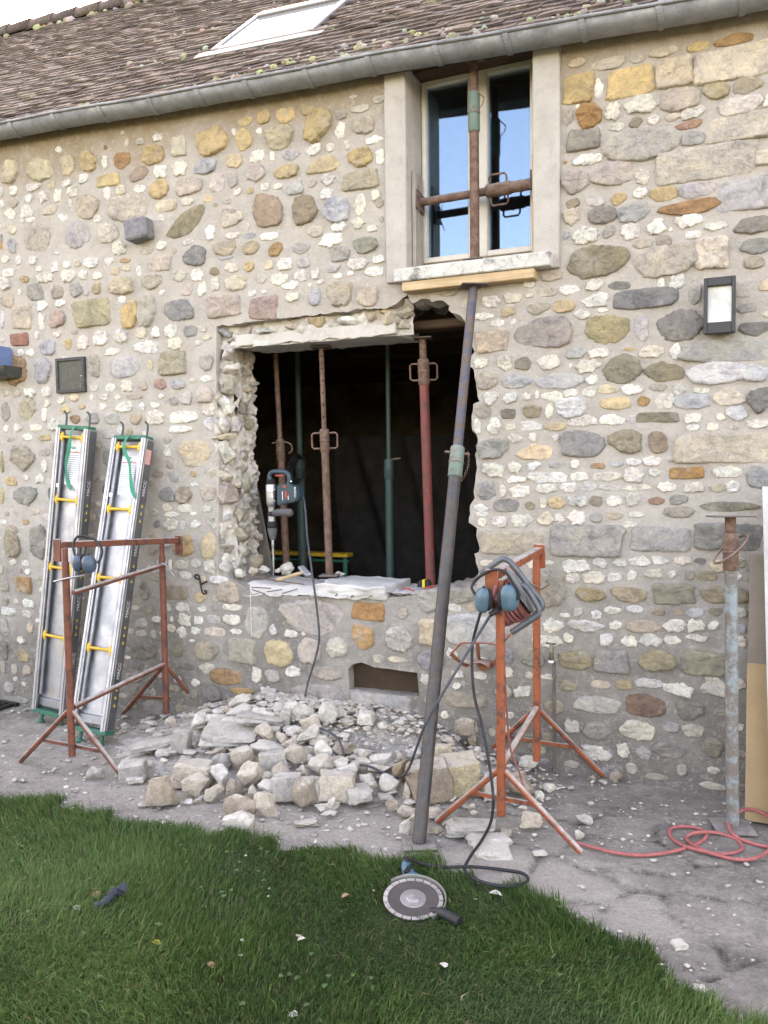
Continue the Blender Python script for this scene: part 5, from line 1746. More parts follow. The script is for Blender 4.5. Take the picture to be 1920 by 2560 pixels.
# the wooden bearer under the window sill
bl, br_ = onY(1005, 716, -.07), onY(1336, 683, -.07)
zt_, zb_ = SZ0 - .002, onY(1170, 712, -.07)[2]
o = MB().box(((bl[0] + br_[0]) / 2, -.025, (zt_ + zb_) / 2), ((br_[0] - bl[0]) / 2, .05, (zt_ - zb_) / 2), None, .004).build('timber_bearer', WOOD, None, 35)
tag(o, 'pale sawn timber wedged flat under the upper window sill', 'timber')

pt = onY(1184, 722, -.06)
pt[2] = zb_ - .002
sl, pm, a_, u_, w_ = prop('long leaning prop with blue upper tube and green collar, carrying the timber under the sill', gnd(1047, 2110, .004), pt, .655, .0285, .0230, DARKP, BLUEP,
                          'pin', n0=(0, 0, 1), n1=(0, 0, 1), ps=.135, collar=(.03, .12), mc=GREENP, hside=CR, spin=.5)
m = MB()
h0 = pm + CR * .052
for k in range(11):
    t = k / 10
    c = h0 + np.array((.008 * math.sin(t * 3.1), -.004, -.125 * t)) - CR * .03 * t * t
    d = (0, 0, 1) if k % 2 else (0, 1, 0)
    m.tube([c + np.array((math.cos(q) * .0045, 0, math.sin(q) * .0085)) if k % 2 else c + np.array((0, math.cos(q) * .0045, math.sin(q) * .0085)) for q in np.linspace(0, 6.283, 8)], .0015, 5, False)
m.build('pin_chain', RUSTY, sl, 60)

ys = .045
b0, b1 = onY(1187, 634, ys), onY(1187, 165, ys)
b0[2] = SZ1 + .022
b1[0] = b0[0]
b1[2] = wt - .002
prop('upright rusty prop standing on the window sill with its pale green collar on top', b0, b1, .80, .0245, .02, RUSTY, RUSTY, None, collar=(.03, .165), mc=GREENP, ps=.10, spin=0)
vprop = bpy.context.scene.objects['steel_prop.001'] if 'steel_prop.001' in bpy.context.scene.objects else None
m = MB()
c = np.array((b0[0], ys, b0[2] + (b1[2] - b0[2]) * .80))
m.tube([c + np.array(q) for q in ((.028, -.01, .02), (.058, -.012, -.01), (.05, -.012, -.04), (.028, -.01, -.06))], .003, 6)
m.build('wire_handle', RUSTY, vprop, 50)
MB().box((b0[0], ys + .02, SZ1 + .009), (.30, .06, .008), None, .002).build('x', WOOD) if False else None
o = MB().box(((b0[0] - .03), ys + .03, SZ1 + .0105), (.27, .055, .009), None, .002).build('sill_batten', WOOD, None, 35)
tag(o, 'thin pale board lying on the window sill beneath the upright prop', 'board')

# boards against the window reveals and the level prop between them
yl = .10
c0, c1 = onY(1043, 436, yl), onY(1046, 655, yl)
o = MB().box((xl1 + .014, yl, (c0[2] + SZ1 + .004) / 2), (.010, .055, (c0[2] - SZ1 - .004) / 2), None, .002).build('reveal_board', GREYWOOD, None, 35)
tag(o, 'grey board upright against the reveal, spiked by the thin end of the level prop', 'board')
c0 = onY(1332, 393, yl)
o = MB().box((xr0 - .013, yl, (c0[2] + SZ1 + .004) / 2), (.010, .05, (c0[2] - SZ1 - .004) / 2), None, .002).build('reveal_board', WOOD, None, 35)
tag(o, 'pale yellowish board upright behind the thick end of the level prop', 'board')
h0, h1 = onY(1325, 459, yl), onY(1050, 508, yl)
zz = (h0[2] + h1[2]) / 2
prop('short rusty prop wedged level across the upper window', (xr0 - .026, yl, zz + .004), (xl1 + .027, yl, zz - .004), .40, .0285, .021, RUSTY, RUSTY, 'loops', ps=.10, collar=(.0, .13), hside=(0, -.25, 1), spin=.2)
# nails / wire tie at the thin end
m = MB()
q = np.array((xl1 + .03, yl - .02, zz))
m.tube([q + np.array((0.01, -.03, .07)), q + np.array((.004, -.035, .02)), q + np.array((.03, -.04, .015))], .0022, 6)
m.tube([q + np.array((0.004, -.035, .05)), q + np.array((.0, -.035, -.02)), q + np.array((.02, -.04, -.075))], .0025, 6)
o = m.build('tie_wire', RUSTY, None, 60)
tag(o, 'bent rusty tie wire at the thin end of the level window prop', 'wire')

# props inside the opening
ceil = 2.42
p0, p1 = onY(*z2(452, 664), .5), onY(*z1(388, 455), .5)
p0[2] = max(p0[2], zt - .05)
b = p0 + (p1 - p0) * ((0.0 - p0[2]) / (p1[2] - p0[2]))
b[2] = 0.0
t = p0 + (p1 - p0) * ((ceil - p0[2]) / (p1[2] - p0[2]))
fr_ = (onY(*z1(415, 1010), .5)[2] + .0) / ceil
prop('rusty prop with a curled hook handle, standing behind the demolition hammer', b, t, fr_, .0235, .0165, RUSTY, RUSTY, 'hook', ps=.1, collar=(.05, .09), holes=0)
p0, p1 = onY(*z2(700, 738), .2), onY(*z1(652, 408), .2)
p0[2] = zt + .012
p1[2] = LZ - .012
f_ = (onY(*z1(668, 960), .2)[2] - p0[2]) / (p1[2] - p0[2])
prop('rusty perforated prop with two loop handles between the concrete lintel and the broken sill', p0, p1, f_, .0225, .0145, RUSTY, RUSTY, 'loops', 7, n0=(0, 0, 1), ps=.11, collar=(.055, .08), hside=CR)
p0, p1 = onY(*z2(547, 680), 1.1), onY(*z1(519, 700), 1.1)
b = p0 + (p1 - p0) * (-p0[2] / (p1[2] - p0[2]))
t = p0 + (p1 - p0) * ((ceil - p0[2]) / (p1[2] - p0[2]))
prop('dark thick prop deep in the room with a cable coil hung on its collar', b, t, .66, .034, .022, DGREEN, DGREEN, None, ps=.12, collar=(.0, .13))
m = MB()
c = onY(*z2(535, 95), 1.05)
for k in range(4):
    r = .07 + .008 * k
    m.tube([c + np.array((r * math.cos(q) * .75, -.03 - .012 * k + .02 * math.sin(q), -.03 + r * math.sin(q) * 1.1)) for q in np.linspace(0, 6.283, 22)], .006, 6, False)
o = m.build('hanging_cable_coil', RUBBER, None, 60)
tag(o, 'loose black cable coil hanging on the dark prop inside the room', 'cable coil')
p0, p1 = onY(*z2(1050, 765), .85), onY(*z1(1036, 565), .85)
b = p0 + (p1 - p0) * (-p0[2] / (p1[2] - p0[2]))
t = p0 + (p1 - p0) * ((ceil - p0[2]) / (p1[2] - p0[2]))
f_ = onY(*z2(1038, 100), .85)[2] / ceil
g_, pm, a_, u_, w_ = prop('slim green prop in the middle of the dark room', b, t, f_, .027, .015, DGREEN, DGREEN, None, ps=.12, collar=(.04, .09))
MB().tube([pm + a_ * .035, pm + a_ * .045 + CR * .075], .007, 8).build('handle', RUSTY, g_, 50)
p0, p1 = onY(*z2(1283, 772), .2), onY(*z1(1236, 378), .2)
p0[2] = zt - .028
f_ = (onY(*z1(1243, 650), .2)[2] - p0[2]) / (p1[2] - p0[2])
prop('red prop with rusty collar and two loop handles beside the tape measure', p0, p1, f_, .0265, .020, RED, RUSTY, 'loops', n0=(0, 0, 1), ps=.1, collar=(.14, .0), mc=RUSTY, hside=CR, plates=(0, 1))
# pale blue prop at the right end
p0 = gnd(1832, 2070, .004)
p1 = onY(1826, 1288, p0[1] + .05)
f_ = .86
rp, pm, a_, u_, w_ = prop('pale blue rust-streaked prop standing loose before the tall boards, ring on its collar', p0, p1, .87, .0255, .022, PALEBLUE, RUSTY, None, n0=(0, 0, 1), ps=.16, collar=(.095, .06), mc=RUSTY)
m = MB()
c = pm + a_ * .03 + np.array((0, -.01, 0))
m.tube([c + CR * .07 * math.cos(q) + np.array((0, -.055 * math.sin(q), 0)) + a_ * (.055 * math.cos(q + .5)) for q in np.linspace(0, 6.283, 26)], .0055, 8, False)
m.build('ring_handle', RUSTY, rp, 60)

# ------------------------------------------------------------------ builders' trestles
SURF = []


def trestle(label, N, Fr, zN, zF, napex, fapex, nfeet, ffeet, nbr, fbr, midb, topb, ORANGE, group='steel builders trestles'):
    """two posts on A-shaped feet, joined by rails, an adjustable beam on top; apex heights and feet in metres"""
    N, Fr = np.array(N, float), np.array(Fr, float)
    o = thing('builders_trestle', label, 'trestle', (N[0], N[1], gz(N[0], N[1])), group)
    gN, gF = gz(*N[:2]), gz(*Fr[:2])
    for P, zt_, g in ((N, zN, gN), (Fr, zF, gF)):
        MB().tube([(P[0], P[1], g + .10), (P[0], P[1], zt_)], .0185, 18).build('post', ORANGE, o, 50)
    for P, ap, feet in ((N, napex, nfeet), (Fr, fapex, ffeet)):
        for f in feet:
            d = np.array(f) - np.array(ap)
            d /= np.linalg.norm(d)
            MB().tube([np.array(ap) + d * .02, np.array(f) + np.array((0, 0, .012))], .0135, 14).build('leg', ORANGE, o, 50)
    for b_ in (nbr, fbr):
        MB().bar(b_[0], b_[1], .008, .02, (0, 0, 1), .002).build('leg_brace', ORANGE, o, 40)
    MB().tube(midb, .0135, 14).build('rail', ORANGE, o, 50)
    d = np.array(fapex) - np.array(napex)
    MB().tube([np.array(napex) + d * .03 + np.array((0, 0, .0)), np.array(fapex) - d * .02], .0145, 14).build('rail', ORANGE, o, 50)
    a, b_ = np.array(topb[0]), np.array(topb[1])
    d = (b_ - a) / np.linalg.norm(b_ - a)
    m = MB().bar(a, b_, .036, .034, (0, 0, 1), .003)
    m.build('top_beam', ORANGE, o, 40)
    for e, P, zt_ in ((a, N, zN), (b_, Fr, zF)):
        MB().tube([(P[0], P[1], zt_ - .04), (P[0], P[1], e[2] - .016)], .0145, 12).build('inner_post', ORANGE, o, 50)
        s = -1 if e is a else 1
        c = e + d * s * .012
        MB().bar(c + np.array((0, 0, -.085)), c + np.array((0, 0, .03)), .055, .012, d, .002).build('end_stop', ORANGE, o, 40)
    return o


def leg_ground(px, py):
    p = gnd(px, py)
    return (p[0], p[1], p[2])


# left
N = gnd(183, 1938)
NY = N[1]
nx_ = onY(180, 1880, NY)[0]
FY = -.13
fx_ = onY(416, 1782, FY)[0]
nap = onY(181, 1772, NY)
fap = onY(416, 1660, FY)
nap[0], fap[0] = nx_, fx_
ztN, ztF = onY(178, 1405, NY)[2], onY(416, 1388, FY)[2]
nf = [gnd(52, 1908), gnd(310, 1952)]
ff = [gnd(306, 1790), gnd(522, 1797)]


def on_leg(ap, f, z):
    ap, f = np.array(ap), np.array(f)
    t = (z - ap[2]) / (f[2] - ap[2])
    return ap + (f - ap) * t


zb1, zb2 = nf[0][2] + .16, ff[0][2] + .16
tb = (onY(148, 1362, NY), onY(443, 1351, FY))
mid_ = (onY(183, 1482, NY), onY(414, 1411, FY))
t1 = trestle('rust-brown trestle in front of the leaning platforms, ear defenders hung on its beam', (nx_, NY, 0), (fx_, FY, 0), ztN, ztF, nap, fap, nf, ff,
             (on_leg(nap, nf[0], zb1), on_leg(nap, nf[1], zb1)), (on_leg(fap, ff[0], zb2), on_leg(fap, ff[1], zb2)), mid_, tb, BROWNRED)
q = onY(178, 1444, NY - .03)
MB().tube([onY(210, 1438, NY), onY(196, 1441, NY - .035), onY(168, 1446, NY - .035), onY(135, 1454, NY - .03)], .0055, 8).build('locking_pin', STEEL, t1, 50)
MB().tube([onY(404, 1408, FY - .03), onY(416, 1413, FY - .036), onY(437, 1443, FY - .03)], .0055, 8).build('locking_pin', STEEL, t1, 50)
# right
N = gnd(1253, 2100)
NY2 = N[1]
nx2 = onY(1253, 2040, NY2)[0]
FY2 = -.17
fx2 = onY(1342, 1878, FY2)[0]
nap = onY(1253, 1918, NY2)
fap = onY(1342, 1769, FY2)
ztN, ztF = onY(1250, 1470, NY2)[2], onY(1342, 1400, FY2)[2]
nf = [gnd(1093, 2060), gnd(1452, 2138)]
ff = [gnd(1212, 1893), gnd(1508, 1945)]
zb1, zb2 = nf[0][2] + .17, ff[0][2] + .16
tb = (onY(1232, 1440, NY2), onY(1347, 1377, FY2))
mid_ = (onY(1256, 1600, NY2), onY(1341, 1505, FY2))
t2 = trestle('bright orange trestle by the slanting prop carrying the cable reel', (nx2, NY2, 0), (fx2, FY2, 0), ztN, ztF, nap, fap, nf, ff,
             (on_leg(nap, nf[0], zb1), on_leg(nap, nf[1], zb1)), (on_leg(fap, ff[0], zb2), on_leg(fap, ff[1], zb2)), mid_, tb, ORANGE)
c = onY(1342, 1464, FY2)
MB().tube([c + np.array(q) for q in ((-.05, -.01, .025), (-.02, -.04, .015), (.03, -.035, -.01), (.06, -.01, .01), (.05, .0, .03))], .0055, 8).build('locking_pin', RUSTY, t2, 50)

# ------------------------------------------------------------------ aluminium working platforms
WHITE = mat_plain('white_sticker', (.66, .68, .70), .4, 0, .05, 10, .02, .4)
INK = mat_plain('grey_print', (.28, .30, .33), .6, 0, .1, 20, 0)
REDINK = mat_plain('red_print', (.55, .10, .08), .6, 0, .1, 20, 0)
GRNINK = mat_plain('green_print', (.03, .28, .22), .6, 0, .1, 20, 0)
SIDE = mat_metal('dark_side_rail', (.22, .23, .25), .5, (30, 30, 2), .4)
YEL = mat_plain('yellow_print', (.62, .47, .05), .6, 0, .1, 20, 0)
WINK = mat_plain('pale_print', (.55, .57, .58), .6, 0, .1, 20, 0)


def text(body, size, org, xd, nd, mat, parent, name='lettering', ext=.0006):
    cu = bpy.data.curves.new(name, 'FONT')
    cu.body = body
    cu.size = size
    cu.extrude = ext
    cu.align_x, cu.align_y = 'CENTER', 'CENTER'
    cu.materials.append(mat)
    tmp = bpy.data.objects.new(name, cu)
    me = bpy.data.meshes.new_from_object(tmp)
    bpy.data.objects.remove(tmp)
    ob = bpy.data.objects.new(name, me)
    COL.objects.link(ob)
    xd = Vector([float(q) for q in xd]).normalized()
    nd = Vector([float(q) for q in nd]).normalized()
    yd = nd.cross(xd).normalized()
    nd = xd.cross(yd)
    mw = Matrix((xd, yd, nd)).transposed().to_4x4()
    mw.translation = Vector([float(q) for q in org]) - world_loc(parent)
    ob.parent = parent
    ob.matrix_local = mw
    return ob


def platform(label, p0, p1, W, strap_pts, big):
    p0, p1 = np.array(p0, float), np.array(p1, float)
    a = p1 - p0
    L = np.linalg.norm(a)
    a /= L
    w = np.array((1.0, 0, 0))
    w -= a * w.dot(a)
    w /= np.linalg.norm(w)
    n = np.cross(w, a)                                    # out of the wall, towards the yard
    if n[1] > 0:
        n = -n
    o = thing('work_platform', label, 'work platform', p0, 'aluminium platforms leaning on the wall')
    ax = np.array((w, a, n))

    def at(u, t, h):
        return p0 + w * u + a * t + n * h

    def bx(m_, u0, u1, t0, t1, h0, h1, bev=.002):
        m_.box(at((u0 + u1) / 2, (t0 + t1) / 2, (h0 + h1) / 2), ((u1 - u0) / 2, (t1 - t0) / 2, (h1 - h0) / 2), ax, bev)
    hw = W / 2
    for s in (-1, 1):
        m = MB()
        u0, u1 = (-hw, -hw + .034) if s < 0 else (hw - .034, hw)
        bx(m, u0, u1, .02, L - .02, .060, .078)
        bx(m, (u0 if s < 0 else u1 - .004), (u0 + .004 if s < 0 else u1), .02, L - .02, -.004, .060, .001)
        bx(m, u0 + .012, u1 - .012, .02, L - .02, .078, .083, .001)
        m.build('side_rail', ALU if s < 0 else ALU, o, 30)
        m = MB()
        v0, v1 = (-hw + .040, -hw + .058) if s < 0 else (hw - .058, hw - .040)
        bx(m, v0, v1, .12, L - .05, .052, .066)
        m.build('inner_rail', ALUD, o, 30)
    m = MB()
    bx(m, -hw + .004, hw - .004, .10, L - .06, .028, .034, 0)
    m.build('deck', ALU, o, 0)
    m = MB()
    bx(m, -hw + .03, hw - .03, .05, .098, .02, .05)
    m.build('deck_end', ALUD, o, 30)
    for f in (.958, .742, .508, .272):
        m = MB()
        t = L * f
        m.tube([at(-hw + .036, t, .066), at(hw - .036, t, .066)], .0095, 12)
        for s in (-1, 1):
            bx(m, s * (hw - .047) - .011, s * (hw - .047) + .011, t - .021, t + .021, .052, .074, .003)
            bx(m, s * (hw - .047) - .006, s * (hw - .047) + .006, t - .032, t + .032, .06, .070, .002)
        m.build('rung', YELLOW, o, 40)
    m = MB()
    bx(m, -hw + .006, hw - .006, L - .028, L - .002, .0, .072, .003)
    m.build('end_cap', GREENPL, o, 30)
    m = MB()
    bx(m, -hw - .006, hw + .006, .0, .026, .0, .075, .003)
    m.build('end_cap', GREENPL, o, 30)
    for s in (-1, 1):
        m = MB()
        c = at(s * (hw - .035), L, .03)
        m.tube([c - a * .01, c + a * .05, c + a * .075 - w * .006 + n * .0, c + a * .09 - w * .018 + n * .012], .0065, 8)
        m.build('hook', DGREEN, o, 50)
        m = MB()
        c = at(s * (hw - .05), 0, .03)
        m.tube([c + a * .01, c - a * .05 + n * .006], .011, 8)
        m.ball(c - a * .06 + n * .008, (.024, .02, .018), 10, 6)
        m.build('foot', GREENPL, o, 50)
        m = MB()
        bx(m, s * (hw - .049) - .011, s * (hw - .049) + .011, L * .79 - .012, L * .79 + .012, .066, .072, .001)
        m.build('clip', CHROME, o, 30)
    # instruction sheet
    m = MB()
    t1_, t0_ = L * .93, L * .795
    bx(m, -hw + .066, hw - .062, t0_, t1_, .0342, .0352, 0)
    st_ = m.build('sticker', WHITE, o, 0)
    k = MB()
    for r in range(13):
        t = t1_ - .062 - r * .0135
        k.add([at(-hw + .074, t, .0357), at(hw - .07 - (.02 * ((r * 7) % 5) / 5), t, .0357), at(hw - .07 - (.02 * ((r * 7) % 5) / 5), t + .004, .0357), at(-hw + .074, t + .004, .0357)], [(0, 1, 2, 3)])
    k.build('print_lines', INK, st_, 0)
    k = MB()
    k.add([at(-hw + .074, t1_ - .044, .0357), at(hw - .075, t1_ - .044, .0357), at(hw - .075, t1_ - .038, .0357), at(-hw + .074, t1_ - .038, .0357)], [(0, 1, 2, 3)])
    k.add([at(-.004 + .012, t1_ - .036, .0359), at(.008 + .012, t1_ - .036, .0359), at(.002 + .012, t1_ - .024, .0359)], [(0, 1, 2)])
    k.build('warning_print', REDINK, st_, 0)
    k = MB()
    c = at(-.012, t1_ - .012, .0358)
    k.add([c + w * .022 * math.cos(q) + a * .008 * math.sin(q) for q in np.linspace(0, 6.283, 20)[:-1]], [tuple(range(19))])
    k.build('logo_oval', GRNINK, st_, 0)
    text('MACC', .011, at(-.012, t1_ - .012, .0362), w, n, WHITE, st_, 'logo_lettering', .0002)
    # right flank: dark film with arrows and the maker's name
    m = MB()
    bx(m, hw + .0004, hw + .0016, .03, L - .03, .0, .058, 0)
    fl = m.build('side_film', SIDE, o, 0)
    k = MB()
    for j in range(int((L - .3) / .36)):
        t = .16 + j * .36
        for e in range(3):
            c = at(hw + .0022, t + e * .045, .028)
            k.add([c - n * .009, c + n * .009, c + a * .020], [(0, 1, 2)])
        text('MACC', .034, at(hw + .0022, t + .205, .028), a, w, WINK, fl, 'lettering', .0003)
    k.build('arrow_print', YEL, fl, 0)
    if big:
        m = MB()
        bx(m, hw + .0018, hw + .0026, L - .175, L - .085, .012, .055, 0)
        m.build('red_white_label', mat_plain('label_red_white', (.60, .30, .27), .5, 0, .4, 180, 0), o, 0)
    # strap
    pts = spline([at(u, t, h) for u, t, h in strap_pts], 6)
    m = MB()
    nn = len(pts)
    vs = []
    for i, p in enumerate(pts):
        tw = .35 * math.sin(i * .35)
        e = (w * math.cos(tw) + n * math.sin(tw)) * (.0125 if i < nn - 4 else .0125 * (nn - i) / 5 + .004)
        vs += [p - e, p + e, p + e + n * .0015, p - e + n * .0015]
    fs = []
    for i in range(nn - 1):
        for q in range(4):
            fs.append((i * 4 + q, i * 4 + (q + 1) % 4, i * 4 + 4 + (q + 1) % 4, i * 4 + 4 + q))
    m.add(vs, fs)
    m.build('strap', STRAP, o, 60)
    return o


q0, q1 = gnd(140, 1783, .055), onY(203, 1066, -.06)
Lp = np.linalg.norm(q1 - q0)
platform('aluminium platform with yellow rungs, half hidden behind the trestle post, short green strap on it', q0, q1, .265,
         [(.02, Lp - .01, .08), (.012, Lp - .07, .092), (.004, Lp - .15, .088), (-.028, Lp - .235, .07), (-.042, Lp - .30, .05), (-.02, Lp - .37, .045), (.012, Lp - .41, .05)], False)
q0, q1 = gnd(240, 1829, .055), onY(344, 1094, -.06)
Lp = np.linalg.norm(q1 - q0)
platform('aluminium platform leaning more and nearer the opening, long green strap over its edge', q0, q1, .262,
         [(-.004, Lp - .01, .08), (-.012, Lp - .06, .092), (-.005, Lp - .11, .085), (.035, Lp - .17, .08), (.06, Lp - .24, .085), (.09, Lp - .32, .09), (.12, Lp - .39, .088)], True)

# ------------------------------------------------------------------ ear defenders
CUPB = mat_plain('steel_blue_cups', (.05, .085, .125), .4, 0, .15, 20, .05, .4)
CUPT = mat_plain('teal_cups', (.055, .12, .155), .4, 0, .15, 20, .05, .4)
FOAM = mat_plain('black_foam', (.02, .02, .022), .8, 0, .2, 40, .1)


def muffs(label, top, cups, sizes, tilts, band, matc):
    o = thing('ear_defenders', label, 'ear defenders', cups[0])
    MB().tube(spline(band, 6), .006, 10).build('headband', BLACK, o, 60)
    for c, s, (ang, sgn) in zip(cups, sizes, tilts):
        # a domed oval shell facing out, dark cushion behind
        out = CR * sgn * math.cos(ang) + np.array((0, -1, 0)) * math.sin(ang)
        out /= np.linalg.norm(out)
        up = np.array((CR[0] * sgn * -.25, 0, 1.0))
        up -= out * up.dot(out)
        up /= np.linalg.norm(up)
        sd_ = np.cross(up, out)
        cu = MB()
        vs, fs, n = [], [], 20
        prof = [(0, 1.0), (.35, 1.0), (.62, .93), (.85, .72), (1.0, .38)]
        for h, r in prof:
            for k in range(n):
                an = 2 * math.pi * k / n
                e = 2.7
                rr = (abs(math.cos(an)) ** e + abs(math.sin(an)) ** e) ** (-1 / e) * r
                vs.append(np.array(c) + out * h * s[2] + sd_ * rr * math.cos(an) * s[0] + up * rr * math.sin(an) * s[1])
        for j in range(len(prof) - 1):
            for k in range(n):
                fs.append((j * n + k, j * n + (k + 1) % n, (j + 1) * n + (k + 1) % n, (j + 1) * n + k))
        fs.append(tuple(range((len(prof) - 1) * n, len(prof) * n)))
        fs.append(tuple(reversed(range(n))))
        cu.add(vs, fs)
        cu.build('ear_cup', matc, o, 35)
        f = MB()
        f.lathe(np.array(c) - out * .018, out, [(0, s[1] * .72), (.003, s[1] * .86), (.014, s[1] * .88), (.0185, s[1] * .8)], 20)
        q = f.build('cushion', FOAM, o, 40)
        MB().bar(np.array(c) + up * s[1] * .2 + out * s[2] * .8, np.array(c) + up * s[1] * 1.15 + out * s[2] * .2, .012, .006, out, .001).build('yoke', BLACK, o, 30)
    return o


ye = NY - .05
muffs('steel blue ear defenders hanging from the beam of the rust-brown trestle', None, [onY(199, 1408, ye), onY(222, 1410, ye - .02)],
      [(.030, .042, .034), (.034, .044, .034)], [(.55, -1), (.75, 1)],
      [onY(188, 1392, ye - .01), onY(183, 1365, ye), onY(192, 1343, ye + .01), onY(215, 1341, ye + .02), onY(240, 1352, ye + .02), onY(255, 1375, ye + .01), onY(252, 1395, ye), onY(243, 1408, ye - .02)], CUPB)
ye = NY2 - .05
muffs('teal ear defenders clasping the post top of the bright orange trestle below the reel', None, [onY(1211, 1500, ye), onY(1270, 1494, ye - .012)],
      [(.034, .052, .036), (.040, .055, .038)], [(.55, -1), (.75, 1)],
      [onY(1208, 1510, ye), onY(1184, 1480, ye + .02), onY(1180, 1465, ye + .03), onY(1195, 1445, ye + .03), onY(1232, 1425, ye), onY(1262, 1430, ye - .02), onY(1284, 1460, ye - .02), onY(1298, 1485, ye - .02), onY(1290, 1500, ye - .02)], CUPT)

# ------------------------------------------------------------------ cable reel hung on the orange trestle


def rz(x, y, Y):
    return onY(1060 + x * .20494, 1320 + y * .20494, Y)


REDC = mat_plain('dusty_red_cable', (.24, .085, .075), .7, 0, .3, 30, .2)
GREYP = mat_plain('grey_steel_frame', (.10, .11, .12), .45, .3, .3, 25, .1, .4)
FLN = mat_plain('dusty_grey_flange', (.19, .19, .20), .6, .2, .3, 18, .2, .3)
yr = NY2 + .07
reel = thing('cable_reel', 'metal framed reel of dusty red cable hanging on the orange trestle beam', 'cable reel', rz(1060, 850, yr))
for dy in (-.05, .13):
    f0 = [(690, 560), (930, 390), (1010, 390), (1100, 470), (1300, 730), (1420, 880), (1440, 960), (1400, 1010)]
    if dy > 0:
        f0 = [(1140, 730), (1190, 705), (1240, 720), (1290, 790), (1390, 960), (1400, 1030), (1370, 1080), (1070, 1275)]
        MB().tube(spline([rz(x, y, yr - .05) for x, y in f0], 5), .0125, 12).build('tube_frame', GREYP, reel, 60)
    else:
        MB().tube(spline([rz(x, y, yr - .03) for x, y in f0], 5), .0125, 12).build('tube_frame', GREYP, reel, 60)
MB().tube([rz(1400, 1010, yr - .03), rz(1360, 1060, yr - .04), rz(1080, 1265, yr - .05)], .011, 12).build('tube_frame', GREYP, reel, 60)
c = rz(1075, 880, yr + .02)
axd = CR * .80 + np.array((0, 0, -1)) * -.38 + np.array((0, -1, 0)) * .30
axd /= np.linalg.norm(axd)
u_, w_, _ = frame(axd)
Rr = .070
m = MB()
for k in range(9):
    for lay in range(2):
        r = Rr - .014 * lay + rnd(-.004, .003)
        off = -.058 + k * .0125
        m.tube([c + axd * (off + .005 * math.sin(q + k)) + u_ * r * math.cos(q) * 1.25 + w_ * r * math.sin(q) for q in np.linspace(0, 6.283, 26)], .0066, 8, False)
m.build('cable_winding', REDC, reel, 60)
for e in (-.07, .062):
    m = MB()
    m.lathe(c + axd * e, axd, [(0, Rr + .016), (.001, Rr + .02), (.006, Rr + .02), (.007, Rr + .016)], 28)
    m.build('flange', FLN, reel, 30)
m = MB()
m.prism([rz(1000, 450, yr - .07), rz(1060, 500, yr - .07), rz(1230, 800, yr - .07), rz(1250, 960, yr - .07), rz(1160, 850, yr - .07), rz(1020, 600, yr - .07)], (0, .006, 0))
m.build('side_plate', FLN, reel, 20)
MB().tube([rz(880, 700, yr - .1), rz(840, 860, yr - .12), rz(870, 890, yr - .12), rz(920, 800, yr - .1)], .0085, 10).build('cable_end', REDC, reel, 60)
m = MB()
m.tube([rz(800, 1060, yr - .13), rz(880, 1010, yr - .12), rz(930, 960, yr - .1)], [.011, .013, .010], 12)
m.build('plug', BLACK, reel, 40)

# ------------------------------------------------------------------ cables on the ground


def path(pts, n=7):
    out = []
    for p in pts:
        if p[2] == 'g':
            out.append(gnd(p[0], p[1], .009, True))
        elif isinstance(p[2], str):
            out.append(gnd(p[0], p[1], float(p[2][1:]), True))
        else:
            out.append(onY(p[0], p[1], p[2]))
    return spline(out, n)


PL = [(1201, 1533, NY2 - .06), (1183, 1600, NY2 - .04), (1180, 1660, NY2 - .05), (1186, 1740, NY2 - .07), (1204, 1810, NY2 - .10), (1218, 1880, NY2 - .13), (1230, 1960, NY2 - .15), (1233, 2010, NY2 - .17)]
o = MB().tube(path(PL + [(1226, 2058, 'g.05'), (1205, 2100, 'g.05'), (1180, 2135, 'g.04'), (1163, 2165, 'g.03'), (1166, 2182, 'g.03'), (1200, 2203, 'g.045'), (1262, 2216, 'g.05'), (1306, 2210, 'g.03'), (1320, 2197, 'g.014'), (1305, 2183, 'g.012'),
                         (1262, 2175, 'g.012'), (1180, 2167, 'g.035'), (1110, 2168, 'g.03'), (1060, 2160, 'g.05'), (1030, 2150, 'g.08'), (1014, 2150, 'g.09')]), .0062, 10).build('power_cable', RUBBER, None, 60)
tag(o, 'black cable looping on the yard from the orange trestle to the angle grinder', 'cable')
GRY = mat_plain('grey_dusty_cable', (.055, .06, .07), .6, 0, .3, 20, .1)
o = MB().tube(path([(1226, 1538, NY2 - .06), (1200, 1580, NY2 - .06), (1150, 1662, NY2 - .12), (1100, 1745, NY2 - .17), (1062, 1815, NY2 - .16), (1043, 1865, NY2 - .1), (1022, 1920, NY2 + .02), (1005, 1940, 'g.06'), (985, 1942, 'g.05'), (955, 1930, 'g.05'),
                         (920, 1915, 'g.06'), (880, 1911, 'g.05'), (862, 1895, 'g.05'), (852, 1860, 'g.06'), (835, 1838, 'g.06'), (805, 1822, 'g.06'), (775, 1818, 'g.05'), (761, 1808, -.2), (760, 1780, -.12), (766, 1722, -.05), (790, 1640, -.045), (798, 1590, -.045), (792, 1520, -.045),
                         (786, 1475, -.05), (776, 1400, .02), (768, 1340, .08), (764, 1280, .12), (758, 1245, .14), (744, 1228, .13)]), .0058, 10).build('power_cable', GRY, None, 60)
tag(o, 'dark cable from the reel over the rubble and up to the demolition hammer', 'cable')
ROPE = mat_plain('dusty_pink_red_hose', (.36, .105, .10), .65, 0, .25, 40, .2)
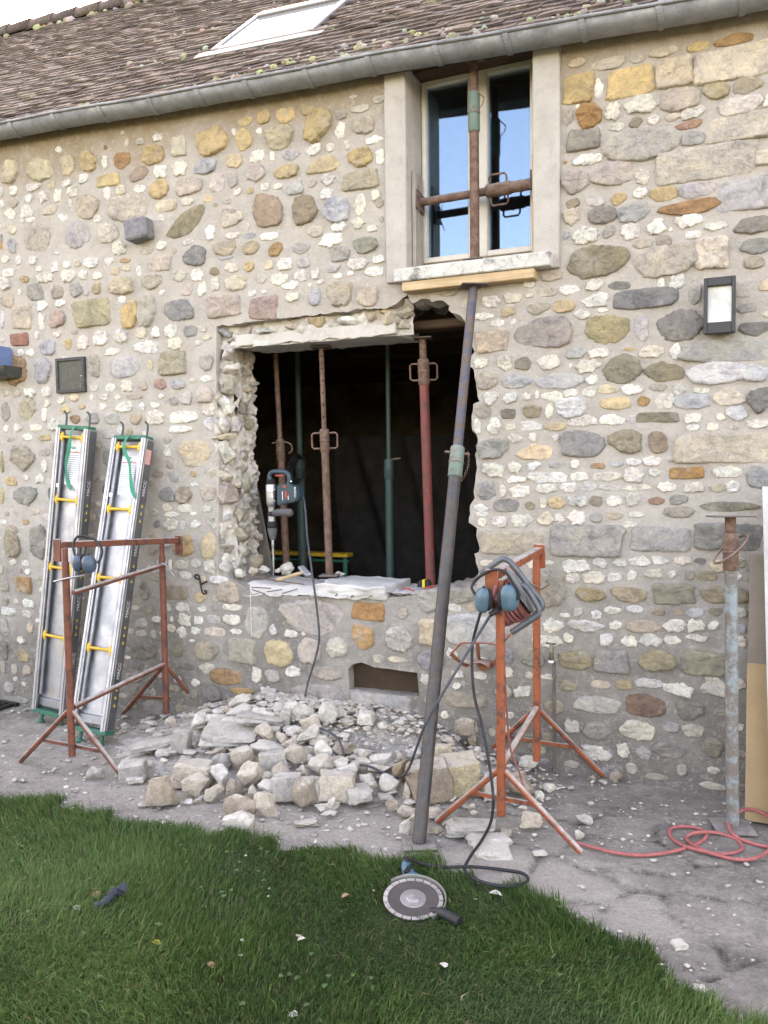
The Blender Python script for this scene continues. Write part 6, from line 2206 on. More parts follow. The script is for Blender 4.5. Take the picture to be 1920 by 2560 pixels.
o = MB().tube(path([(1428, 2104, 'g'), (1470, 2115, 'g'), (1530, 2130, 'g'), (1600, 2138, 'g'), (1665, 2132, 'g'), (1720, 2118, 'g'), (1756, 2102, 'g'), (1766, 2085, 'g'), (1745, 2071, 'g'), (1705, 2066, 'g'), (1677, 2072, 'g'), (1676, 2090, 'g'),
                         (1700, 2110, 'g'), (1745, 2125, 'g.02'), (1800, 2135, 'g'), (1842, 2130, 'g'), (1856, 2118, 'g'), (1840, 2098, 'g'), (1795, 2083, 'g'), (1750, 2080, 'g.02'), (1722, 2088, 'g'), (1718, 2100, 'g'), (1750, 2122, 'g.024'), (1800, 2140, 'g.014'),
                         (1850, 2149, 'g'), (1895, 2143, 'g'), (1925, 2122, 'g'), (1945, 2085, 'g.02'), (1925, 2045, 'g.05'), (1880, 2024, 'g.06'), (1842, 2032, 'g.05'), (1822, 2058, 'g.03'), (1832, 2085, 'g.02'), (1870, 2105, 'g'), (1925, 2118, 'g'), (1990, 2125, 'g')], 8),
                   .0072, 10).build('hose', ROPE, None, 60)
tag(o, 'thin dusty red hose lying in loops on the yard before the pale blue prop', 'hose')
o = MB().tube(path([(1258, 1600, NY2 + .02), (1266, 1760, NY2 + .04), (1276, 1870, NY2 + .05), (1298, 1930, NY2 + .05), (1312, 1975, NY2 + .04), (1325, 2005, 'g')]), .0042, 8).build('power_cable', REDC, None, 60)
tag(o, 'thin red cable hanging down behind the near post of the bright orange trestle', 'cable')
o = MB().tube([onY(627, 1472, -.03), onY(626, 1500, -.022), onY(628, 1550, -.022), onY(629, 1592, -.022)], .0016, 6).build('string', WHITE, None, 60)
tag(o, 'thin white string hanging from the ledge down the wall', 'string')

# ------------------------------------------------------------------ demolition hammer


def bz(x, y, Y=.12):
    return onY(640 + x * .15368, 1140 + y * .15368, Y)


TEAL = mat_plain('dark_blue_green_plastic', (.022, .050, .066), .45, 0, .25, 30, .1, .4)
REDP = mat_plain('red_plastic', (.42, .05, .035), .45, 0, .1, 30, .05, .4)
GREYR = mat_plain('grey_rubber', (.085, .087, .09), .75, 0, .2, 40, .15)
tip = bz(288, 1990)
kb = px_size(bz(255, 800)) * .15368
dh = thing('demolition_hammer', 'blue-green demolition hammer with silver barrel, standing on its chisel on the ledge', 'demolition hammer', tip)
MB().tube([tip, bz(285, 1700), bz(277, 1480)], [.25 * 22 * kb, 20 * kb, 21 * kb], 10).build('chisel', STEEL, dh, 50)
MB().lathe(bz(277, 1500), bz(274, 1350) - bz(277, 1500), [(0, 18 * kb), (.01, 27 * kb), (.03, 26 * kb), (.05, 24 * kb)], 14).build('chisel_shank', STEEL, dh, 40)
ax_ = bz(245, 460) - bz(272, 1365)
LB = np.linalg.norm(ax_)


def fy(y):
    return (1365 - y) / (1365 - 460) * LB


def lat(name, rows, mat):
    return MB().lathe(bz(272, 1365), ax_, [(fy(y), r * kb) for y, r in rows], 24).build(name, mat, dh, 35)


lat('chuck', [(1365, 40), (1350, 48), (1330, 50), (1240, 76), (1185, 80), (1172, 76)], GREYR)
lat('chuck_ring', [(1172, 66), (1150, 76), (1140, 80), (1065, 80), (1058, 74)], BLACK)
lat('gear_neck', [(1060, 62), (990, 64), (985, 60), (830, 58), (815, 62)], ALU)
lat('gear_housing', [(822, 60), (790, 76), (760, 84), (690, 86), (686, 80), (680, 86), (590, 88), (586, 82), (580, 88), (480, 88), (462, 80)], ALU)
lat('collar_ring', [(462, 74), (440, 76), (436, 68), (424, 76), (405, 76), (400, 68), (385, 74), (375, 68)], BLACK)
m = MB()
m.prism([bz(x, y, .085) for x, y in ((330, 470), (470, 455), (600, 470), (665, 520), (690, 610), (685, 700), (640, 745), (480, 770), (400, 800), (335, 810))], (0, .075, 0))
mh = m.build('motor_housing', TEAL, dh, 30)
bm = bmesh.new()
bm.from_mesh(mh.data)
bmesh.ops.bevel(bm, geom=bm.edges[:], offset=.008, segments=2, affect='EDGES', clamp_overlap=True)
bm.to_mesh(mh.data)
bm.free()
finish(mh.data, 40)
MB().tube(spline([bz(238, 400), bz(222, 340), bz(240, 280), bz(300, 258), bz(400, 255), bz(480, 265), bz(530, 310), bz(545, 400), bz(530, 470)], 5), 40 * kb, 14).build('handle', TEAL, dh, 50)
MB().box(bz(385, 318, .105), (75 * kb, .012, 12 * kb), None, .002).build('trigger', REDP, dh, 40)
MB().tube(spline([bz(250, 945, .10), bz(330, 925, .085), bz(450, 915, .07), bz(590, 925, .07)], 5), [34 * kb, 40 * kb] + [52 * kb] * 4 + [60 * kb] * 6 + [64 * kb] * 3 + [40 * kb], 14).build('side_grip', GREYR, dh, 50)
MB().lathe(bz(235, 940, .08), (0, -1, 0), [(-.02, 40 * kb), (.012, 40 * kb), (.016, 30 * kb)], 14).build('grip_knob', BLACK, dh, 40)
for x, y, w, h in ((465, 500, 26, 18), (485, 630, 16, 60), (528, 625, 9, 16)):
    MB().box(bz(x, y, .0835), (w * kb, .002, h * kb)).build('red_badge', REDP, dh, 0)
for x, y, w, h in ((432, 645, 5, 70), (525, 680, 5, 30)):
    MB().box(bz(x, y, .0835), (w * kb, .002, h * kb)).build('pale_badge', WHITE, dh, 0)
MB().ball(bz(572, 415, .088), (18 * kb, 12 * kb, 18 * kb), 10, 6).build('screw', CHROME, dh, 60)
for x, y in ((300, 548), (303, 730)):
    MB().ball(bz(x, y, .078), (13 * kb, 10 * kb, 13 * kb), 8, 5).build('screw', CHROME, dh, 60)
text('BOSCH', 50 * kb, bz(632, 590, .0830), (0, 0, -1), (0, -1, 0), WHITE, dh, 'lettering', .0004)

# club hammer, rebar offcuts, tape measure and pencils on the ledge
hk = px_size(bz(600, 1950))
hm = thing('club_hammer', 'club hammer with a worn wooden handle lying on the ledge', 'hammer', bz(600, 1990, .1))
h0, h1 = bz(335, 2055, .04), bz(790, 1885, .12)
h0[2] += .012
MB().tube([h0, h0 + (h1 - h0) * .5, h1], [.0125, .0115, .0095], 12).build('handle', WOOD, hm, 50)
d = (h1 - h0) / np.linalg.norm(h1 - h0)
sidev = np.cross(d, (0, 0, 1))
MB().box(h1 + d * .004, (.019, .048, .019), np.array((d, np.array((.75, -.35, -.45)) / np.linalg.norm((.75, -.35, -.45)), np.cross(d, np.array((.75, -.35, -.45))))), .005).build('head', STEEL, hm, 30)


def stick(name, pts, r, mat, label, cat, group=None):
    o = MB().tube(pts, r, 8).build(name, mat, None, 50)
    tag(o, label, cat, group)


def lz(x, y, Y, dz=.0):
    p = onY(*z2(x, y), Y)
    p[2] += dz
    return p


stick('rebar', [lz(228, 752, .04, .02), lz(400, 785, .0, .02), lz(555, 806, -.02, .02)], .0036, RUSTY, 'longest thin rusty bar lying across the ledge below the hammer handle', 'rebar')
stick('rebar', [lz(252, 806, -.012, .004), lz(362, 812, -.015, .004)], .0032, RUSTY, 'short rusty bar stub lying flat near the white string', 'rebar')
stick('rebar', [lz(252, 815, -.015), lz(328, 840, -.02)], .0032, RUSTY, 'short rusty bar stub pointing down beside the white string', 'rebar')
stick('rebar', [lz(340, 828, -.02), lz(425, 815, -.014)], .0032, RUSTY, 'short rusty bar stub under the middle of the long bar', 'rebar')
stick('rebar', [lz(428, 838, -.022), lz(515, 812, -.016)], .0032, RUSTY, 'short rusty bar stub next to the broken sill slab', 'rebar')
for i, (x0, y0, x1, y1, lb) in enumerate(((735, 852, 745, 838, 'cut bar end sticking from the broken sill face below the perforated prop'), (822, 860, 860, 838, 'middle cut bar end sticking from the broken sill face'), (925, 862, 970, 832, 'cut bar end at the square corner of the broken sill'))):
    stick('rebar', [lz(x0, y0, -.045), lz(x1, y1, -.02)], .0035, RUSTY, lb, 'rebar')
tm = thing('tape_measure', 'black tape measure with a yellow band lying on the ledge by the red prop', 'tape measure', lz(1240, 800, .03))
c = lz(1240, 783, .03)
ktm = px_size(c) * .434
m = MB()
m.prism([c + np.array((x * ktm, 0, z * ktm)) for x, z in ((-38, -20), (-36, 6), (-22, 20), (20, 24), (36, 14), (38, -20))], (0, .032, 0))
m.build('case', BLACK, tm, 30)
m = MB()
m.prism([c + np.array((x * ktm, -.001, z * ktm)) for x, z in ((-6, -20.5), (-6, 23.5), (9, 24.5), (9, -20.5))], (0, .034, 0))
m.build('yellow_band', mat_plain('bright_yellow', (.65, .48, .03), .5, 0, .05, 20, 0), tm, 30)
stick('pencil', [lz(1122, 808, .0, .004), lz(1188, 832, -.02, .008)], .004, REDP, 'red carpenter pencil lying alone on the ledge mortar', 'pencil')
stick('pencil', [lz(1248, 812, .0, .004), lz(1306, 796, .02, .004)], .004, REDP, 'red carpenter pencil poking out under the tape measure', 'pencil')

# ------------------------------------------------------------------ angle grinder on the grass
GBLUE = mat_plain('teal_grinder_body', (.035, .115, .15), .45, 0, .25, 25, .1, .4)
DISC = mat_metal('dusty_steel_disc', (.15, .14, .135), .6, (40, 40, 40), .5)
RIMM = mat_metal('bright_diamond_rim', (.80, .80, .82), .35, (60, 60, 60), .2)
GUARD = mat_plain('dusty_grey_guard', (.30, .29, .27), .5, .6, .2, 20, .15)
gc_ = onY(1033, 2247, gnd(1033, 2285)[1] + .01)
nd_ = np.array((.10, -.16, 1.0))
nd_ /= np.linalg.norm(nd_)
u_ = np.array((1.0, 0, 0)) - nd_ * nd_[0]
u_ /= np.linalg.norm(u_)
v_ = np.cross(nd_, u_)
gk = px_size(gc_)
RD = 75 * gk
gd = thing('angle_grinder', 'blue-green angle grinder lying blade up on the lawn edge', 'angle grinder', (gc_[0], gc_[1], 0.0))


def gp_(r, an, h=0.0):
    return gc_ + u_ * r * math.cos(an) + v_ * r * math.sin(an) + nd_ * h


bl_ = MB().lathe(gc_ - nd_ * .0015, nd_, [(0, RD * .87), (.003, RD * .87)], 48).build('blade', DISC, gd, 30)
for k in range(20):
    m = MB()
    a0, a1 = 2 * math.pi * (k + .06) / 20, 2 * math.pi * (k + .95) / 20
    vs = []
    for h in (-.002, .002):
        for j in range(6):
            an = a0 + (a1 - a0) * j / 5
            vs += [gp_(RD * .86, an, h), gp_(RD, an, h)]
    fs = [(2 * j, 2 * j + 1, 2 * j + 3, 2 * j + 2) for j in range(5)] + [(12 + 2 * j, 14 + 2 * j, 15 + 2 * j, 13 + 2 * j) for j in range(5)]
    fs += [(2 * j + 1, 13 + 2 * j, 15 + 2 * j, 2 * j + 3) for j in range(5)] + [(0, 12, 13, 1), (10, 11, 23, 22)]
    m.add(vs, fs).build('rim_segment', RIMM, bl_, 30)
MB().lathe(gc_ + nd_ * .0016, nd_, [(0, RD * .44), (.002, RD * .43), (.0025, RD * .23), (.008, RD * .21), (.0085, RD * .10), (.014, RD * .095), (.0145, RD * .05)], 32).build('flange_nut', STEEL, gd, 30)
m = MB()
vs, fs = [], []
seq = [math.radians(q) for q in range(-35, 161, 6)]
for an in seq:
    vs += [gp_(RD * 1.10, an, .012), gp_(RD * 1.10, an, -.032), gp_(RD * .40, an, -.034), gp_(RD * 1.075, an, .012), gp_(RD * 1.075, an, -.028), gp_(RD * .4, an, -.030)]
for i in range(len(seq) - 1):
    b_ = i * 6
    fs += [(b_, b_ + 1, b_ + 7, b_ + 6), (b_ + 1, b_ + 2, b_ + 8, b_ + 7), (b_ + 3, b_ + 9, b_ + 10, b_ + 4), (b_ + 4, b_ + 10, b_ + 11, b_ + 5), (b_, b_ + 6, b_ + 9, b_ + 3)]
m.add(vs, fs).build('guard', GUARD, gd, 40)
MB().lathe(gc_ - nd_ * .035, -nd_, [(0, RD * .42), (.02, RD * .45), (.05, RD * .36), (.07, RD * .2)], 20).build('gear_head', mat_metal('cast_alloy', (.42, .40, .37), .5, (9, 9, 9), .4), gd, 40)
ge = gnd(1014, 2158, .062)
b0 = gc_ - nd_ * .062 + np.array((0, .05, 0))
dd = ge - b0
m = MB().lathe(b0, dd, [(0, .034), (.02, .040), (np.linalg.norm(dd) * .5, .042), (np.linalg.norm(dd) * .6, .040), (np.linalg.norm(dd) * .66, .024), (np.linalg.norm(dd) * .92, .021), (np.linalg.norm(dd), .016)], 20)
m.build('motor_body', GBLUE, gd, 40)
MB().box(b0 + dd * .76 + np.array((.003, -.006, .020)), (.009, .03, .006), None, .002).build('switch', BLACK, gd, 30)
MB().tube([ge - dd * .03, ge + dd / np.linalg.norm(dd) * .03 + np.array((0, 0, -.005))], [.010, .007], 10).build('cable_sleeve', BLACK, gd, 50)
he = onY(1150, 2304, gc_[1] - .06)
MB().tube([gc_ - nd_ * .045 + u_ * .02, he + (gc_ - he) * .45, he + (gc_ - he) * .35, he], [.012, .012, .018, .017], 14).build('side_handle', BLACK, gd, 40)

# ------------------------------------------------------------------ things fixed to the wall
LAMPB = mat_plain('anthracite_lamp', (.028, .030, .035), .45, .2, .1, 30, .05, .4)
m = NT('frosted_lamp_glass')
f = m.noise(9, 4)
LG = m.set(m.ramp(f, [(.35, (.36, .37, .36)), (.65, (.62, .64, .64))]), .25, 0, m.bump(m.noise(60, 2), .1, .002), .6)
yy = -.085
a, b_ = onY(1760, 697, yy), onY(1838, 830, yy)
lx0, lx1, lz1, lz0 = a[0], b_[0], a[2], b_[2]
lp = thing('wall_lamp', 'dark grey box wall lamp with a frosted glass front', 'wall lamp', ((lx0 + lx1) / 2, -.02, lz0))
m = MB()
ft = .016
m.box(((lx0 + lx1) / 2, -.035, (lz0 + lz1) / 2), ((lx1 - lx0) / 2 - .006, .03, (lz1 - lz0) / 2 - .006), None, .002)
m.build('back_box', LAMPB, lp, 30)
m = MB()
m.box((lx0 + ft / 2, yy + .012, (lz0 + lz1) / 2), (ft / 2, .024, (lz1 - lz0) / 2), None, .002)
m.box((lx1 - ft / 2, yy + .012, (lz0 + lz1) / 2), (ft / 2, .024, (lz1 - lz0) / 2), None, .002)
m.box(((lx0 + lx1) / 2, yy + .0115, lz0 + .024), ((lx1 - lx0) / 2 - ft, .0235, .024), None, .002)
m.box(((lx0 + lx1) / 2, yy + .0115, lz1 - .018), ((lx1 - lx0) / 2 - ft, .0235, .018), None, .002)
m.build('front_frame', LAMPB, lp, 30)
MB().box(((lx0 + lx1) / 2, yy + .016, (lz0 + lz1 + .012) / 2), ((lx1 - lx0) / 2 - ft + .002, .004, (lz1 - lz0 - .08) / 2)).build('glass', LG, lp, 0)

VD = mat_plain('weathered_dark_metal', (.055, .055, .058), .6, .2, .3, 40, .1)
VG = mat_plain('greenish_grey_panel', (.085, .088, .075), .7, .1, .35, 60, .1)
a, b_ = onY(138, 897, -.02), onY(212, 979, -.02)
vt = thing('meter_hatch', 'small square dark metal hatch on the wall above the platforms', 'hatch', ((a[0] + b_[0]) / 2, 0, b_[2]))
cx_, cz_ = (a[0] + b_[0]) / 2, (a[2] + b_[2]) / 2
hw, hh = (b_[0] - a[0]) / 2, (a[2] - b_[2]) / 2
ft = .02
m = MB()
m.box((cx_ - hw + ft / 2, -.008, cz_), (ft / 2, .016, hh), None, .002)
m.box((cx_ + hw - ft / 2, -.008, cz_), (ft / 2, .016, hh), None, .002)
m.box((cx_, -.0082, cz_ - hh + ft / 2), (hw - ft, .0155, ft / 2), None, .002)
m.box((cx_, -.0082, cz_ + hh - ft / 2), (hw - ft, .0155, ft / 2), None, .002)
m.build('frame', VD, vt, 30)
MB().box((cx_, -.004, cz_), (hw - ft, .010, hh - ft), None, .001).build('door', VG, vt, 0)
MB().ball((cx_ + hw - ft - .008, -.016, cz_ - .01), (.005, .004, .005), 8, 5).build('latch', CHROME, vt, 60)

IRON = mat_plain('black_wrought_iron', (.03, .028, .027), .6, .4, .3, 40, .2)


def ez(x, y, Y):
    return onY(x * .57866, 1280 + y * .57866, Y)


hk_ = thing('shutter_stop', 'small scrolled black iron shutter hook on the wall beside the opening', 'shutter hook', ez(868, 315, -.02))
pts = [(858, 290), (848, 287), (841, 279), (845, 272), (855, 272), (862, 282), (865, 305), (870, 330), (873, 345), (882, 354), (890, 350), (890, 341), (882, 340)]
MB().tube(spline([ez(x, y, -.03) for x, y in pts], 4), .0055, 8).build('scroll', IRON, hk_, 60)
MB().tube([ez(866, 310, .0), ez(868, 312, -.03), ez(885, 305, -.05), ez(895, 300, -.05)], .0055, 8).build('catch', IRON, hk_, 60)

# water tap
BRASS = mat_metal('old_brass', (.22, .20, .16), .5, (20, 20, 20), .5)
PIPE = mat_plain('grey_brown_pipe', (.13, .115, .10), .6, .3, .3, 30, .1)


def fz(x, y, Y):
    return onY(960 + x * .57866, 1280 + y * .57866, Y)


tp = thing('water_tap', 'old brass garden tap on a thin pipe up the wall behind the orange trestle', 'tap', gnd(1382, 1925))
p0 = fz(735, 655, -.03)
gb = np.array((p0[0], -.03, 0.0))
MB().tube([gb, p0], .0085, 10).build('pipe', PIPE, tp, 50)
MB().lathe(fz(735, 715, -.03), (0, 0, 1), [(0, .012), (.012, .013), (.016, .011)], 10).build('joint', PIPE, tp, 40)
MB().lathe(fz(722, 642, -.045), (0, 0, 1), [(0, .011), (.01, .014), (.022, .014), (.024, .011), (.045, .013), (.06, .011), (.066, .006), (.085, .006)], 12).build('valve', BRASS, tp, 40)
MB().tube([fz(722, 640, -.045), fz(735, 648, -.035), p0], .009, 10).build('elbow', BRASS, tp, 50)
MB().lathe(fz(722, 643, -.045), (0, 0, -1), [(-.004, .014), (.008, .014), (.01, .011)], 12).build('union', WHITE, tp, 40)
c = fz(720, 570, -.045)
m = MB()
m.tube([c + np.array((-.024, 0, .004)), c, c + np.array((.024, 0, .002))], [.006, .004, .006], 8)
m.tube([c - np.array((0, 0, .02)), c + np.array((0, 0, .006))], .005, 8)
m.build('cross_handle', BRASS, tp, 50)

# hose hanger
COP = mat_paint('brown_enamelled_steel', (.24, .085, .05), (.12, .05, .03), .36, .3, .45, 25, .2)


def hz(x, y, Y):
    return onY(1060 + x * .20494, 1320 + y * .20494, Y)


hh_ = thing('hose_hanger', 'brown metal hose hanger with a half-round saddle fixed low on the wall', 'hose hanger', hz(700, 1650, -.03))
rimp = [(325, 1535), (385, 1475), (455, 1405), (560, 1398), (650, 1396), (760, 1400), (850, 1412), (900, 1440), (960, 1510)]
MB().tube(spline([hz(x, y, -.15) for x, y in rimp], 4), .006, 8).build('rim', COP, hh_, 60)


def strip(pts, wv, th, name):
    m_ = MB()
    for i in range(len(pts) - 1):
        m_.bar(pts[i], pts[i + 1], wv, th, (0, -1, .1), .0008)
    m_.build(name, COP, hh_, 30)


strip([hz(652, 1400, -.15), hz(660, 1500, -.12), hz(668, 1580, -.05), hz(680, 1605, -.02)], .022, .004, 'strap')
strip(spline([hz(328, 1535, -.15), hz(400, 1600, -.12), hz(480, 1660, -.06), hz(540, 1680, -.02)], 3), .022, .004, 'strap')
strip(spline([hz(960, 1515, -.15), hz(905, 1600, -.12), hz(850, 1655, -.06), hz(820, 1680, -.02)], 3), .022, .004, 'strap')
vs, fs = [], []
arc = [(585, 1660), (620, 1628), (680, 1612), (745, 1622), (800, 1650), (825, 1685)]
for Y in (-.012, -.05, -.10):
    for x, y in arc:
        p = hz(x, y, -.05)
        vs.append((p[0], Y, p[2]))
fs = [(j * 6 + i, j * 6 + i + 1, (j + 1) * 6 + i + 1, (j + 1) * 6 + i) for j in range(2) for i in range(5)]
o = MB().add(vs, fs).build('saddle', COP, hh_, 60)
sm = o.modifiers.new('thickness', 'SOLIDIFY')
sm.thickness = .004
m = MB()
m.prism([hz(x, y, -.014) for x, y in ((655, 1630), (740, 1640), (820, 1690), (770, 1735), (700, 1745), (660, 1700))], (0, .01, 0))
m.build('back_disc', COP, hh_, 30)

# letter box end at the left edge of the wall
BLUE = mat_plain('blue_enamel', (.09, .16, .31), .35, 0, .15, 20, .05, .5)
DKM = mat_plain('dark_green_grey_metal', (.06, .063, .055), .5, .3, .25, 30, .1)
lb = thing('letter_box', 'blue letter box with a white edge over a dark half-round tray at the wall end', 'letter box', onY(-10, 920, -.08))
c0, c1 = onY(-60, 868, -.09), onY(9, 916, -.09)
m = MB()
m.prism([(c0[0], -.14, c0[2]), (c1[0] - .012, -.14, c0[2] - .01), (c1[0], -.14, c0[2] - .05), (c1[0], -.14, c1[2]), (c0[0], -.14, c1[2])], (0, .12, 0))
m.build('box', BLUE, lb, 30)
m = MB()
m.bar((c1[0] + .003, -.145, c0[2] - .045), (c1[0] + .003, -.145, c1[2] + .035), .006, .012, (0, 1, 0), .001)
m.build('white_edge', WHITE, lb, 30)
c2 = onY(34, 925, -.09)
vs, fs = [], []
for x in (c0[0], c2[0]):
    vs += [(x, -.085 - .085 * math.cos(t), c1[2] - .004 - .075 * math.sin(t)) for t in np.linspace(0, math.pi, 14)]
fs = [(i, i + 1, 15 + i, 14 + i) for i in range(13)] + [tuple(range(14)), tuple(reversed(range(14, 28))), (0, 14, 27, 13)]
MB().add(vs, fs).build('tray', DKM, lb, 40)

# drain grating at the wall foot, far left
g0 = gnd(4, 1773)
gr_ = thing('drain_grating', 'dark iron drain grating on the ground at the wall end', 'grating', (g0[0] - .08, g0[1], g0[2]))
for i in range(6):
    MB().box((g0[0] - .30 + i * .06, g0[1] - .01, g0[2] + .008), (.016, .10, .012), None, .003).build('bar', IRON, gr_, 30)
m = MB()
for s in (-1, 1):
    m.box((g0[0] - .15, g0[1] - .01 + s * .11, g0[2] + .009), (.19, .014, .014), None, .003)
m.build('rim', IRON, gr_, 30)

# ------------------------------------------------------------------ boards stacked at the right end
MDF = mat_plain('tan_fibre_board', (.40, .275, .155), .8, 0, .12, 5, .05)
GRB = mat_plain('grey_brown_board', (.24, .205, .165), .8, 0, .15, 6, .05)
WPN = mat_concrete('white_painted_panel', (.50, .49, .475), .3)
b0 = gnd(1862, 2052)
yb_ = b0[1]
x0 = onY(1862, 2045, yb_)[0]


def lean(name, x0, x1, zt_, y0, y1, th, mat, label, cat):
    """board leaning on the wall: foot at y0, head at y1"""
    g = 0.0
    a = np.array((0, y1 - y0, zt_ - g))
    L = np.linalg.norm(a)
    a /= L
    n = np.cross((1, 0, 0), a)
    o = MB().box(np.array(((x0 + x1) / 2, y0, g + .002)) + a * L / 2 + n * th / 2, ((x1 - x0) / 2, L / 2, th / 2), np.array(((1, 0, 0), a, n)), .0015).build(name, mat, None, 30)
    return tag(o, label, cat)


x1b = onY(1868, 1390, -.10)
lean('tall_board', onY(1866, 1700, -.14)[0] + .006, .42, x1b[2], -.20, -.05, .012, GRB, 'grey-brown board leaning on the wall behind the tan one', 'board')
zc = onY(1862, 1663, yb_ + .08)[2]
lean('fibre_board', x0, .40, zc, yb_, yb_ + .12, .012, MDF, 'tan fibre board at the foot of the leaning boards', 'board')
yw = yb_ - .10
a, b_ = onY(1906, 1222, yw + .05), onY(1921, 1900, yw)
m = MB()
pA, pB = np.array((b_[0] + .012, yw, .002)), np.array((a[0], yw + .16, a[2]))
m.prism([pA, (b_[0] + .5, yw, .002), (a[0] + .5, yw + .16, a[2]), pB], (0, .03, .006))
o = m.build('white_panel', WPN, None, 30)
tag(o, 'chalk white panel standing in front of the leaning boards at the right end', 'panel')

# ------------------------------------------------------------------ inside the dark room
tr = thing('room_trestle', 'green trestle with a yellow plank deep in the dark room', 'trestle', onY(*z2(600, 720), 1.3))
yi = 1.3
a, b_ = onY(*z2(335, 598), yi), onY(*z2(818, 596), yi)
MB().box(((a[0] + b_[0]) / 2, yi, a[2]), ((b_[0] - a[0]) / 2, .05, .013), None, .002).build('plank', YELLOW, tr, 30)
zz = onY(*z2(600, 645), yi)[2]
MB().tube([(a[0], yi, zz), (b_[0] - .01, yi, zz)], .012, 10).build('rail', GREENPL, tr, 50)
for x in (a[0] + .02, b_[0] - .04):
    MB().tube([(x, yi, .01), (x, yi, a[2] - .014)], .02, 10).build('leg', GREENPL, tr, 50)
for i, (x0_, x1_, yk, lb) in enumerate(((262, 345, .62, 'narrow grey plank leaning in the room nearest the jamb'), (245, 318, .74, 'middle grey plank leaning inside the room'), (232, 300, .88, 'grey plank leaning deepest inside the room corner'))):
    p1 = onY(*z2(x0_, 250 + i * 40), yk)
    p0 = onY(*z2(x1_, 690), yk)
    p0 = p1 + (p0 - p1) * ((p1[2] - .0) / (p1[2] - p0[2]))
    o = MB().bar(p0, p1, .07, .022, (0, 1, 0), .002).build('leaning_plank', GREYWOOD, None, 30)
    tag(o, lb, 'plank')
m = MB()
c = onY(*z2(1208, 742), .7)
o = MB().tube([(c[0] - .05, .7, .012), (c[0] + .05, .72, .012)], .012, 8).build('yellow_stick', YELLOW, None, 50) if False else None

# dusty sheeting hung in folds at the back of the room
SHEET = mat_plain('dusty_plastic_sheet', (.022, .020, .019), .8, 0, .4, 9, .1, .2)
p0, p1 = onY(*z2(720, 200), 1.9), onY(*z2(1560, 700), 1.9)
vs, nu, nv = [], 60, 16
for j in range(nv + 1):
    for i in range(nu + 1):
        s_, t_ = i / nu, j / nv
        x = p0[0] + (p1[0] + .5 - p0[0]) * s_ + .7 * (1 - t_) * -.25
        z = .02 + 1.75 * t_
        fold = .07 * math.sin((s_ * 9 + t_ * 2.2) * 3.1) + .03 * math.sin(s_ * 53 + t_ * 9)
        vs.append((x + .35 * (1 - t_), 1.9 + fold * (1.1 - .6 * t_), z))
fs = [(j * (nu + 1) + i, j * (nu + 1) + i + 1, (j + 1) * (nu + 1) + i + 1, (j + 1) * (nu + 1) + i) for j in range(nv) for i in range(nu)]
o = MB().add(vs, fs).build('plastic_sheet', SHEET, None, 180)
tag(o, 'dusty grey sheeting hanging in folds at the back of the dark room', 'sheeting')

# ------------------------------------------------------------------ rubble under the opening
RC = dict(w=(.62, .58, .515), c=(.50, .425, .335), n=(.31, .245, .18), s=(.38, .36, .325), o=(.36, .24, .12), y=(.52, .43, .27), k=(.30, .24, .185))
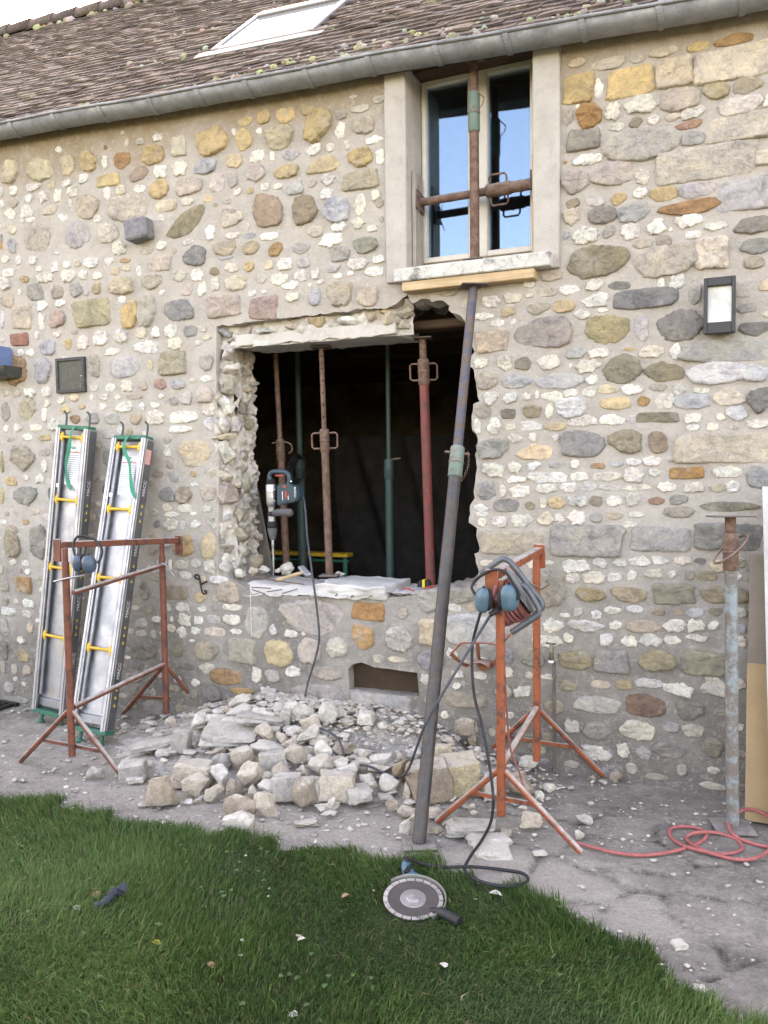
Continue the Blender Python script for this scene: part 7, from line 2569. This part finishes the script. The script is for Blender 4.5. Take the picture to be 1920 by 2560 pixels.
# x0 y0 x1 y1 of the two enlargements, colour, shape (r lump, b block, f shard), label of the ones that stand out
RUB = [((300, 1720), """165 690 405 935 n r|big brown lump lying alone at the lawn side of the heap
410 600 650 770 c b|cream block with a white plastered top at the heap's ladder end
462 680 645 850 c r|cream lump against the white-topped block
635 615 805 765 w r|
625 745 765 875 c r|
780 705 920 860 n r|
765 840 1000 995 n r|broad brown lump lowest in the front of the heap
775 955 980 1120 w r|white lump at the grass edge in front of the heap
870 595 1055 785 c r|large cream lump in the middle of the heap
995 810 1175 990 c r|pointed cream lump standing beside the broad brown lump
1135 700 1330 860 s b|grey slab tilted between the front lumps
1275 720 1450 935 n r|tall grey-brown lump next to the tilted grey slab
910 750 1020 860 c r|
1025 700 1175 810 w r|
1135 600 1310 740 c r|
1040 530 1225 660 s b|
1295 600 1420 700 c r|
1400 540 1575 690 c r|
1450 425 1580 565 w r|
1205 470 1390 610 c r|
815 470 1015 645 c r|wide rounded cream lump below the long grey slab
985 540 1110 610 o r|small ochre brown stone half hidden in the heap
960 440 1210 545 w r|
1190 385 1310 500 c r|
990 320 1135 460 c r|
600 330 1005 480 s f|long grey concrete slab lying at the ladder side of the heap
870 240 1200 350 s f|second concrete slab lying above the long grey slab
760 160 975 255 w r|
805 80 960 180 w r|white chunk topmost at the wall end of the heap
640 220 760 310 w r|
490 225 640 340 w r|
755 245 860 320 w b|
985 165 1085 245 w r|
1045 190 1165 240 w r|
1195 195 1260 290 s b|
1215 110 1335 230 w r|
1125 145 1230 205 w r|
1290 165 1435 270 w r|
85 415 400 485 s f|flat grey slab lying apart near the trestle leg
395 355 510 505 s b|
265 475 360 520 w f|
520 360 590 440 s r|
0 580 170 710 s b|grey angular block beside the trestle foot
50 650 155 720 w f|
150 555 240 625 c r|
690 520 820 630 s r|
560 560 660 620 w r|
1300 330 1480 470 w r|
1340 245 1490 400 c r|
1390 395 1560 470 c r|
1380 460 1450 520 s r|
1560 535 1659 605 c r|
1585 570 1720 690 w r|
1490 690 1720 870 c b|smooth cream block in front of the slate shard
1380 680 1560 760 c r|
1440 740 1500 870 s b|
1450 840 1610 940 w r|
1575 455 1659 530 c r|
1045 640 1130 730 c r|
765 715 830 790 w r|
455 835 530 885 w r|
190 300 265 335 w f|
330 235 410 290 c r|
135 275 210 315 n f|
335 680 390 720 w r|
1090 325 1180 385 s b|
1140 365 1230 445 c r|
1230 310 1350 380 w r|
1375 515 1440 570 w r|
540 830 600 870 n r|
1485 920 1545 965 w r|
1540 920 1600 950 w f|
1300 980 1460 1040 n f|
650 460 780 530 n r|
1460 150 1610 300 w r|white mortar lump leaning on the wall at the heap's top"""),
       ((820, 1720), """35 440 200 535 n r|
40 570 220 735 w r|
145 740 310 900 s f|dark slate-like shard leaning at the front of the heap
0 835 70 920 w r|
15 535 145 605 c r|
230 465 340 570 w r|
320 500 480 620 w r|
290 600 450 690 c r|
205 685 350 800 w r|
370 680 520 800 w r|
185 555 315 655 c r|
490 590 650 740 o r|ochre brown lump under the black cable
540 750 625 865 c r|
625 630 890 890 n b|big brown block behind the slanting prop's foot
870 575 1110 820 y b|tan brick-shaped block leaning beside the big brown block
780 480 915 640 y b|yellowish block with a plastered corner behind the prop
910 490 1040 590 s r|
570 480 690 590 s r|
505 885 660 980 n r|
525 1010 635 1115 w r|
430 850 530 930 n r|
580 950 660 1030 c r|
750 890 835 990 c f|
850 970 930 1040 c r|
760 1030 850 1110 n r|
915 1005 1245 1120 s f|long flat grey slab lying before the orange trestle's post
1405 945 1585 1070 c r|round cream stone under the orange trestle's front leg
1425 515 1555 615 w r|
1330 660 1560 830 n r|brown stone behind the orange trestle's front leg
1535 780 1600 860 w r|
1605 720 1659 795 w r|
1165 680 1255 840 w b|white block standing against the orange trestle's post
1180 1030 1225 1075 w r|
1290 1055 1360 1110 c f|
230 195 335 300 w f|pointed white shard upright against the wall under the vent
370 280 440 335 w r|
470 255 560 310 w r|
870 380 945 430 c r|
1050 350 1110 405 n r|
1045 405 1100 450 o r|
1085 450 1140 500 w r|
970 215 1130 340 n r|
480 510 570 600 c r|
380 790 470 850 s f|
1060 1115 1340 1185 w f|flat white plaster flake on the yard before the trestle
1115 1150 1375 1300 w f|knobbly white plaster lump near the loop of black cable"""),
       ((960, 1920), """840 215 900 255 s r|
823 278 868 318 w r|
985 12 1040 60 n r|grey stone lying by the foot of the far trestle leg
690 75 740 115 w r|
655 110 695 155 s r|
1255 755 1310 800 w f|white chip alone on the bare paving near the lawn
1340 960 1395 990 w f|white chip on the paving lowest towards the lawn
650 370 700 385 w f|
880 40 915 65 n r|"""),
       ((0, 1920), """370 10 440 65 s r|
545 35 610 75 w f|
50 50 70 62 w f|
235 258 250 280 w r|
765 315 818 345 w f|white chip lying in the grass below the heap
1105 412 1145 435 s f|grey chip lying in the lawn
1340 412 1365 435 w f|
1478 540 1505 572 c f|""")]
CW = dict(w='white', c='cream', n='brown', s='grey', o='ochre', y='yellowish', k='dark brown')
SW = dict(r='lump', b='block', f='flake')
rub = []
for (ox, oy), txt in RUB:
    k = .33755 if oy == 1720 else .57866
    for ln in txt.strip().split('\n'):
        sp, lab = ln.split('|')
        a, b_, c, d, col, sh = sp.split()
        a, b_, c, d = [float(q) * k for q in (a, b_, c, d)]
        rub.append(dict(x0=ox + a, y0=oy + b_, x1=ox + c, y1=oy + d, col=col, sh=sh, lab=lab))
VH = np.array((CF[0], CF[1], 0)) / np.linalg.norm(CF[:2])       # away from the camera, level
placed = []
for i, r in enumerate(rub):
    w_px, h_px = r['x1'] - r['x0'], r['y1'] - r['y0']
    cx = (r['x0'] + r['x1']) / 2
    p = gnd(cx, r['y1'] - .16 * h_px, 0, True)
    k = px_size(p)
    w = w_px * k
    el = math.atan2(CAM[2] - p[2], np.linalg.norm(p[:2] - CAM[:2]))
    full = h_px * k
    if r['sh'] == 'f':
        dep = max(.3 * w, full / math.sin(el) * .8)
        dep = min(dep, 1.1 * w)
        h = max(.014, (full - dep * math.sin(el)) / math.cos(el))
        h = max(h, .16 * w)
    else:
        dep = .80 * (w + full) / 2
        h = max(.3 * full, (full - .42 * dep * math.sin(el)) / math.cos(el))
    r['w'], r['h'], r['d'] = w, h, dep
    c = p + VH * dep * .42
    z0 = gz(c[0], c[1]) + mound(c[0], c[1])
    z0 = max(z0, p[2])
    c = np.array((c[0], min(c[1], -.02 - dep * .35), z0 + h * .45))
    r['c'] = c
    placed.append(r)


def where(r, s):
    """how r lies to s, told by things in the yard"""
    d = r['c'] - s['c']
    u, v = d.dot(CR), d.dot(VH)
    if abs(u) > abs(v) * 1.1:
        return 'on the tap side of' if u > 0 else 'on the ladder side of'
    return 'on the wall side of' if v > 0 else 'on the lawn side of'


SHORT = {}
for r in placed:
    if r['lab']:
        SHORT[id(r)] = ' '.join(r['lab'].split(' ')[:4])
marks = [r for r in placed if r['lab'] and r['x1'] - r['x0'] > 35]
SH2 = ['the big lone lump', 'the white-topped block', 'the cream lump', 'the broad brown lump']
NICK = {'big brown lump lying alone': 'the lone brown lump', 'cream block with a white': 'the white-topped block', 'broad brown lump lowest': 'the broad brown lump', 'white lump at the grass': 'the grass-edge white lump',
        'large cream lump in the': 'the large cream lump', 'pointed cream lump': 'the pointed cream lump', 'grey slab tilted': 'the tilted grey slab', 'tall grey-brown lump': 'the tall grey-brown lump',
        'wide rounded cream': 'the wide rounded lump', 'long grey concrete': 'the long grey slab', 'second concrete slab': 'the second concrete slab', 'white chunk topmost': 'the topmost white chunk',
        'flat grey slab lying apart': 'the flat grey slab', 'grey angular block': 'the grey angular block', 'smooth cream block': 'the smooth cream block', 'white mortar lump': 'the white mortar lump',
        'dark slate-like': 'the slate-like shard', 'ochre brown lump': 'the ochre brown lump', 'big brown block': 'the big brown block', 'tan brick-shaped': 'the tan block', 'yellowish block': 'the yellowish block',
        'long flat grey': 'the long flat slab', 'round cream stone': 'the round cream stone', 'brown stone behind': 'the brown trestle stone', 'white block standing': 'the white standing block', 'pointed white shard': 'the pointed shard',
        'flat white plaster': 'the flat plaster flake', 'knobbly white': 'the knobbly plaster lump', 'grey stone lying': 'the grey trestle stone', 'white chip alone': 'the lone paving chip', 'white chip on the paving': 'the lowest paving chip',
        'white chip lying': 'the white grass chip', 'grey chip lying': 'the grey grass chip'}


def nick(r):
    for k, v in NICK.items():
        if r['lab'].startswith(k):
            return v


marks = [r for r in placed if r['lab'] and nick(r)]
used = set(r['lab'] for r in placed if r['lab'])
for r in placed:
    if r['lab']:
        continue
    px = r['x1'] - r['x0']
    size = 'fist-sized' if px < 36 else ('mid-sized' if px < 52 else 'large')
    if px < 24:
        size = 'small'
    ms = sorted(marks, key=lambda s: np.linalg.norm(s['c'] - r['c']))
    base = '%s %s %s' % (size, CW[r['col']], SW[r['sh']])
    lab = None
    for adj in ('', 'wide ' if r['w'] > 1.25 * r['h'] else 'upright ', 'rough ', ):
        for s in ms[:4]:
            t = '%s%s %s %s' % (adj, base, where(r, s), nick(s))
            if t not in used:
                lab = t
                break
        if lab:
            break
    if lab is None:
        lab = '%s between %s and %s' % (base, nick(ms[0]), nick(ms[1]))
    r['lab'] = lab
    used.add(lab)
RR = random.Random(77)
for i, r in enumerate(placed):
    yaw = Matrix.Rotation(YAW + RR.uniform(-.25, .25), 3, 'Z')
    til = Matrix.Rotation(RR.uniform(-.18, .18), 3, 'X') @ Matrix.Rotation(RR.uniform(-.16, .16), 3, 'Y')
    col = np.array(RC[r['col']]) * RR.uniform(.9, 1.1)
    col = col * .8 + np.array((.47, .43, .375)) * .2
    o = rock('rubble_stone', CHIP, r['c'], (r['w'] * .60, r['d'] * .58, r['h'] * .62), tuple(col), None, 300 + i, {'r': 0, 'b': .72, 'f': .45}[r['sh']], yaw @ til)
    tag(o, r['lab'], 'rubble stone', 'rubble broken out of the wall')
# stones left lying on the ledge
for i, (x0, y0, x1, y1, cc, Y, lab) in enumerate(((240, 615, 320, 710, 'n', .2, 'grey-brown stone standing on the ledge in the jamb corner'), (295, 680, 360, 722, 'w', .18, 'white chunk on the ledge between jamb and chisel'),
                                                  (412, 660, 500, 724, 'w', .28, 'large white chunk on the ledge behind the hammer handle'), (385, 688, 430, 722, 'w', .2, 'small white chunk just past the chisel on the ledge'),
                                                  (150, 690, 215, 748, 'w', .06, 'white chunk at the front end of the ledge below the jamb'), (235, 690, 292, 735, 'c', .1, 'cream chunk at the foot of the jamb stones on the ledge'),
                                                  (735, 712, 790, 735, 'w', .34, 'white crumb of concrete behind the perforated prop on the sill slab'))):
    p = onY(*z2((x0 + x1) / 2, (y0 + y1) / 2), Y)
    k = px_size(p) * .434
    o = rock('ledge_chunk', CHIP, p, ((x1 - x0) * k * .54, (x1 - x0) * k * .45, (y1 - y0) * k * .58), RC[cc], None, 700 + i, 0, Matrix.Rotation(rnd(-.4, .4), 3, 'Z'))
    tag(o, lab, 'rubble stone', 'chunks left on the ledge')

# fines: the heap itself and crumbs scattered over the yard
V, F, Cc = [], [], []
gxs, gys = np.arange(-3.6, -.55, .02), np.arange(-1.05, .03, .02)
for y in gys:
    for x in gxs:
        h = mound(x, y)
        z = gz(x, y) - .030 + h + (.018 * min(1, h / .03)) * (fbm((x, y, 0), 12, 4) + .6 * fbm((x, y, 4), 40, 3)) + (-.02 if h < .012 else 0)
        V.append((x, y, z))
        g = .40 + .10 * fbm((x, y, 9), 8, 3)
        Cc.append((g * 1.06, g * .99, g * .90))
n = len(gxs)
F = [(j * n + i, j * n + i + 1, (j + 1) * n + i + 1, (j + 1) * n + i) for j in range(len(gys) - 1) for i in range(n - 1)]
b = MB()
b.v, b.f, b.c = V, F, Cc
o = b.build('rubble_fines', CHIP, None, 180, 'stuff', fix=False)
tag(o, 'dusty heap of mortar crumbs and grit under the rubble stones', 'rubble')
RS_ = random.Random(9)
protos = []
for k in range(8):
    o = rock('p', CHIP, (0, 0, 0), (1, 1, .75), (1, 1, 1), None, 900 + k)
    me = o.data
    bm = bmesh.new()
    bm.from_mesh(me)
    bmesh.ops.unsubdivide(bm, verts=bm.verts, iterations=1)
    bmesh.ops.triangulate(bm, faces=bm.faces)
    vs = np.array([v.co for v in bm.verts])
    bm.verts.index_update()
    fs = np.array([[v.index for v in f.verts] for f in bm.faces])
    bm.free()
    bpy.data.objects.remove(o)
    bpy.data.meshes.remove(me)
    protos.append((vs, fs))


def crumbs(name, label, spots):
    AV, AF, AC = [], [], []
    o = 0
    for (x, y, z, r, col) in spots:
        vs, fs = protos[RS_.randrange(8)]
        an = RS_.uniform(0, 6.28)
        R_ = np.array(((math.cos(an), -math.sin(an), 0), (math.sin(an), math.cos(an), 0), (0, 0, 1)))
        s = np.array((r * RS_.uniform(.7, 1.3), r * RS_.uniform(.7, 1.3), r * RS_.uniform(.4, .8)))
        AV.append((vs * s) @ R_.T + np.array((x, y, z)))
        AF.append(fs + o)
        AC.append(np.tile(np.array(col + (1,), np.float32), (len(vs), 1)))
        o += len(vs)
    AV, AF, AC = np.concatenate(AV), np.concatenate(AF), np.concatenate(AC)
    me = bpy.data.meshes.new(name)
    me.from_pydata(AV.tolist(), [], AF.tolist())
    a = me.color_attributes.new('Col', 'FLOAT_COLOR', 'POINT')
    a.data.foreach_set('color', AC.ravel())
    finish(me, 35)
    me.materials.append(CHIP)
    ob = bpy.data.objects.new(name, me)
    COL.objects.link(ob)
    ob['kind'] = 'stuff'
    tag(ob, label, 'rubble')


def crumb_col():
    q = RS_.choice(('w', 'w', 'c', 'c', 's', 's', 'n'))
    g = RS_.uniform(.8, 1.12)
    return tuple(float(v * g) for v in RC[q])


sp = []
while len(sp) < 1900:
    x, y = RS_.gauss(-1.85, .52), -abs(RS_.gauss(0, .30)) - .01
    if RS_.random() < .35:
        x, y = RS_.gauss(-2.35, .55), -abs(RS_.gauss(.25, .30))
    h = mound(x, y)
    if h < .008 and RS_.random() < .8:
        continue
    r = RS_.choice((.004, .006, .008, .011, .015, .02, .027, .034)) * RS_.uniform(.8, 1.2)
    if x > -1.9 and y > -.45:
        r *= .62
    sp.append((x, y, gz(x, y) + h + r * .15, r, crumb_col()))
crumbs('rubble_crumbs', 'small broken stones and mortar crumbs filling the rubble heap', sp)
sp = []
while len(sp) < 3000:
    x = RS_.uniform(-4.6, .4)
    y = -abs(RS_.gauss(0.1, .75)) if RS_.random() < .6 else RS_.uniform(-2.4, -.02)
    e = lawn_edge(x)
    if y < e - .02 and RS_.random() < .97:
        continue
    dd_ = math.exp(-((x + 2.1) / 1.2) ** 2)
    if RS_.random() > .22 + .8 * dd_:
        continue
    r = RS_.choice((.002, .002, .003, .003, .004, .004, .005, .007, .010, .013)) * RS_.uniform(.8, 1.3)
    if y < e:
        r = max(r, .006)
    sp.append((x, y, gz(x, y) + r * .1 + (.03 if y < e else 0), r, crumb_col()))
crumbs('yard_crumbs', 'scattered mortar crumbs and chips over the stone yard', sp)

# fallen leaves and a dark rag in the grass
LEAF = mat_plain('dry_leaf', (.34, .20, .12), .8, 0, .3, 60, .2)
PALE = mat_plain('pale_petal', (.62, .60, .52), .7, 0, .15, 60, .1)
YLF = mat_plain('yellow_leaf', (.50, .45, .06), .7, 0, .2, 60, .1)


def leaf(px, py, s, mat, label, cat='leaf'):
    s *= .72
    p = gnd(px, py, .032)
    an = rnd(0, 6.28)
    vs = []
    for j in range(5):
        t = j / 4
        w = s * .42 * math.sin(math.pi * (t * .92 + .04))
        for k in (-1, 0, 1):
            q = np.array((math.cos(an), math.sin(an), 0)) * (t - .5) * s * 1.3 + np.array((-math.sin(an), math.cos(an), 0)) * w * k
            vs.append(p + q + np.array((0, 0, .25 * s * abs(k) * math.sin(t * 3) + .15 * s * t)))
    fs = [(j * 3 + k, j * 3 + k + 1, j * 3 + k + 4, j * 3 + k + 3) for j in range(4) for k in range(2)]
    o = MB().add(vs, fs).build('fallen_leaf', mat, None, 60)
    tag(o, label, cat)


leaf(1240, 2238, .05, PALE, 'pale torn leaf on the grass beside the angle grinder')
leaf(527, 2415, .035, LEAF, 'small brown leaf lying deep in the middle of the lawn')
leaf(390, 2360, .04, YLF, 'yellow leaf lying in the lawn')
leaf(192, 2273, .04, PALE, 'white petal scrap near the dark rag in the grass')
leaf(755, 2350, .035, PALE, 'white petal scrap low in the lawn before the grinder')
leaf(863, 2242, .035, LEAF, 'brown leaf standing in the grass near the grinder guard')
leaf(240, 2241, .05, LEAF, 'dry brown leaf next to the dark rag')
leaf(605, 2352, .02, PALE, 'tiny white petal in the open lawn')
leaf(138, 2075, .035, LEAF, 'brown leaf near the lawn edge at the ladder side')
rg = []
p = gnd(268, 2250, .05)
p2 = gnd(298, 2228, .055)
m = MB()
pts = spline([p + np.array((-.03, -.03, -.02)), p, (p + p2) / 2 + np.array((0, 0, .012)), p2, p2 + np.array((.02, .0, .02))], 4)
m.tube(pts, [.010 + .008 * math.sin(i * 1.3) ** 2 for i in range(len(pts))], 8)
o = m.build('dark_rag', mat_plain('dark_blue_grey_rag', (.035, .042, .055), .9, 0, .3, 40, .2), None, 60)
tag(o, 'crumpled dark blue-grey scrap of cloth lying in the grass', 'rag')

# ------------------------------------------------------------------ behind the camera: palm for the panes, hedge added to dim the horizon
HEDGE = mat_attr('hedge_leaves', 0.7, (0.8, 1.2), 5, 0.0, 0.001, 0, 0.2, 0.2)
RH = random.Random(3)
mb = MB()
for _ in range(9000):
    x, z = RH.uniform(-22, 14), RH.uniform(-.1, 3.0)
    y = -17 + RH.uniform(-.5, .5) + .5 * noise.noise(Vector((x * .8, z, 0)))
    if z > 2.6 + .5 * noise.noise(Vector((x * .6, 3, 0))):
        continue
    s = RH.uniform(.07, .14)
    a = Vector((RH.gauss(0, 1), RH.gauss(0, 1), RH.gauss(0, 1))).normalized()
    b_ = a.orthogonal().normalized()
    c_ = a.cross(b_)
    p = Vector((x, y, z))
    g = RH.uniform(.6, 1.3)
    mb.add([p - b_ * s, p - c_ * s * .6, p + b_ * s, p + c_ * s * .6], [(0, 1, 2, 3)], (.05 * g, .085 * g, .028 * g))
hd = thing('added_hedge', 'unseen green hedge added behind the camera to dim the bright horizon', 'hedge', (-4, -17, 0))
mb.build('foliage', HEDGE, hd, 0, fix=False)
MB().box((-4, -17, 1.1), (18, .35, 1.2)).build('stems', SOIL, hd, 0)
pal = thing('garden_palm', 'spiky palm with straw tipped leaves on the far side of the lawn', 'palm', (.9, -7.6, -.05))
MB().tube([(.9, -7.6, -.1), (.93, -7.6, 2.0), (.9, -7.6, 3.7)], [.16, .13, .11], 12).build('trunk', GREYWOOD, pal, 50)
mb = MB()
for _ in range(150):
    an, el = RH.uniform(0, 6.283), RH.uniform(-.3, 1.45)
    L = RH.uniform(.6, 1.0)
    d = np.array((math.cos(an) * math.cos(el), math.sin(an) * math.cos(el), math.sin(el)))
    sdv = np.array((-math.sin(an), math.cos(an), 0)) * .018
    p = np.array((.9, -7.6, 3.75))
    q = p + d * L * .6
    e = p + d * L - np.array((0, 0, .12 * L))
    g = RH.uniform(.7, 1.2)
    mb.add([p - sdv * .5, p + sdv * .5, q + sdv, q - sdv, e], [(0, 1, 2, 3), (3, 2, 4)], RH.choice(((.13 * g, .17 * g, .06 * g), (.36 * g, .30 * g, .15 * g))))
mb.build('crown', HEDGE, pal, 0, fix=False)
